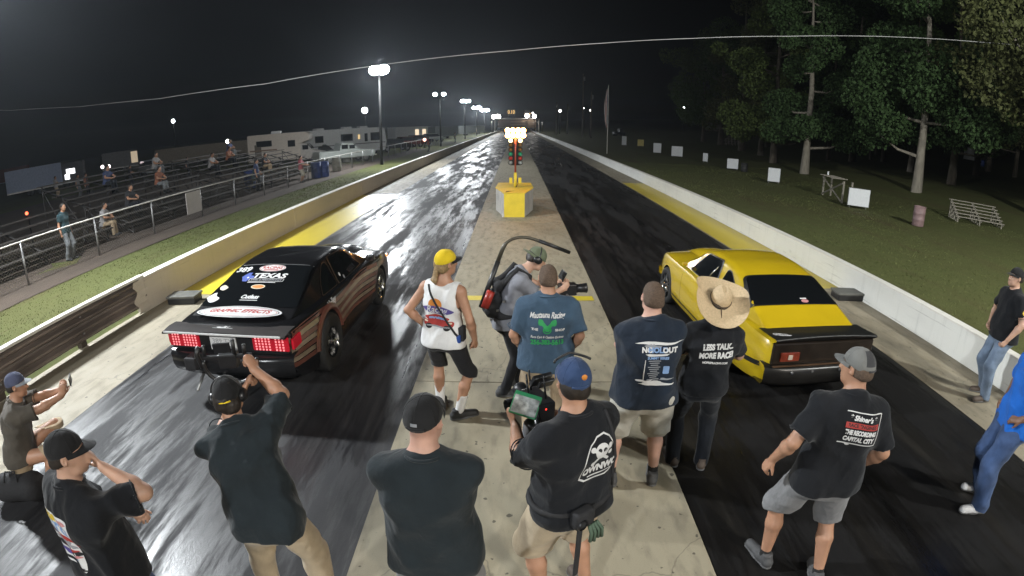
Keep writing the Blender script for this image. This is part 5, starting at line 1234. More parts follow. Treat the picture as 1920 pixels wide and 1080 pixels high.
def rounded(pts, r=0.05, n=4):
    out = []
    for i, p in enumerate(pts):
        p = Vector((p[0], p[1])); a = Vector(pts[i - 1]); c = Vector(pts[(i + 1) % len(pts)]); u = (a - p); v = (c - p); rr = min(r, u.length * 0.45, v.length * 0.45); u.normalize(); v.normalize(); p0, p1 = p + u * rr, p + v * rr
        for k in range(n + 1):
            t = k / n; out.append(tuple(p0 * (1 - t) ** 2 + p * 2 * t * (1 - t) + p1 * t * t))
    return out
def seam(car, target, path, D, parent, wid=0.007, U=(0, 1, 0), V=(0, 0, 1), origin=(0, 0, 0), m=None, name='panel_gap'):
    V_, F_ = [], []
    for i in range(len(path) - 1):
        a, b_ = Vector(path[i]), Vector(path[i + 1]); n = (b_ - a).normalized(); n = Vector((-n.y, n.x)) * wid / 2; k = len(V_)
        V_ += [tuple(a - n), tuple(b_ - n), tuple(b_ + n), tuple(a + n)]; F_.append((k, k + 1, k + 2, k + 3))
    o = Print().mesh(V_, F_, 0, 0, m or M_SEAM).apply(name, target, origin, U, V, D, parent, 0.0022, 2.5, 0.06)
    if 'kind' in o: del o['kind']
    return o

# ---- yellow fastback
def yellow_car():
    L_ = 4.42; t = thing('race_car', 'yellow fastback race car with black rear spoiler in the right lane', 'car', (3.62, 4.92, 0.0), math.radians(1.6))
    paint = car_paint('yellow_paint', (0.54, 0.375, 0.010), 0.05, 0.3)
    S_ = dict(L=L_, w=itp([0, 0.25, 1.0, 1.9, 2.8, 3.6, 4.1, L_], [0.73, 0.80, 0.85, 0.86, 0.86, 0.84, 0.79, 0.70]), zs=itp([0, 0.3, 0.8, 3.6, L_], [0.34, 0.25, 0.20, 0.20, 0.26]), zb=itp([0, 0.12, 0.6, 1.3, 2.1, 2.9, 3.7, 4.2, L_], [0.78, 0.82, 0.84, 0.87, 0.86, 0.86, 0.85, 0.80, 0.74]), crown=itp([0, 0.5, 1.2, 2.6, 3.2, L_], [0.02, 0.03, 0.03, 0.03, 0.06, 0.03]),
              gy=(0.30, 3.12), zt=itp([0.30, 0.62, 1.0, 1.42, 1.8, 2.2, 2.5, 2.8, 3.12], [0.845, 0.97, 1.145, 1.265, 1.312, 1.318, 1.285, 1.11, 0.865]), wt=itp([0.3, 1.0, 1.8, 2.4, 3.1], [0.60, 0.58, 0.57, 0.57, 0.60]), wgb=itp([0.30, 1.0, 2.0, 3.12], [0.66, 0.755, 0.765, 0.745]))
    body = lower_body(S_).build('body', paint, t)
    RA, FA = 1.12, 3.68
    cut_wells(body, [(s * 0.76, RA, 0.37, 0.385, 0.62) for s in (1, -1)] + [(s * 0.78, FA, 0.345, 0.345, 0.5) for s in (1, -1)]); smooth_by_angle(body, 32)
    roof = greenhouse(S_).build('roof', paint, t, True)
    for s in (1, -1):
        sd = 'x'
        w1 = rounded([(-0.60, -0.145), (0.42, -0.145), (0.04, 0.20), (-0.48, 0.225)], 0.06)      # door glass, u = y
        o = car_patch(t, 'side_window', roof, [(q[0], q[1]) for q in w1], (0, 2.38, 1.025), (0, 1, 0), (0, 0, 1), (-s, 0, 0), M_GLASS, t, 0.004, 1.06, M_TRIM)
        w2 = rounded([(-0.50, -0.125), (0.10, -0.125), (0.05, 0.165), (-0.05, 0.175), (-0.28, 0.06)], 0.05)
        car_patch(t, 'quarter_window', roof, w2, (0, 1.62, 1.02), (0, 1, 0), (0, 0, 1), (-s, 0, 0), M_GLASS, t, 0.004, 1.06, M_TRIM)
        seam(t, body, [(1.70, 0.26), (1.72, 0.60), (1.72, 0.82)], (-s, 0, 0), t); seam(t, body, [(2.86, 0.26), (2.88, 0.6), (2.88, 0.82)], (-s, 0, 0), t); seam(t, body, [(1.70, 0.25), (2.86, 0.25)], (-s, 0, 0), t)
        seam(t, body, [(0.14, 0.50), (0.74, 0.40)], (-s, 0, 0), t, 0.06, m=M_TRIM, name='side_moulding'); seam(t, body, [(1.52, 0.30), (3.32, 0.30)], (-s, 0, 0), t, 0.03, m=M_TRIM, name='sill_moulding')
        b = MB(); b.tube([(s * 0.765, 1.95, 1.02), (s * 0.68, 1.88, 1.17)], 0.012, 6); b.build('window_post', M_CHROME, t, True)
        b = MB(); b.box((s * 0.862, 1.92, 0.72), (0.02, 0.14, 0.025), bev=0.006); b.build('door_handle', M_CHROME, t)
        wheel(t, s * 0.735, RA, 0.365, 0.365, 0.28, 0.195, s, 'drag'); wheel(t, s * 0.775, FA, 0.325, 0.325, 0.15, 0.215, s)
    rw = rounded([(-0.67, -0.25), (0.67, -0.25), (0.545, 0.33), (-0.545, 0.33)], 0.09, 6)
    n_ = Vector((0, -0.55, 0.84)).normalized(); up = Vector((0, 0.84, 0.55)).normalized()
    glass = car_patch(t, 'rear_window', roof, rw, (0, 0.96, 1.10), (1, 0, 0), up, -n_, M_GLASS, t, 0.006, 1.045, M_TRIM)
    Print().poly(shape_ell(0.055, 0.03), 0.12, -0.165, INK['pink']).poly(shape_rect(0.10, 0.022, 0.006), 0.11, -0.12, INK['white']).apply('sticker', glass, (0, 0.93, 1.08), (1, 0, 0), up, -n_, glass, 0.003, 2.5)
    ws_ = rounded([(-0.66, -0.22), (0.66, -0.22), (0.54, 0.2), (-0.54, 0.2)], 0.08); nf = Vector((0, 0.75, 0.66)).normalized()
    car_patch(t, 'windscreen', roof, ws_, (0, 2.86, 1.05), (-1, 0, 0), Vector((0, -0.66, 0.75)), -nf, M_GLASS, t, 0.006, 1.04, M_TRIM)
    # black ducktail, tail panel, bumper
    b = MB(); P = []
    for x in np.linspace(-0.74, 0.74, 15):
        c = 0.03 * (x / 0.74) ** 2; P.append([(x, 0.34 + c, 0.862 - 0.3 * c), (x, 0.16 + c * 0.5, 0.872 - c * 0.3), (x, -0.06, 0.915 - c), (x, -0.085, 0.905 - c), (x, -0.07, 0.885 - c), (x, 0.02, 0.80)])
    b.grid(P); sp = b.build('spoiler', M_TRIM, t, True)
    up2 = Vector((0, 0.95, 0.1)).normalized()
    Print().poly(shape_blob(0.10, 0.05, 4, 0.12), -0.58, 0.0, INK['white'], rot=-0.5).text('Outlaw', -0.58, 0.012, 0.06, INK['black'], rot=-0.5, shear=0.2, bold=0.002).text('Racing', -0.60, -0.028, 0.045, INK['black'], rot=-0.5, shear=0.2).apply('sticker', sp, (0, 0.08, 0.9), (1, 0, 0), (0, 1, 0), (0, 0, -1), sp, 0.004, 1.0)
    b = MB(); b.box((0, -0.018, 0.69), (1.46, 0.05, 0.27), bev=0.02); b.build('tail_panel', mat('bronze_panel', (0.02, 0.014, 0.010), 0.3, 0.3, 0.3, 8), t)
    for s in (1, -1):
        b = MB(); b.box((s * 0.50, -0.05, 0.66), (0.26, 0.03, 0.11), bev=0.012); b.build('tail_light', mat('amber_red_lens', (0.17, 0.03, 0.015), 0.2, 0, 0.4, 12), t)
        b = MB(); b.box((s * 0.50, -0.068, 0.66), (0.06, 0.012, 0.06), bev=0.006); b.build('reverse_light', mat('clear_lens', (0.5, 0.42, 0.34), 0.2), t)
    b = MB(); P = []
    for x in np.linspace(-0.80, 0.80, 17):
        c = 0.10 * (x / 0.80) ** 4; P.append([(x, 0.02 + c, 0.555), (x, -0.10 + c, 0.55), (x, -0.135 + c, 0.52), (x, -0.135 + c, 0.36), (x, -0.10 + c, 0.31), (x, 0.12 + c, 0.30)])
    b.grid(P); bp = b.build('bumper', mat('dark_bumper', (0.012, 0.011, 0.010), 0.3, 0.2, 0.3), t, True)
    b = MB(); b.box((0, -0.085, 0.562), (1.46, 0.03, 0.014), bev=0.004); b.build('bumper_strip', mat('bronze_strip', (0.16, 0.09, 0.05), 0.3, 0.7), bp)
    for x in (-0.48, -0.2, 0.2, 0.48):
        b = MB(); b.lathe([(0.0001, -0.016), (0.014, -0.012), (0.018, 0)], 10, (x, -0.136, 0.50), 'y'); b.build('bolt', M_STEEL, bp)
    # front end
    b = MB(); P = []
    for x in np.linspace(-0.76, 0.76, 13):
        c = -0.10 * (x / 0.76) ** 4; P.append([(x, L_ - 0.03 + c, 0.52), (x, L_ + 0.07 + c, 0.50), (x, L_ + 0.07 + c, 0.38), (x, L_ - 0.03 + c, 0.36)])
    b.grid(P); b.build('front_bumper', paint, t, True)
    b = MB(); P = [[(x, y, S_['zb'](y) + 0.055 + (0.10 * math.sin(math.pi * (y - 3.02) / 1.1) ** 0.7 if 3.02 < y < 4.12 else 0) * max(0, 1 - (x / 0.34) ** 4)) for x in np.linspace(-0.34, 0.34, 11)] for y in np.linspace(3.02, 4.12, 12)]
    b.grid(P); b.build('hood_scoop', paint, t, True)
    for s in (1, -1):
        b = MB(); b.lathe([(0.0001, 0.03), (0.07, 0.02), (0.085, 0.0)], 18, (s * 0.56, L_ - 0.005, 0.63), 'y'); b.build('headlight', mat('headlight_glass', (0.6, 0.6, 0.6), 0.1), t, True)
        b = MB(); b.box((s * 0.80, 2.92, 0.93), (0.09, 0.05, 0.06), bev=0.015); b.build('mirror', paint, t)
yellow_car()

# ---- black hatchback
def black_car():
    L_ = 4.55; t = thing('race_car', 'black hatchback race car covered in decals with lit tail lights, left lane', 'car', (-3.30, 4.90, 0.0), math.radians(-1.2))
    paint = car_paint('black_paint', (0.008, 0.008, 0.009), 0.05, 0.22)
    S_ = dict(L=L_, w=itp([0, 0.2, 0.8, 1.3, 1.9, 2.9, 3.6, 4.2, L_], [0.80, 0.85, 0.90, 0.90, 0.885, 0.885, 0.89, 0.84, 0.74]), zs=itp([0, 0.3, 0.8, 3.6, L_], [0.40, 0.27, 0.20, 0.20, 0.24]), zb=itp([0, 0.1, 0.5, 1.2, 2.2, 3.0, 3.9, 4.3, L_], [0.90, 0.945, 0.955, 0.945, 0.925, 0.915, 0.86, 0.79, 0.72]), crown=itp([0, 0.5, 1.2, 2.6, 3.2, L_], [0.02, 0.03, 0.03, 0.03, 0.05, 0.03]),
              gy=(0.34, 3.22), zt=itp([0.34, 0.6, 1.0, 1.42, 1.75, 2.2, 2.55, 2.85, 3.22], [0.965, 1.05, 1.19, 1.305, 1.345, 1.35, 1.31, 1.15, 0.925]), wt=itp([0.3, 1.0, 1.8, 2.4, 3.1], [0.64, 0.60, 0.585, 0.585, 0.62]), wgb=itp([0.34, 1.0, 2.0, 3.22], [0.72, 0.785, 0.79, 0.77]))
    body = lower_body(S_).build('body', paint, t); RA, FA = 1.02, 3.57
    cut_wells(body, [(s * 0.82, RA, 0.40, 0.415, 0.64) for s in (1, -1)] + [(s * 0.82, FA, 0.345, 0.35, 0.5) for s in (1, -1)]); smooth_by_angle(body, 32)
    roof = greenhouse(S_).build('roof', paint, t, True)
    n_ = Vector((0, -0.36, 0.93)).normalized(); up = Vector((0, 0.93, 0.36)).normalized(); gc = (0, 0.98, 1.18)
    rw = rounded([(-0.70, -0.47), (0.70, -0.47), (0.565, 0.47), (-0.565, 0.47)], 0.06, 5)
    glass = car_patch(t, 'rear_window', roof, rw, gc, (1, 0, 0), up, -n_, M_GLASS, t, 0.006)
    for s in (1, -1): seam(t, roof, [(s * 0.715, -0.47), (s * 0.58, 0.47)], -n_, t, 0.022, (1, 0, 0), up, gc, M_CHROME, 'window_trim')
    seam(t, roof, [(-0.58, 0.485), (0.58, 0.485)], -n_, t, 0.016, (1, 0, 0), up, gc, M_STEEL, 'window_trim')
    D_ = dict(U=(1, 0, 0), Vv=up, D=-n_, parent=glass, lift=0.004, reach=2.5)
    tx = [(-0.05, -0.07), (0.0, -0.075), (0.02, -0.04), (0.06, -0.02), (0.055, 0.02), (0.01, 0.03), (0.01, 0.08), (-0.035, 0.08), (-0.035, 0.02), (-0.09, 0.01), (-0.065, -0.03)]
    Print().text('389', -0.41, 0.33, 0.17, INK['white'], bold=0.006, width=0.23).apply('race_number', glass, gc, **D_)
    V_, F_ = shape_ring(shape_ell(0.19, 0.085), (0.95, 0.90)); Print().poly(shape_ell(0.20, 0.092), 0.02, 0.36, INK['white']).mesh(V_, F_, 0.02, 0.36, INK['red']).text('RACING', 0.02, 0.365, 0.085, INK['red'], bold=0.004, width=0.30).poly(shape_rect(0.22, 0.022), 0.02, 0.31, INK['red']).apply('oval_sticker', glass, gc, **D_)
    p = Print().poly([(q[0] * 1.3, q[1] * 1.35) for q in tx], -0.24, 0.135, INK['blue']).poly(shape_ell(0.018, 0.018, 10), -0.25, 0.125, INK['white']).text('TEXAS', 0.07, 0.165, 0.145, INK['white'], bold=0.006, shear=0.15, width=0.50)
    V_, F_ = shape_ring(shape_rect(0.52, 0.07, 0.02), (0.975, 0.82)); p.mesh(V_, F_, 0.05, 0.07, INK['white']).text('SPEED & PERFORMANCE', 0.05, 0.07, 0.042, INK['grey'], bold=0.001, width=0.46).poly(shape_rect(0.42, 0.012), 0.0, 0.015, INK['white'])
    p.apply('texas_sticker', glass, gc, **D_)
    Print().poly(shape_ell(0.105, 0.048), 0.0, -0.08, INK['cream']).poly(shape_ell(0.088, 0.036), 0.0, -0.08, INK['orange']).apply('orange_sticker', glass, gc, **D_)
    Print().text('Cutlass', -0.02, -0.29, 0.10, INK['white'], shear=0.3, bold=0.004, width=0.26).poly(shape_rect(0.26, 0.012), -0.02, -0.355, INK['white']).apply('script_sticker', glass, gc, **D_)
    # deck lid lettering
    dc = (0, 0.30, 0.98); dn = Vector((0, -0.1, 1)).normalized(); dU = Vector((0, 1, 0.1)).normalized()
    V2, F2 = shape_ring(shape_ell(0.57, 0.155, 40), (0.975, 0.93)); V3, F3 = shape_ring(shape_ell(0.52, 0.13, 40), (0.985, 0.95))
    Print().poly(shape_ell(0.60, 0.175, 40), -0.02, 0.06, INK['white']).mesh(V2, F2, -0.02, 0.06, INK['black']).mesh(V3, F3, 0.0, 0.06, INK['red']).text('GRAPHIC EFFECTS', 0.0, 0.075, 0.135, INK['red'], bold=0.006, shear=0.12, width=0.86).poly(shape_rect(0.5, 0.008), -0.02, -0.02, INK['grey']).apply('graphic_oval', body, dc, (1, 0, 0), dU, -dn, body, 0.05, 2.0, 0.05)
    b = MB(); P = []
    for x in np.linspace(-0.84, 0.84, 17):
        c = 0.03 * (x / 0.84) ** 2; P.append([(x, 0.13 + c, 0.952), (x, 0.02, 0.958), (x, -0.135, 0.968 - c), (x, -0.155, 0.96 - c), (x, -0.15, 0.945 - c), (x, 0.0, 0.91)])
    b.grid(P); sp = b.build('spoiler', mat('grey_spoiler', (0.022, 0.018, 0.017), 0.75, 0, 0.2, spec=0.2), t, True)
    b = MB(); b.box((0, -0.162, 0.945), (1.60, 0.012, 0.02)); b.build('spoiler_edge', INK['white'], sp)
    Print().poly(shape_blob(0.10, 0.022, 6, 0.5), -0.05, 0.0, INK['white']).text('R1', 0.0, 0.01, 0.08, INK['white'], bold=0.003, shear=0.2).poly(shape_rect(0.28, 0.010), -0.03, -0.03, INK['white']).apply('sticker', sp, (0, 0.02, 1.0), (1, 0, 0), (0, 1, 0), (0, 0, -1), sp, 0.004, 1.0)
    # tail
    tp = mat('tail_panel_black', (0.010, 0.010, 0.011), 0.25, 0, 0.2)
    b = MB(); b.box((0, -0.01, 0.80), (1.62, 0.05, 0.23), bev=0.02); b.build('tail_panel', tp, t)
    red = mat('red_lens', (0.45, 0.008, 0.02), 0.25, 0, 0.1, emit=(1.0, 0.02, 0.06), estr=0.1); led = emitter('tail_led', (1.0, 0.30, 0.32), 1.5)
    for s in (1, -1):
        b = MB(); b.box((s * 0.60, -0.035, 0.81), (0.46, 0.03, 0.17), bev=0.014); tl = b.build('tail_light', red, t)
        for i in range(9):
            if i in (5,): continue
            for j in range(5):
                b = MB(); b.box((s * (0.42 + i * 0.043), -0.054, 0.745 + j * 0.033), (0.020, 0.008, 0.020), bev=0.003); b.build('lamp_cell', led, tl)
        b = MB(); b.box((s * 0.86, 0.10, 0.80), (0.03, 0.22, 0.13), bev=0.01); b.build('side_marker', red, t)
    b = MB(); b.box((-0.03, -0.045, 0.80), (0.36, 0.02, 0.18), bev=0.006); pl = b.build('licence_plate', INK['white'], t)
    Print().text('389 TX', 0, 0.02, 0.08, INK['grey'], width=0.28).poly(shape_blob(0.14, 0.02, 3, 0.5), 0, -0.045, INK['grey']).apply('plate_print', pl, (-0.03, -0.045, 0.80), (1, 0, 0), (0, 0, 1), (0, 1, 0), pl, 0.002, 0.5)
    b = MB(); P = []
    for x in np.linspace(-0.86, 0.86, 17):
        c = 0.09 * (x / 0.86) ** 4; P.append([(x, 0.02 + c, 0.67), (x, -0.10 + c, 0.66), (x, -0.135 + c, 0.62), (x, -0.13 + c, 0.48), (x, -0.09 + c, 0.40), (x, 0.02 + c, 0.38)])
    b.grid(P); bp = b.build('bumper', tp, t, True)
    b = MB(); b.box((-0.50, -0.142, 0.55), (0.02, 0.01, 0.16)); b.build('bumper_edge', INK['white'], bp)
    # wheelie bar / parachute mount
    for s in (1, -1):
        b = MB(); b.tube([(s * 0.16 - 0.25, 0.0, 0.42), (s * 0.12 - 0.25, -0.30, 0.28)], 0.018, 8); b.build('wheelie_bar', M_STEEL, t, True)
    b = MB(); b.box((-0.38, -0.22, 0.62), (0.16, 0.20, 0.16), bev=0.03); b.build('parachute_pack', M_STRAP, t)
    # flag graphic along the side
    for s in (1, -1):
        fl = [mat('flag_red', (0.13, 0.045, 0.032), 0.35, 0, 0.4, 3, coat=0.6), mat('flag_cream', (0.22, 0.165, 0.115), 0.35, 0, 0.4, 3, coat=0.6)]
        p = Print()
        for k in range(7):
            V_, F_ = [], []
            for i, y in enumerate(np.linspace(0.05, 3.4, 24)):
                z = 0.885 - 0.062 * k + 0.028 * math.sin(y * 3.0 + 0.3 * k) - 0.012 * max(0, y - 1.2) ** 2; V_ += [(y, z), (y, z - 0.056)]
                if i: F_.append((2 * i - 2, 2 * i, 2 * i + 1, 2 * i - 1))
            p.mesh(V_, F_, 0, 0, fl[k % 2])
        f_ = p.apply('flag_graphic', body, (0, 0, 0), (0, 1, 0), (0, 0, 1), (-s, 0, 0), body, 0.003, 2.5, 0.08)
        if 'kind' in f_: del f_['kind']
        Print().text('Holley', 1.22, 0.86, 0.11, INK['white'], shear=0.25, bold=0.003, rot=0.05).apply('holley_sticker', body, (0, 0, 0), (0, s, 0), (0, 0, 1), (-s, 0, 0), body, 0.008, 2.5) if s > 0 else None
        w1 = rounded([(-0.62, -0.15), (0.44, -0.15), (0.04, 0.19), (-0.55, 0.21)], 0.05)
        car_patch(t, 'side_window', roof, w1, (0, 2.42, 1.08), (0, 1, 0), (0, 0, 1), (-s, 0, 0), M_GLASS, t, 0.004, 1.05, M_TRIM)
        w2 = rounded([(-0.42, -0.12), (0.13, -0.13), (0.13, 0.19), (0.0, 0.19), (-0.22, 0.06)], 0.05)
        car_patch(t, 'quarter_window', roof, w2, (0, 1.62, 1.07), (0, 1, 0), (0, 0, 1), (-s, 0, 0), M_GLASS, t, 0.004, 1.05, M_TRIM)
        seam(t, body, [(1.72, 0.26), (1.76, 0.60), (1.76, 0.88)], (-s, 0, 0), t); seam(t, body, [(2.95, 0.26), (2.97, 0.6), (2.97, 0.88)], (-s, 0, 0), t)
        wheel(t, s * 0.76, RA, 0.385, 0.385, 0.33, 0.20, s, 'drag'); wheel(t, s * 0.80, FA, 0.325, 0.325, 0.14, 0.215, s)
        b = MB(); P = []
        for a in np.linspace(0.12, math.pi - 0.12, 17): P.append([(s * (0.895 + dx), RA + math.cos(a) * rr, 0.40 + math.sin(a) * rr) for dx, rr in ((0.0, 0.50), (0.025, 0.455), (0.03, 0.425), (0.0, 0.412))])
        b.grid(P); b.build('wheel_arch', fl[0] if s > 0 else paint, t, True)
        b = MB(); b.box((s * 0.93, 2.88, 1.02), (0.15, 0.07, 0.10), bev=0.025); mi = b.build('mirror', paint, t)
        b = MB(); b.box((s * 0.93, 2.84, 1.02), (0.12, 0.006, 0.075), bev=0.002); b.build('mirror_glass', M_CHROME, mi)
        for k, (y_, z_) in enumerate(((1.95, 1.22), (2.05, 1.16))):
            Print().poly(shape_ell(0.028, 0.028, 14), y_, z_ - 0.2, INK[('white', 'grey')[k]]).apply('small_sticker', roof, (0, 0, 0), (0, 1, 0), (0, 0, 1), (-s, 0, 0), roof, 0.008, 2.5)
        b = MB(); b.lathe([(0.0001, 0.03), (0.06, 0.02), (0.07, 0.0)], 16, (s * 0.60, L_ - 0.02, 0.62), 'y'); b.build('headlight', MATS['headlight_glass'], t, True)
        b = MB(); b.box((s * 0.81, 4.22, 0.72), (0.03, 0.12, 0.05), bev=0.01); b.build('turn_signal', mat('amber_lens', (0.6, 0.22, 0.03), 0.25, emit=(1, 0.4, 0.08), estr=1.5), t)
    ws_ = rounded([(-0.68, -0.24), (0.68, -0.24), (0.56, 0.22), (-0.56, 0.22)], 0.07); nf = Vector((0, 0.75, 0.66)).normalized()
    car_patch(t, 'windscreen', roof, ws_, (0, 2.92, 1.12), (-1, 0, 0), Vector((0, -0.66, 0.75)), -nf, M_GLASS, t, 0.006)
    b = MB(); P = [[(x, y, S_['zb'](y) + 0.05 + (0.11 * math.sin(math.pi * (y - 3.2) / 1.1) ** 0.7 if 3.2 < y < 4.3 else 0) * max(0, 1 - (x / 0.42) ** 4)) for x in np.linspace(-0.42, 0.42, 11)] for y in np.linspace(3.2, 4.3, 12)]
    b.grid(P); b.build('hood_scoop', paint, t, True)
    Print().poly(shape_blob(0.06, 0.055, 7, 0.15), -0.52, -0.10, INK['cream']).poly(shape_blob(0.09, 0.08, 9, 0.25), -0.58, -0.32, INK['white']).apply('faded_sticker', glass, gc, **D_)
black_car()
# timing boxes beside the walls
def timing_box(px, label, rz):
    p = at_z(px); t = thing('timing_box', label, 'timing box', (p.x, p.y, 0.006), rz, 'black timing boxes at the start line')
    b = MB(); b.box((0, 0, 0.06), (0.62, 0.36, 0.12), bev=0.015); b.build('box_base', M_PLASTIC, t)
    b = MB(); b.box((0, 0, 0.145), (0.66, 0.40, 0.045), bev=0.012); b.build('lid', mat('grey_lid', (0.10, 0.10, 0.09), 0.55, 0, 0.2), t)
    b = MB(); b.tube([(0.33, 0.0, 0.05), (0.42, 0.03, 0.02), (0.62, 0.1, 0.015)], 0.012, 6); b.build('cable', M_PLASTIC, t, True)
timing_box((348, 566), 'low black timing box beside the left tan wall', 0.12)
timing_box((1588, 560), 'low black timing box beside the right white wall', -0.1)
# ------------------------------------------------------------------ start tree, gantry, far lights
def start_tree():
    t = thing('start_tree_base', 'yellow faceted crash box under the start lights on the centre strip', 'start box', (-0.05, 16.9, 0.012))
    yl = mat('yellow_box_paint', (0.62, 0.46, 0.03), 0.5, 0, 0.12, 3, 0.1, 20); wh = mat('white_box_paint', (0.5, 0.48, 0.45), 0.6, 0, 0.2, 3)
    # plan: narrow front and back, wide middle
    plan = [(-0.34, 0.0), (0.34, 0.0), (0.66, 1.5), (0.60, 3.0), (-0.60, 3.0), (-0.66, 1.5)]; hgt = 0.80
    cx, cy = 0.0, 1.5
    names = ('front_panel', 'side_panel', 'side_panel', 'back_panel', 'side_panel', 'side_panel')
    for i in range(6):
        a, c = plan[i], plan[(i + 1) % 6]; b = MB(); k = 0.985
        q = [((p[0] - cx) * k + cx, (p[1] - cy) * k + cy) for p in (a, c)]
        b.add([(a[0], a[1], 0), (c[0], c[1], 0), (c[0], c[1], hgt), (a[0], a[1], hgt), (q[0][0], q[0][1], 0), (q[1][0], q[1][1], 0), (q[1][0], q[1][1], hgt), (q[0][0], q[0][1], hgt)], [(0, 1, 2, 3), (5, 4, 7, 6), (3, 2, 6, 7), (0, 4, 5, 1), (1, 5, 6, 2), (0, 3, 7, 4)])
        b.build(names[i], yl if i in (0, 3) else wh, t)
    for half in (-1, 1):
        pts = [(0, -0.02, hgt + 0.02), (half * 0.36, -0.02, hgt + 0.012), (half * 0.68, 1.5, hgt + 0.012), (half * 0.62, 3.02, hgt + 0.012), (0, 3.02, hgt + 0.02)]
        b = MB(); n = len(pts); lo = [(p[0], p[1], p[2] - 0.022) for p in pts]; b.add(pts + lo, [tuple(range(n)) if half > 0 else tuple(range(n))[::-1]] + [(i, (i + 1) % n, n + (i + 1) % n, n + i) for i in range(n)] + [tuple(range(n, 2 * n))])
        b.build('lid', yl, t)
    b = MB(); b.tube([(0, 0.45, hgt + 0.01), (-0.28, 0.20, hgt + 0.03)], 0.018, 6); b.build('conduit', M_TRIM, t, True)
    b = MB(); b.box((-0.36, 0.05, 0.06), (0.10, 0.10, 0.12), bev=0.015); b.build('foot', wh, t)
    # lights
    p0 = Vector((-0.02, 18.5, 0.83)); k = thing('start_light_tree', 'start light tree with glowing amber top lamps above the yellow box', 'start lights', p0)
    b = MB(); b.tube([(0, 0, 0), (0, 0, 0.38)], 0.055, 10); b.build('stand', yl, k, True)
    for dx, h_ in ((0, 0.40), (-0.16, 0.24), (0.16, 0.24)):
        b = MB(); b.box((dx, -0.02, h_), (0.11, 0.10, 0.20 if dx else 0.24), bev=0.012); b.build('sensor_box', yl, k)
    b = MB(); b.tube([(0.06, 0, 0.30), (0.10, -0.05, 0.12), (0.02, -0.25, 0.02)], 0.012, 6); b.build('cable', M_TRIM, k, True)
    b = MB(); b.tube([(0, 0, 0.40), (0, 0, 1.95)], 0.035, 8); b.build('post', mat('red_post', (0.25, 0.05, 0.03), 0.5), k, True)
    b = MB(); b.box((0, 0.05, 1.30), (0.34, 0.05, 1.05), bev=0.01); b.build('back_board', M_TRIM, k)
    lit = emitter('stage_lamp', (1.0, 0.44, 0.12), 90); small = emitter('stage_small', (1.0, 0.55, 0.2), 14)
    for s in (1, -1):
        for r, z in enumerate((2.02, 1.84)):
            for j in (0, 1):
                b = MB(); b.lathe([(0.0001, -0.09), (0.055, -0.07), (0.082, -0.02), (0.086, 0.03)], 14, (s * (0.095 + 0.18 * j), -0.02, z), 'y'); b.build('stage_bulb', lit, k, True)
        for r, (z, m) in enumerate(((1.66, small), (1.50, mat('amber_off', (0.25, 0.12, 0.03), 0.3)), (1.34, mat('amber_off', (0.25, 0.12, 0.03), 0.3)), (1.18, mat('green_bulb', (0.03, 0.22, 0.10), 0.25, emit=(0.1, 0.8, 0.4), estr=0.12)), (1.03, mat('red_bulb', (0.3, 0.03, 0.03), 0.25, emit=(1, 0.1, 0.05), estr=0.15)), (0.88, mat('white_bulb', (0.4, 0.42, 0.4), 0.3)))):
            hs = MB(); hs.lathe([(0.085, 0.0), (0.09, -0.10), (0.082, -0.10), (0.078, 0.0)], 16, (s * 0.17, 0.02, z), 'y'); hd = hs.build('lamp_hood', M_TRIM, k, True)
            b = MB(); b.lathe([(0.0001, -0.05), (0.045, -0.04), (0.072, 0.0)], 14, (s * 0.17, 0.02, z), 'y'); b.build('bulb', m, hd, True)
start_tree()
def gantry():
    t = thing('finish_gantry', 'white pipe finish gantry spanning the far end of the track', 'gantry', (0.3, 205, 0))
    wh = mat('gantry_white', (0.75, 0.72, 0.68), 0.5, 0, 0.1)
    for s in (1, -1):
        b = MB(); b.tube([(s * 8.6, 0, 0), (s * 8.6, 0, 5.3)], 0.28, 10); b.build('post', wh, t, True)
        b = MB(); b.tube([(s * 9.9, 1.5, 0), (s * 9.9, 1.5, 4.6)], 0.16, 8); b.build('side_post', M_STEEL, t, True)
    b = MB(); b.tube([(-8.8, 0, 5.3), (8.8, 0, 5.3)], 0.28, 10); b.build('beam', wh, t, True)
    b = MB(); b.box((0, 2, 3.5), (15, 0.3, 3.2)); b.build('net_panel', mat('gantry_net', (0.12, 0.085, 0.06), 0.9, 0, 0.2), t)
    for z in (3.0, 4.2):
        b = MB(); b.box((0.5, 1.8, z), (6, 0.1, 0.3)); b.build('cross_slat', mat('gantry_slat', (0.25, 0.18, 0.13), 0.8), t)
    amber = emitter('digits', (1.0, 0.62, 0.22), 1.6)
    for nm, x, z, w, tx in (('scoreboard', -2.2, 8.0, 3.4, '0.10'), ('scoreboard', 4.2, 7.6, 3.0, '---')):
        sb = thing('scoreboard', 'amber digit scoreboard above the %s of the finish gantry' % ('left half' if x < 0 else 'right half'), 'scoreboard', (x + 0.3, 207, 0), 0, 'finish scoreboards')
        b = MB(); b.box((0, 0, z), (w, 0.4, 2.1), bev=0.05); b.build('board', M_TRIM, sb)
        for s in (1, -1): b = MB(); b.tube([(s * w * 0.3, 0.1, 0), (s * w * 0.3, 0.1, z - 1)], 0.12, 8); b.build('leg', M_STEEL, sb, True)
        V_, F_ = text_mesh(tx, 2.0, 0.02, width=w * 0.8); b = MB(); b.add([(v[0], -0.215, z + v[1]) for v in V_], F_); tag(b.build('digits', amber, sb), kind='stuff')
gantry()
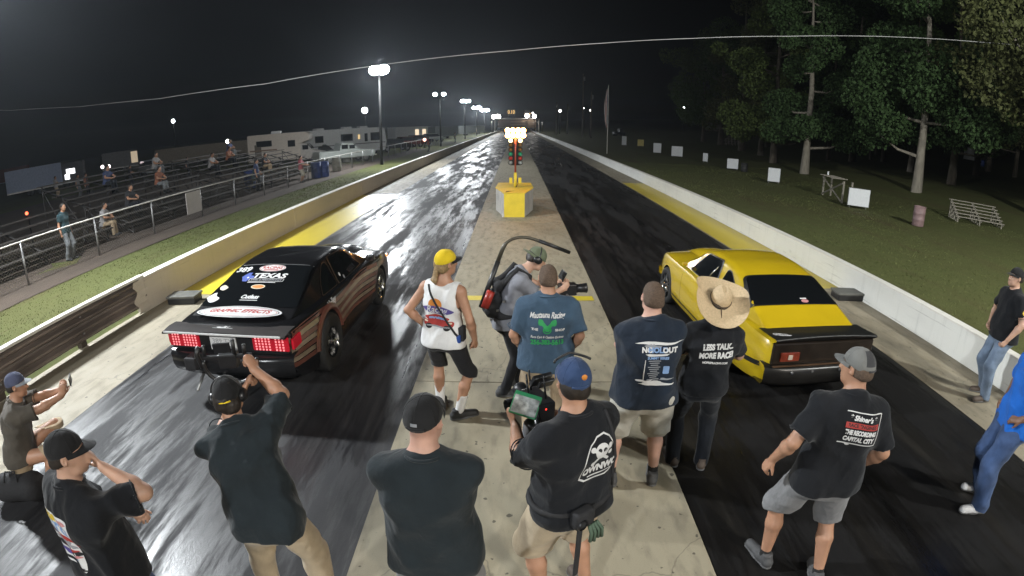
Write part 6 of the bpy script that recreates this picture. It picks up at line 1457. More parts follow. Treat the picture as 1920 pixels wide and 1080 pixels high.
def small_lamp(label, pos, r, strength, col=(1, 0.97, 0.92), pole=True, group='distant lamps beyond the track'):
    t = thing('distant_lamp', label, 'lamp', (pos.x, pos.y, terrain(pos.x, pos.y)), 0, group); h = pos.z - terrain(pos.x, pos.y)
    if pole: b = MB(); b.tube([(0, 0.1, 0), (0, 0.1, h + 0.3)], [0.16, 0.12], 8); b.build('pole', M_POLE, t, True)
    b = MB(); b.box((0, 0.05, h + r * 1.1), (r * 2.2, 0.2, r * 0.5)); hd = b.build('lamp_head', M_HOUSING, t)
    b = MB(); b.lathe([(r * math.sin(a), -r * math.cos(a)) for a in np.linspace(0.01, math.pi * 0.98, 9)], 14, (0, -0.1, h)); b.build('bulb', emitter('lamp_%d_%.2f' % (int(strength * 10), col[2]), col, strength), hd, True)
for px, y, r, st, lab in (((934, 219), 208, 0.9, 60, 'left of the pair of lamps over the finish gantry, nearest the scoreboard'), ((988, 217), 206, 0.75, 50, 'lamp over the right post of the finish gantry'), ((1002, 218), 206, 0.7, 40, 'rightmost lamp over the finish gantry'), ((926, 219), 209, 0.8, 60, 'lamp at the left post of the finish gantry'), ((999, 212), 225, 0.3, 30, 'tiny lamp high above the right gantry lamps'),
                     ((684, 207), 130, 0.75, 28, 'cool white lamp left of the tall flood light pole'), ((325, 227), 120, 0.5, 20, 'small lone white lamp far left above the bleachers'),
                     ((1050, 208), 160, 0.4, 14, 'small round lamp on the left pole beyond the right wall'), ((1094, 203), 150, 0.22, 10, 'small lamp on the tall utility pole beyond the right wall'), ((1107, 207), 135, 0.25, 6, 'dim lamp on the pole nearest the flag'), ((1283, 202), 150, 0.45, 12, 'lone white lamp in the dark sky left of the trees'), ((1781, 167), 70, 0.16, 10, 'tiny orange lamp among the right hand trees')):
    small_lamp(lab, at_y(px, y), r, st, (1.0, 0.45, 0.15) if 'orange' in lab else COOL if 'cool' in lab or 'lone' in lab else (1, 0.95, 0.88))
for px, y, h_, lab in (((1043, 240), 150, 9.5, 'bare utility pole farthest left beyond the right wall'), ((1064, 238), 155, 9.0, 'thin bare utility pole second beyond the right wall'), ((1092, 252), 128, 15.5, 'tallest bare utility pole beyond the right wall'), ((1108, 248), 118, 10.5, 'utility pole with a transformer nearest the flag')):
    p = at_y(px, y); t = thing('utility_pole', lab, 'utility pole', (p.x, y, terrain(p.x, y)), 0, 'utility poles beyond the right wall')
    b = MB(); b.tube([(0, 0, -0.3), (0, 0, h_)], [0.2, 0.14], 8); b.build('pole', mat('pole_wood', (0.13, 0.11, 0.09), 0.9, 0, 0.2), t, True)
    b = MB(); b.tube([(0.25, -0.1, h_ - 1.8), (0.25, -0.1, h_ - 0.8)], 0.22, 10); b.build('transformer', M_STEEL, t, True)
# overhead cable
pts = [at_y(px, 20.0) for px in ((-60, 206), (20, 207), (150, 200), (300, 185), (500, 157), (713, 122), (960, 95), (1130, 81), (1300, 72), (1480, 68), (1640, 68), (1850, 80), (1990, 92))]
b = MB(); b.tube(pts, 0.016, 6, False); tag(b.build('overhead_cable', mat('cable_grey', (0.45, 0.45, 0.45), 0.5, 0, 0.3, 0.6), None, True), 'pale overhead cable strung across the whole sky', 'cable')

# ------------------------------------------------------------------ flag, boards and timber on the right grass
def flag():
    p = on_ground((1138, 288)); t = thing('flag_pole', 'white flag pole beside the right wall with a hanging striped flag', 'flag pole', p)
    b = MB(); b.tube([(0, 0, 0), (0, 0, 7.6)], [0.06, 0.035], 10); b.build('pole', mat('pole_white', (0.6, 0.58, 0.52), 0.5, 0, 0.15), t, True)
    b = MB(); b.lathe([(0.001, 0.09), (0.07, 0.05), (0.08, 0), (0.001, -0.08)], 10, (0, 0, 7.66)); b.build('finial', M_STEEL, t, True)
    fm = [mat('flag_white', (0.72, 0.7, 0.68), 0.8, 0, 0.1), mat('flag_red_cloth', (0.35, 0.05, 0.04), 0.8, 0, 0.1), mat('flag_blue_cloth', (0.03, 0.04, 0.12), 0.8, 0, 0.1)]
    for k in range(9):
        b = MB(); P = []
        for j in range(18):
            v = j / 17; z = 7.4 - 4.3 * v; sp = 0.10 + 0.40 * math.sin(math.pi * min(1, v * 0.95 + 0.08)) ** 0.8 * (0.35 + 0.65 * v)
            P.append([(-0.06 - sp * (k + e) / 9 + 0.03 * math.sin(9 * v + k), 0.10 * math.sin(k * 1.7 + 5 * v) * (0.4 + v), z - 0.25 * (k + e) / 9) for e in (0, 1)])
        b.grid(P); b.build('canton' if k < 2 else 'stripe', fm[2] if k < 2 else fm[k % 2], t, True)
flag()
brd = mat('white_board', (0.62, 0.64, 0.66), 0.6, 0, 0.06, 8); brdk = mat('board_edge', (0.05, 0.05, 0.05), 0.7)
ln_w = ('nearest', 'second nearest', 'third nearest', 'fourth nearest', 'fifth nearest', 'sixth nearest', 'yellowish', 'farthest')
for i, (px, w, h_, rz) in enumerate((((1608, 391), 0.85, 0.75, 0.35), ((1450, 344), 0.62, 0.78, 0.45), ((1373, 319), 0.72, 0.72, 0.35), ((1322, 305), 0.40, 0.70, 0.9), ((1269, 295), 0.95, 0.95, 0.3), ((1232, 288), 0.75, 1.0, 0.5), ((1201, 275.5), 0.75, 0.85, 0.4), ((1170, 273.5), 0.6, 1.2, 0.6))):
    w *= 1.3; h_ *= 1.15; rz = -0.25 - rz * 0.6
    p = on_ground(px); t = thing('sign_board', '%s blank board in the row of signs on the right grass' % ('%s white' % ln_w[i] if i != 6 else 'small yellowish'), 'sign', p, rz, 'blank boards on the right grass')
    b = MB(); b.box((0, 0, 0.12 + h_ / 2), (w, 0.03, h_), bev=0.006); b.build('board', brd if i != 6 else mat('yellow_board', (0.5, 0.42, 0.15), 0.6), t)
    b = MB(); b.box((0.0, 0.03, 0.12 + h_ / 2), (w + 0.06, 0.025, h_ + 0.05)); b.build('backing', brdk, t)
    for s in (1, -1): b = MB(); b.tube([(s * w * 0.4, 0.05, -0.05), (s * w * 0.4, 0.05, 0.5)], 0.015, 6); b.build('stake', M_STEEL, t)
wood = mat('grey_timber', (0.22, 0.20, 0.165), 0.85, 0, 0.25, 12, 0.2, 40)
def x_frame():
    p0, p1 = on_ground((1542, 366)), on_ground((1578, 381)); d = p1 - p0; t = thing('timber_frame', 'timber cross braced frame with a flat top among the right signs', 'timber frame', p0, math.atan2(d.y, d.x)); w = d.length; h_ = 1.15
    for x in (0, w):
        for y in (0, 0.5): b = MB(); b.box((x, y, h_ / 2), (0.09, 0.09, h_), bev=0.006); b.build('post', wood, t)
    for a, c in (((0, -0.055, 0.08), (w, -0.055, h_ - 0.1)), ((0, -0.075, h_ - 0.1), (w, -0.075, 0.08))):
        b = MB(); b.tube([a, c], 0.05, 4); b.build('brace', wood, t)
    for k in range(5): b = MB(); b.box((0.35 + w * 0.16 * k - 0.5, 0.25, h_ + 0.03), (0.19, 0.9, 0.04), bev=0.004); b.build('plank', wood, t)
    b = MB(); b.box((0.05, 0.2, h_ + 0.16), (0.09, 0.09, 0.22), bev=0.02); b.build('jug', brd, t)
x_frame()
def small_bleacher(px, label, rz, n, w, step=0.32, rise=0.2, m=None):
    p = on_ground(px); t = thing('small_bleacher', label, 'bleacher', p, rz); m = m or wood
    for k in range(n):
        b = MB(); b.box((0, 0.2 + step * k, 0.28 + rise * k), (w, 0.20, 0.04), bev=0.006); b.build('plank', m, t)
        for s in (-0.45, 0, 0.45): b = MB(); b.box((s * w, 0.2 + step * k, (0.26 + rise * k) / 2), (0.06, 0.07, 0.26 + rise * k)); b.build('leg', m, t)
    for s in (-0.45, 0, 0.45): b = MB(); b.tube([(s * w + 0.05, 0.1, 0.2), (s * w + 0.05, 0.2 + step * (n - 1), 0.22 + rise * (n - 1))], 0.035, 4); b.build('stringer', m, t)
small_bleacher((1838, 425), 'weathered timber slat bleacher on the grass near the right edge', -0.55, 6, 2.7, 0.36, 0.13)
small_bleacher((1360, 272), 'little pale stepped bleacher below the far right trees', -1.15, 5, 3.2, 0.7, 0.38, mat('pale_timber', (0.33, 0.28, 0.25), 0.8))
def barrel(px, label, col, h_=0.85, r=0.28, group=None, name='barrel', cat='barrel'):
    p = on_ground(px); t = thing(name, label, cat, p, 0, group); m = mat('barrel_%d_%d_%d' % tuple(int(c * 100) for c in col), col, 0.6, 0, 0.25, 5)
    b = MB(); b.lathe([(0.001, 0.01), (r * 0.96, 0.0), (r, 0.04), (r, h_ * 0.32), (r * 1.03, h_ * 0.34), (r, h_ * 0.36), (r, h_ * 0.65), (r * 1.03, h_ * 0.67), (r, h_ * 0.69), (r, h_), (r * 0.93, h_), (r * 0.9, h_ * 0.4)], 20); b.build('drum', m, t, True)
    b = MB(); b.lathe([(r * 1.02, h_ - 0.02), (r * 1.04, h_), (r * 1.02, h_ + 0.02), (r * 0.95, h_ + 0.015), (r * 0.95, h_ - 0.02)], 20); b.build('rim', m, t, True)
    b = MB(); b.lathe([(0.001, h_ * 0.45), (r * 0.92, h_ * 0.45)], 16); b.build('liner', M_TRIM, t)
barrel((1720, 424), 'faded pinkish drum bin alone on the right grass', (0.20, 0.13, 0.13))
barrel((1395, 322), 'small dark bin between the white boards on the right grass', (0.02, 0.02, 0.02), 0.7)
barrel((1842, 312), 'blue bin under the trees by the white trailer', (0.02, 0.05, 0.2), 0.95, 0.3)

# ------------------------------------------------------------------ trees on the right
bark = mat('bark', (0.10, 0.085, 0.065), 0.95, 0, 0.35, 9, 0.5, 25, stretch=(1, 1, 0.25)); bark_p = mat('pale_bark', (0.24, 0.215, 0.175), 0.9, 0, 0.3, 6, 0.3, 25, stretch=(1, 1, 0.3))
leafm = []
for i, c in enumerate(((0.055, 0.095, 0.025), (0.075, 0.105, 0.03), (0.042, 0.076, 0.026), (0.07, 0.078, 0.028))):
    m = mat('leaf_%d' % i, c, 0.7, 0, 0.35, 2.5, spec=0.2); leafm.append(m)
def leaf_cloud(centres, n, rs, size):
    """n leaf quads spread through the balls (centre, radius)"""
    cs = np.array([c for c, r in centres]); rr = np.array([r for c, r in centres]); pr_ = rr ** 2.2 / (rr ** 2.2).sum()
    k = rs.choice(len(cs), n, p=pr_); d = rs.normal(size=(n, 3)); d /= np.linalg.norm(d, axis=1)[:, None]; rad = rr[k] * rs.uniform(0.35, 1.0, n) ** 0.5
    P = cs[k] + d * rad[:, None] * [1, 1, 0.8]
    a = rs.normal(size=(n, 3)); a /= np.linalg.norm(a, axis=1)[:, None]; b = np.cross(a, rs.normal(size=(n, 3))); b /= np.linalg.norm(b, axis=1)[:, None]
    s = size * rs.uniform(0.6, 1.3, n)[:, None]
    V = np.stack([P - a * s * 0.5, P + b * s * 0.32, P + a * s * 0.5, P - b * s * 0.32], 1).reshape(-1, 3); F = np.arange(n * 4).reshape(-1, 4)
    return V, F
def quick_mesh(name, V, F):
    me = bpy.data.meshes.new(name); me.vertices.add(len(V)); me.vertices.foreach_set('co', np.asarray(V, float).ravel()); k = F.shape[1]
    me.loops.add(F.size); me.loops.foreach_set('vertex_index', F.ravel()); me.polygons.add(len(F)); me.polygons.foreach_set('loop_start', np.arange(0, F.size, k)); me.polygons.foreach_set('loop_total', np.full(len(F), k)); me.update(calc_edges=True); return me
def tree(label, px, trunk_r, height, crown_base, spread, seed, leaf=1, pale=False, leaves=5200, lean=(0, 0), low=False):
    rs = np.random.RandomState(seed); p = on_ground(px) if not isinstance(px, Vector) else px
    t = thing('tree', label, 'tree', p, rs.rand() * 6, 'trees on the right')
    crown_base *= 0.55; height *= 1.3; tm = bark_p if pale else bark; top = np.array([lean[0], lean[1], height * 0.92]); path = [np.array([0, 0, -0.3]), np.array([0, 0, 0.0])]
    for k in range(1, 8): v = k / 7; path.append(top * v + np.array([rs.normal() * 0.15 * v, rs.normal() * 0.15 * v, 0]))
    b = MB(); b.tube(path, [trunk_r * 1.45, trunk_r * 1.25] + [trunk_r * (1 - 0.85 * k / 7) for k in range(1, 8)], 9); tr = b.build('trunk', tm, t, True)
    balls = []
    for k in range(17):
        v = crown_base / height + (0.95 - crown_base / height) * rs.rand() ** 1.25; base = top * v; a = rs.rand() * 6.28; ln = spread * rs.uniform(0.55, 1.0) * (1.15 - 0.6 * v)
        e = base + np.array([math.cos(a) * ln, math.sin(a) * ln, ln * rs.uniform(0.1, 0.55)]); mid = (base + e) / 2 + np.array([0, 0, -0.1 * ln])
        b = MB(); b.tube([base, mid, e], [trunk_r * 0.42 * (1.1 - v), trunk_r * 0.26, trunk_r * 0.07], 6); b.build('limb', tm, t, True)
        balls += [(e, spread * rs.uniform(0.26, 0.42)), (mid * 0.4 + e * 0.6 + rs.normal(size=3) * 0.3, spread * rs.uniform(0.2, 0.34)), (e + rs.normal(size=3) * spread * 0.25, spread * rs.uniform(0.14, 0.28))]
    balls.append((top, spread * 0.4))
    for k in range(9):
        a = rs.rand() * 6.28; rr_ = spread * rs.uniform(0.25, 0.75); balls.append((np.array([math.cos(a) * rr_, math.sin(a) * rr_, crown_base + spread * 0.28 + rs.rand() * 1.2]), spread * rs.uniform(0.2, 0.3)))
    balls = [(c, r) for c, r in balls if c[2] - r * 0.8 > crown_base * 0.85]
    V, F = leaf_cloud(balls, int(leaves * 3.4), rs, 0.29)
    cr = mesh_obj('crown', quick_mesh('crown', V, F), leafm[leaf], t)
    return t
tree('big leafy tree with pale trunk in front of the right wood', (1508, 326), 0.34, 14, 3.6, 4.6, 1, 2, True, 9500)
tree('pale trunked leafy tree, nearest in the right hand wood', (1718, 360), 0.34, 17, 4.4, 5.4, 2, 2, True, 10500)
tree('tree with twin trunk look just behind the nearest pale trunk', (1706, 322), 0.30, 15, 4.6, 4.6, 3, 0, True, 7000, (0.4, 0.5))
tree('brown trunked tree between the pale trunk and the white trailer', (1783, 346), 0.36, 15, 5.2, 5.0, 4, 0, False, 8000)
tree('slim tree right of the white trailer trunk', (1829, 330), 0.33, 15, 5.4, 4.6, 5, 2, False, 7000)
tree('dark tree rising near the right edge of the frame', (1902, 332), 0.30, 16, 5.0, 5.4, 6, 3, False, 9000)
tree('straight trunked tree in the middle of the right wood', (1598, 303), 0.42, 17, 5.5, 5.0, 7, 2, False, 7500, (0.9, 0))
tree('thin trunked tree left of the wood centre', (1553, 302), 0.24, 14, 5.0, 4.0, 8, 0, False, 6000)
def by_size(px, y):
    p = at_y(px, y); p.z = terrain(p.x, p.y); return p
tree('leafy tree on the left flank of the wood', by_size((1452, 280), 50), 0.38, 14, 4.0, 4.8, 9, 1, False, 9000)
tree('second leafy tree on the left flank of the wood', by_size((1428, 270), 60), 0.36, 15, 4.4, 4.6, 10, 3, False, 7500)
tree('olive leaved tree behind the left flank of the wood', by_size((1392, 260), 68), 0.45, 17, 5.0, 5.6, 11, 3, False, 7500)
tree('farthest left tree of the wood behind the little bleacher', by_size((1352, 255), 82), 0.45, 16, 4.2, 6.5, 12, 0, False, 7500)
tree('thin dark tree between the wood and the pale trunk', (1632, 300), 0.18, 12, 4.6, 3.4, 13, 2, False, 4500)
tree('tall tree filling the top right corner of the frame', Vector((30, 20, terrain(30, 20))), 0.42, 19, 7.2, 6.6, 14, 3, True, 9000)
for k, (x_, y_) in enumerate(((46, 56), (56, 70), (62, 52), (40, 78), (66, 88), (34, 92))):
    tree('dark tree in the back row of the right hand wood', Vector((x_, y_, terrain(x_, y_))), 0.36, 15, 4.0, 6.5, 30 + k, (0, 2, 1)[k % 3], False, 6500)['group'] = 'back row trees of the right wood'
# white trailer and mower below the trees
def trailer_far():
    p = on_ground((1830, 306)); t = thing('white_trailer', 'white box trailer parked behind the right hand trees', 'trailer', p, 0.15)
    b = MB(); b.box((0, 0, 1.35), (5.0, 2.2, 2.0), bev=0.06); b.build('box_body', mat('trailer_white', (0.62, 0.62, 0.6), 0.5, 0, 0.08), t)
    for x in (-0.5, 0.5): b = MB(); b.lathe([(0.001, -0.1), (0.33, -0.1), (0.35, 0), (0.33, 0.1), (0.001, 0.1)], 16, (x, -1.0, 0.35), 'y'); b.build('wheel', M_TYRE, t, True)
    b = MB(); b.box((0, -1.06, 0.42), (5.0, 0.06, 0.14)); b.build('skirt', M_STEEL, t)
trailer_far()
p = on_ground((1160, 255)); t = thing('parked_mower', 'dark low utility vehicle parked on the grass behind the flag', 'vehicle', p, 0.3)
b = MB(); b.box((0, 0, 0.65), (3.0, 1.4, 0.6), bev=0.12); b.build('body', M_TRIM, t)
b = MB(); b.box((0.5, 0, 1.35), (1.1, 1.2, 0.9), bev=0.1); b.build('cab', mat('cab_dark', (0.05, 0.05, 0.055), 0.3), t)
for x in (-1, 1):
    for s in (1, -1): b = MB(); b.lathe([(0.001, -0.12), (0.36, -0.12), (0.4, 0), (0.36, 0.12), (0.001, 0.12)], 16, (x, s * 0.65, 0.4), 'y'); b.build('wheel', M_TYRE, t, True)
# ------------------------------------------------------------------ left: fence, bleachers, spectators, vehicles
def fence():
    t = thing('chain_link_fence', 'long chain link fence with top rail between the left grass and bleachers', 'fence', (-12.75, 0, 0)); h = 1.18
    ys = [3.5, 6.5, 9.4, 12.4, 15.35, 18.6, 21.4, 24.4] + list(np.arange(27.4, 92, 3.0))
    for i, y in enumerate(ys):
        b = MB(); b.tube([(0.0, y, -0.1), (0.0, y, h + 0.02)], 0.032, 8); b.build('post', M_STEEL, t, True)
    b = MB(); b.tube([(0, ys[0], h), (0, ys[-1], h)], 0.026, 8); b.build('top_rail', mat('fence_rail', (0.42, 0.40, 0.37), 0.5, 0.4, 0.2), t, True)
    V, F = [], []; w = 0.004; d = 0.11
    y0, y1 = 3.5, 45.0
    for y in np.arange(y0 - h, y1, d):
        for sg in (1, -1):
            a = (y, 0.02) if sg > 0 else (y, h); c = (y + h, h) if sg > 0 else (y + h, 0.02)
            k = len(V); V += [(0.004 * sg, a[0] - w, a[1]), (0.004 * sg, a[0] + w, a[1]), (0.004 * sg, c[0] + w, c[1]), (0.004 * sg, c[0] - w, c[1])]; F.append((k, k + 1, k + 2, k + 3))
    b = MB(); b.add(V, F); tag(b.build('wire_mesh', M_STEEL, t), kind='stuff')
    b = MB(); b.box((0.05, 18.0, 0.70), (0.02, 1.05, 0.85), bev=0.006); bd = b.build('notice_board', mat('fence_board', (0.45, 0.42, 0.40), 0.7, 0, 0.06), t); tag(bd, 'pale blank board hung on the fence')
fence()
def bleacher(label, x, y0, ln, rows, seed):
    r_ = random.Random(seed); t = thing('bleacher', label, 'bleacher', (x, y0, terrain(x, y0) + 0.02), 0, 'dark spectator bleachers behind the left fence')
    seatm = mat('bleacher_plank', (0.06, 0.052, 0.046), 0.75, 0.1, 0.35, 4, stretch=(1, 0.2, 1)); fr = mat('bleacher_frame', (0.05, 0.047, 0.045), 0.6, 0.4, 0.2)
    for k in range(rows):
        z = 0.42 + 0.21 * k; xx = -0.62 * k
        b = MB(); b.box((0, 0, 0), (0.27, ln, 0.045), bev=0.006); o = b.build('seat_plank', seatm, t); o.location = (xx, ln / 2, z)
        if k:
            b = MB(); b.box((0, 0, 0), (0.24, ln, 0.035)); o = b.build('foot_plank', seatm, t); o.location = (xx + 0.31, ln / 2, z - 0.26)
    for j in range(int(ln / 2.2) + 1):
        yy = 0.2 + j * (ln - 0.4) / int(ln / 2.2)
        b = MB(); b.tube([(0.1, yy, 0.3), (-0.62 * (rows - 1), yy, 0.30 + 0.21 * (rows - 1))], 0.035, 4); b.build('stringer', fr, t)
        for k in range(0, rows, 2):
            b = MB(); b.tube([(-0.62 * k, yy, 0.0), (-0.62 * k, yy, 0.40 + 0.21 * k)], 0.028, 6); b.build('leg', fr, t)
            b = MB(); b.tube([(-0.62 * k, yy, 0.02), (-0.62 * min(rows - 1, k + 2), yy, 0.28 + 0.21 * min(rows - 1, k + 2))], 0.02, 4); b.build('brace', fr, t)
bleacher('nearest dark bleacher behind the fence at the left edge', -14.2, 8.2, 6.4, 5, 1)
bleacher('second dark bleacher from the left edge behind the fence', -14.0, 15.4, 8.6, 9, 2)
bleacher('third dark bleacher behind the fence post with the pale board', -13.9, 24.8, 8.0, 9, 3)
bleacher('fourth dark bleacher, beyond the blue bins side of the stands', -15.2, 33.6, 6.5, 7, 4)

def onlooker(label, loc, yaw, shirt, legs, skin='tan', h=1.72, arms='down', hatm=None, short=False, lean=(0, 0)):
    P = dict(lean=lean, eyes=False)
    if arms == 'fold': P.update(armL=dict(to=(0.12, 0.27, 1.2), hint=(-1, 0, -0.5)), armR=dict(to=(-0.12, 0.27, 1.2), hint=(1, 0, -0.5)))
    if arms == 'rail': P.update(armL=dict(to=(-0.2, 0.42, 1.15), hint=(-1, 0, -1)), armR=dict(to=(0.2, 0.42, 1.15), hint=(1, 0, -1)))
    if arms == 'sit': P.update(hipz=0.50, hipy=-0.25, lean=(0, 0.12), footL=(-0.13, 0.22, 0), footR=(0.13, 0.22, 0), kneeL=(0, 1, 0.8), kneeR=(0, 1, 0.8), armL=dict(to=(-0.14, 0.16, 0.72), hint=(-1, -0.5, 0)), armR=dict(to=(0.14, 0.16, 0.72), hint=(1, -0.5, 0)))
    return person(label, loc, yaw, P, dict(m=shirt, res=0.02, fold=0.004), dict(m=legs, len='shorts' if short else 'pants'), dict(m=SH_BLACK), dict(m=hatm) if hatm else None, None if hatm else dict(m=H_DARK, thick=0.006), 'onlookers on the left', skin, h, 0.015)
C_PINK = cloth('pink_tee', (0.42, 0.12, 0.14)); C_TEAL = cloth('dark_teal_tee', (0.03, 0.06, 0.07)); C_PALE = cloth('pale_tee', (0.3, 0.29, 0.29)); C_ORANGE = cloth('rust_tee', (0.25, 0.10, 0.06)); C_DARKT = cloth('charcoal_tee', (0.03, 0.03, 0.033)); C_GRJ = cloth('grey_jean', (0.17, 0.18, 0.19)); C_BLUET = cloth('dull_blue_tee', (0.05, 0.07, 0.15))
onlooker('onlooker in dark top and pale jeans standing at the left fence', tuple(on_ground((133, 488))), -80, C_TEAL, C_GRJ, 'tan', 1.78)
onlooker('onlooker in pink top and pale shorts leaning on the fence rail', tuple(on_ground((566, 342))), -85, C_PINK, cloth('cream_short', (0.5, 0.47, 0.4)), 'light', 1.66, 'rail', None, True)
onlooker('onlooker in blue behind the fence left of the pink one', tuple(on_ground((484, 358))), -70, C_BLUET, C_DKJEAN, 'tan', 1.78)
for px, sh, lg, lab, arms, z in (((208, 442), C_PALE, C_TANSHORT, 'bare armed onlooker sitting on the front of the second bleacher', 'sit', 0.0), ((150, 372), C_PALE, C_GRJ, 'onlooker in pale top standing at the back of the near bleachers', 'down', 0.0), ((165, 370), C_ORANGE, C_DKJEAN, 'onlooker in rust top standing beside the pale topped one', 'down', 0.0), ((108, 372), C_PALE, C_TANSHORT, 'leftmost standing onlooker behind the near bleachers', 'fold', 0.0), ((247, 352), C_DARKT, C_DKJEAN, 'dark clothed onlooker standing high in front of the lit doorway', 'fold', 0.0), ((353, 332), C_DARKT, C_DKJEAN, 'dark onlooker standing by the middle of the bleachers', 'down', 0.0), ((443, 318), cloth('olive_tee2', (0.16, 0.14, 0.06)), C_DKJEAN, 'onlooker in olive top near the motorhome door', 'down', 0.0), ((853, 267), C_PALE, C_GRJ, 'far onlooker by the fence near the track end', 'down', 0.0), ((803, 284), C_PINK, C_GRJ, 'far onlooker in pink by the parked cars', 'down', 0.0)):
    onlooker(lab, tuple(on_ground(px) + Vector((0, 0, z))), -70, sh, lg, 'tan', 1.74, arms)

seats = ((-14.0, 15.4), (-13.9, 24.8)); nm_ = ('second', 'third'); rw_ = ('front', 'second', 'third', 'fourth', 'fifth', 'sixth', 'seventh', 'eighth', 'top')
for i, (bi, row, yy, sh, lg, cn) in enumerate(((0, 2, 1.6, C_DARKT, C_DKJEAN, 'charcoal'), (0, 4, 5.2, C_ORANGE, C_GRJ, 'rust'), (0, 6, 3.0, C_BLUET, C_DKJEAN, 'dull blue'), (0, 7, 7.4, C_PALE, C_GRJ, 'pale'), (1, 1, 2.0, C_TEAL, C_GRJ, 'teal'), (1, 3, 5.6, C_DARKT, C_TANSHORT, 'charcoal'), (1, 5, 1.4, C_PALE, C_DKJEAN, 'pale'), (1, 6, 4.4, C_ORANGE, C_DKJEAN, 'rust'), (1, 8, 6.6, C_BLUET, C_GRJ, 'dull blue'))):
    bx_, by_ = seats[bi]; z_ = 0.42 + 0.21 * row + 0.03 - 0.42
    onlooker('onlooker in %s top seated on the %s row of the %s bleacher' % (cn, rw_[row], nm_[bi]), (bx_ - 0.62 * row + 0.22, by_ + yy, max(0.02, z_)), -88, sh, lg, 'tan', 1.74, 'sit')
def wheels4(t, xs, w, r=0.36, tw=0.24):
    for x in xs:
        for s in (1, -1):
            wo_ = bpy.data.objects.new('wheel', None); COL.objects.link(wo_); wo_.parent = t; wo_.location = (x, s * w, r)
            b = MB(); b.lathe([(r * 0.6, -tw / 2), (r * 0.95, -tw / 2), (r, -tw * 0.3), (r, tw * 0.3), (r * 0.95, tw / 2), (r * 0.6, tw / 2)], 20, (0, 0, 0), 'y'); b.build('tyre', M_TYRE, wo_, True)
            b = MB(); b.lathe([(0.001, s * tw * 0.36), (r * 0.3, s * tw * 0.40), (r * 0.6, s * tw * 0.32)], 18, (0, 0, 0), 'y'); b.build('rim', M_STEEL, wo_, True)
def prism_y(prof, w, inset=0.0, bev=0.0):
    """side profile (x,z) extruded across y"""
    n = len(prof); b = MB(); vs = [(x, -w / 2, z) for x, z in prof] + [(x, w / 2, z) for x, z in prof]
    b.add(vs, [tuple(range(n)), tuple(range(n, 2 * n))[::-1]] + [(i, n + i, n + (i + 1) % n, (i + 1) % n) for i in range(n)])
    if bev > 0:
        bm = bmesh.new(); vv = [bm.verts.new(v) for v in b.v]; [bm.faces.new([vv[i] for i in f]) for f in b.f]; bmesh.ops.recalc_face_normals(bm, faces=bm.faces); bmesh.ops.bevel(bm, geom=bm.edges[:], offset=bev, segments=2, affect='EDGES'); bm.verts.index_update()
        b = MB(); b.add([v.co.copy() for v in bm.verts], [[v.index for v in f.verts] for f in bm.faces]); bm.free()
    return b
beige = mat('camper_beige', (0.58, 0.52, 0.46), 0.55, 0, 0.08); rvw = mat('camper_white', (0.74, 0.76, 0.78), 0.5, 0, 0.08); silver = mat('silver_paint', (0.52, 0.56, 0.54), 0.35, 0.1, 0.05); litw = emitter('lit_window', (1.0, 0.72, 0.35), 0.9); M_WGL = mat('vehicle_glass', (0.015, 0.017, 0.02), 0.1, 0, 0)
def windows(t, items, y, m=None, name='window'):
    for (x, z, w, h_) in items:
        b = MB(); b.box((x, y, z), (w, 0.03, h_), bev=0.01); fr = b.build(name, M_TRIM, t)
        b = MB(); b.box((x, y + (0.012 if y > 0 else -0.012), z), (w * 0.9, 0.02, h_ * 0.86)); b.build('pane', m or M_WGL, fr)
def class_c():
    p = Vector((-21.3, 46.2, terrain(-21, 46))); t = thing('camper_van', 'beige cab-over camper van parked behind the bleachers', 'camper', p, math.radians(14))
    b = prism_y([(-3.6, 0.5), (1.4, 0.5), (1.4, 1.95), (2.3, 2.25), (2.3, 2.75), (1.9, 3.0), (-3.6, 3.0)], 2.3, bev=0.06); b.build('body', beige, t)
    b = prism_y([(1.35, 0.45), (3.5, 0.45), (3.55, 1.05), (2.5, 1.25), (1.9, 1.95), (1.35, 1.95)], 1.95, bev=0.05); b.build('cab', mat('cab_beige', (0.46, 0.43, 0.40), 0.4), t)
    b = MB(); b.box((2.22, 0, 1.62), (0.06, 1.6, 0.62), Matrix.Rotation(-0.72, 3, 'Y')); b.build('windscreen', M_WGL, t)
    windows(t, [(-2.0, 2.15, 1.5, 0.55), (0.6, 2.0, 0.7, 0.6)], -1.155); windows(t, [(1.85, 1.55, 0.55, 0.42)], -0.985)
    b = MB(); b.box((-2.6, -1.16, 1.3), (0.65, 0.03, 1.6), bev=0.02); b.build('door', mat('camper_door', (0.12, 0.10, 0.08), 0.6), t)
    for y in (-0.65, 0.65): b = MB(); b.lathe([(0.001, 0.03), (0.10, 0.02), (0.12, 0)], 14, (3.54, y, 0.85), 'x'); b.build('headlight', MATS['headlight_glass'], t)
    b = MB(); b.box((3.6, 0, 0.5), (0.14, 1.9, 0.22), bev=0.03); b.build('bumper', M_CHROME, t)
    b = MB(); b.box((-1.0, 0, 3.12), (0.9, 0.7, 0.24), bev=0.05); b.build('roof_unit', rvw, t); wheels4(t, (-2.0, 2.7), 0.95, 0.38)
    b = MB(); b.box((-2.1, -1.17, 1.55), (2.6, 0.02, 0.12)); b.build('stripe', mat('stripe_brown', (0.2, 0.13, 0.09), 0.6), t)
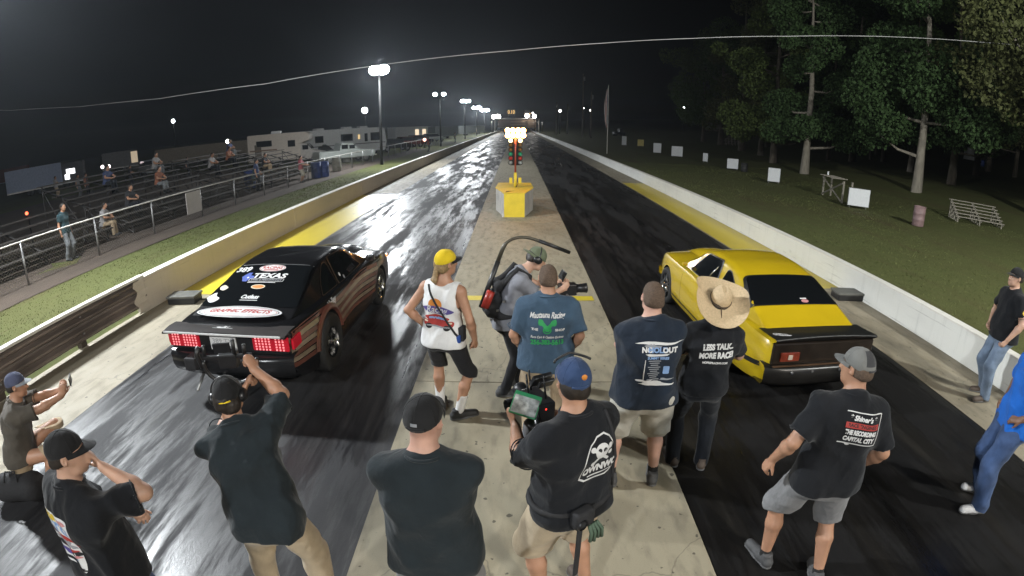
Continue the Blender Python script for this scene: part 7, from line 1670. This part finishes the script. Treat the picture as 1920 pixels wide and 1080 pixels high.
def class_a():
    p = Vector((-18.9, 55.5, 0.05)); t = thing('motorhome', 'long pale motorhome parked behind the silver pickup', 'motorhome', p, math.radians(50))
    b = prism_y([(-5.0, 0.45), (4.9, 0.45), (5.15, 1.4), (4.9, 2.9), (4.6, 3.05), (-5.0, 3.05)], 2.4, bev=0.07); b.build('body', rvw, t)
    windows(t, [(-3.6, 2.1, 1.0, 0.7), (-0.2, 2.1, 1.5, 0.75), (2.3, 2.0, 0.4, 0.9), (3.5, 2.05, 1.2, 0.9)], -1.205); windows(t, [(1.35, 2.1, 0.32, 0.6)], -1.205, litw, 'lit_window')
    b = MB(); b.box((5.03, 0, 2.1), (0.06, 2.1, 1.2), Matrix.Rotation(-0.15, 3, 'Y')); b.build('windscreen', M_WGL, t)
    b = MB(); b.box((0, -1.21, 1.35), (9.8, 0.02, 0.10)); b.build('stripe', mat('rv_stripe', (0.2, 0.2, 0.22), 0.5), t)
    b = MB(); b.box((4.1, -1.35, 1.9), (0.1, 0.2, 0.35), bev=0.03); b.build('mirror', M_TRIM, t)
    for x in (-3.0, 0.5, 2.6): b = MB(); b.box((x, 0, 3.15), (1.0, 0.8, 0.22), bev=0.06); b.build('roof_unit', rvw, t)
    wheels4(t, (-3.0, 3.4), 1.0, 0.45)
def pickup(label, p, rz, paint, cap_=False):
    t = thing('pickup_truck', label, 'pickup', p, rz, 'vehicles parked behind the left fence')
    b = prism_y([(-2.75, 0.45), (2.65, 0.45), (2.75, 0.75), (2.7, 1.08), (1.1, 1.16), (-2.75, 1.14)], 1.9, bev=0.06); b.build('body', paint, t)
    b = prism_y([(-0.75, 1.10), (1.25, 1.12), (0.55, 1.78), (-0.55, 1.80)], 1.62, bev=0.06); b.build('cabin', paint, t)
    windows(t, [(-0.25, 1.45, 0.62, 0.38), (0.48, 1.42, 0.55, 0.34)], -0.80, name='side_window')
    b = MB(); b.box((0.93, 0, 1.45), (0.04, 1.4, 0.72), Matrix.Rotation(-0.80, 3, 'Y')); b.build('windscreen', M_WGL, t)
    for y in (-0.72, 0.72): b = MB(); b.box((2.74, y, 0.86), (0.05, 0.32, 0.2), bev=0.02); b.build('headlight', MATS['headlight_glass'], t)
    b = MB(); b.box((2.76, 0, 0.86), (0.05, 1.0, 0.24), bev=0.02); b.build('grille', M_TRIM, t); b = MB(); b.box((2.8, 0, 0.55), (0.14, 1.9, 0.2), bev=0.03); b.build('bumper', M_CHROME, t); wheels4(t, (-1.75, 1.8), 0.82, 0.40)
def suv(label, p, rz, paint, group='vehicles parked behind the left fence'):
    t = thing('parked_car', label, 'car', p, rz, group)
    b = prism_y([(-2.2, 0.4), (2.2, 0.4), (2.25, 0.8), (1.2, 0.98), (-2.2, 1.0)], 1.8, bev=0.07); b.build('body', paint, t)
    b = prism_y([(-2.0, 0.95), (1.2, 0.95), (0.5, 1.5), (-1.7, 1.52)], 1.6, bev=0.08); b.build('cabin', M_WGL, t); b = MB(); b.box((-0.6, 0, 1.54), (2.0, 1.4, 0.06), bev=0.02); b.build('roof', paint, t)
    for y in (-0.65, 0.65): b = MB(); b.box((2.24, y, 0.72), (0.05, 0.3, 0.14)); b.build('headlight', MATS['headlight_glass'], t); b = MB(); b.box((-2.22, y, 0.8), (0.05, 0.25, 0.16)); b.build('tail_light', mat('car_tail_red', (0.4, 0.02, 0.02), 0.3), t)
    wheels4(t, (-1.35, 1.35), 0.78, 0.34)
class_c(); class_a()
pickup('silver pickup truck parked behind the left fence', Vector((-15.6, 46.0, 0.03)), math.radians(42), silver)
suv('black car parked right of the motorhome behind the fence', Vector((-15.0, 64, 0.03)), 0.6, M_TRIM)
suv('dark red car parked with its tail toward the track end', Vector((-15.2, 74, 0.03)), 0.8, mat('dark_red_paint', (0.10, 0.015, 0.015), 0.3))
suv('dark blue car in the far row by the fence', Vector((-15.6, 84, 0.03)), 0.7, mat('dark_blue_paint', (0.02, 0.03, 0.06), 0.3))
suv('pale car farthest along the left fence', Vector((-15.4, 97, 0.03)), 0.75, silver)
suv('grey car half hidden behind the beige camper', Vector((-20.5, 52.8, 0.03)), 0.7, mat('grey_paint', (0.10, 0.11, 0.12), 0.35))
suv('white car showing headlights behind the near bleachers', Vector((-36, 44, 0.25)), -0.7, mat('white_paint', (0.4, 0.4, 0.42), 0.35))
def box_trailer(label, px, y, w, h_, m, rz=0.0, lit=None, d=2.4):
    p = at_y(px, y); p.z = terrain(p.x, y); t = thing('box_trailer', label, 'trailer', p, rz, 'trailers parked far left')
    b = MB(); b.box((0, 0, 0.5 + h_ / 2), (w, d, h_), bev=0.05); b.build('box_body', m, t); b = MB(); b.box((0, -d / 2 - 0.01, 0.55), (w, 0.06, 0.12)); b.build('skirt', M_STEEL, t)
    for x in (-0.5, 0.5): b = MB(); b.lathe([(0.001, -0.1), (0.36, -0.1), (0.38, 0), (0.36, 0.1), (0.001, 0.1)], 16, (x, -d / 2 + 0.15, 0.38), 'y'); b.build('wheel', M_TYRE, t, True)
    if lit:
        for (x, z, a, c, st) in lit:
            b = MB(); b.box((x, -d / 2 - 0.03, z), (a, 0.03, c)); b.build('lit_doorway', emitter('doorway_%d' % int(st * 10), (0.95, 0.97, 1.0) if st > 2 else (1.0, 0.8, 0.55), st), t)
box_trailer('blue-grey box trailer behind the near bleachers on the left', (62, 325), 36, 5.6, 2.1, mat('trailer_bluegrey', (0.30, 0.36, 0.52), 0.6, 0, 0.1), 0.9)
box_trailer('trailer with a bright white lit doorway behind the bleachers', (133, 318), 40, 2.8, 2.0, mat('trailer_dark', (0.06, 0.06, 0.06), 0.7), 0.7, [(0.1, 1.6, 0.9, 0.5, 3.0), (-0.3, 1.1, 0.5, 0.5, 3.0)])
box_trailer('dull red shed at the far left edge', (22, 290), 60, 5.2, 2.2, mat('shed_red', (0.16, 0.06, 0.05), 0.8), 0.75)
box_trailer('grey trailer with a pale lit end panel beyond the stands', (225, 300), 58, 5.0, 2.2, mat('trailer_grey', (0.20, 0.20, 0.21), 0.7), 0.75, [(2.0, 1.7, 0.9, 1.5, 0.5)])
box_trailer('long beige trailer running behind the bleachers toward the camper', (395, 284), 58, 14.0, 1.9, mat('trailer_beige', (0.26, 0.225, 0.18), 0.7), 0.35)
box_trailer('pale trailer with warm lit windows beyond the motorhome', (765, 246), 98, 8.0, 2.4, rvw, 0.9, [(1.2, 1.7, 0.9, 1.3, 1.2), (3.0, 1.7, 0.9, 1.3, 1.2)])
for i, (px, w) in enumerate((((830, 247), 7), ((868, 245), 6), ((892, 243), 6))):
    box_trailer(('dim far trailer left of the bright lamp row', 'middle dim far trailer under the lamp row', 'farthest dim trailer next to the gantry')[i], px, (120, 150, 175)[i], w, 2.3, mat('trailer_dim', (0.14, 0.15, 0.15), 0.7), 0.9)
for px, lab, col in (((470, 353), 'blue bin beside the onlooker in blue behind the fence', (0.03, 0.05, 0.16)), ((594, 334), 'left of two blue bins by the fence rail', (0.03, 0.05, 0.16)), ((608, 332), 'right of two blue bins by the fence rail', (0.03, 0.05, 0.16)), ((632, 321), 'pale grey bin right of the blue bins', (0.25, 0.24, 0.20)), ((650, 304), 'small white bin below the silver pickup', (0.4, 0.4, 0.38))):
    barrel(px, lab, col, 1.0, 0.34, 'bins along the left fence', 'trash_barrel', 'bin')
for px, lab, st, col in (((50, 400), 'small red light glowing among the near bleachers', 6, (1, 0.12, 0.05)), ((427, 265), 'white lamp over the beige trailer', 10, (1, 0.95, 0.85)), ((192, 313), 'left of two vehicle lamps behind the bleachers', 5, (1, 0.85, 0.85)), ((204, 312), 'right of two vehicle lamps behind the bleachers', 5, (1, 0.85, 0.85)), ((796, 262), 'reddish tail lamp by the fence near the track end', 5, (1, 0.5, 0.4))):
    y = 13 if px[1] == 400 else 70 if px[0] > 700 else 50; p = at_y(px, y); t = thing('small_light', lab, 'light', p); r = 0.06 if y == 13 else 0.22
    b = MB(); b.lathe([(r * math.sin(a), -r * math.cos(a)) for a in np.linspace(0.01, math.pi - 0.01, 8)], 12); b.build('bulb', emitter('small_%.2f_%d' % (col[1], st), col, st), t, True)
    b = MB(); b.tube([(0, r, -p.z + terrain(p.x, p.y)), (0, r, r * 1.2)], 0.03, 6); b.build('stand', M_POLE, t, True)
# grass tufts: too many to count
def tufts(name, x0, x1, y0, y1, n, seed):
    rs = np.random.RandomState(seed); x = rs.uniform(x0, x1, n); y = y0 + (y1 - y0) * rs.uniform(0, 1, n) ** 1.6; z = np.array([terrain(a, c) for a, c in zip(x, y)]) - 0.02
    a = rs.uniform(0, 6.28, n); h = rs.uniform(0.02, 0.055, n); w = rs.uniform(0.005, 0.012, n) * (1 + y / 22); lx, ly = rs.normal(0, 0.03, n), rs.normal(0, 0.03, n)
    V = np.stack([np.stack([x - np.cos(a) * w, y - np.sin(a) * w, z], 1), np.stack([x + np.cos(a) * w, y + np.sin(a) * w, z], 1), np.stack([x + lx, y + ly, z + h], 1)], 1).reshape(-1, 3)
    tag(mesh_obj(name, quick_mesh(name, V, np.arange(n * 3).reshape(-1, 3)), M_BLADE), 'short %s' % name.replace('_', ' '), 'grass', kind='stuff')
M_BLADE = mat('grass_blade', (0.10, 0.112, 0.04), 0.8, 0, 0.5, 1.3, spec=0.15)
tufts('grass_left_of_the_track', -11.6, -7.4, 3, 40, 30000, 1)
tufts('grass_right_of_the_track', 7.4, 24, 3, 45, 45000, 2)
# ------------------------------------------------------------------ damp night air
def haze():
    b = MB(); b.box((0, 580, 14.0), (1000, 1300, 36))
    o = b.build('haze', None); tag(o, 'thin night haze glowing around the flood lights', 'haze', kind='stuff')
    m = bpy.data.materials.new('night_haze'); m.use_nodes = True; nt = m.node_tree; nt.nodes.clear()
    out = nt.nodes.new('ShaderNodeOutputMaterial'); v = nt.nodes.new('ShaderNodeVolumePrincipled')
    v.inputs['Color'].default_value = (0.82, 0.9, 1.0, 1); v.inputs['Density'].default_value = 0.0005; v.inputs['Anisotropy'].default_value = 0.6
    nt.links.new(v.outputs[0], out.inputs['Volume']); o.data.materials.append(m)
haze()
S.cycles.volume_bounces = 0
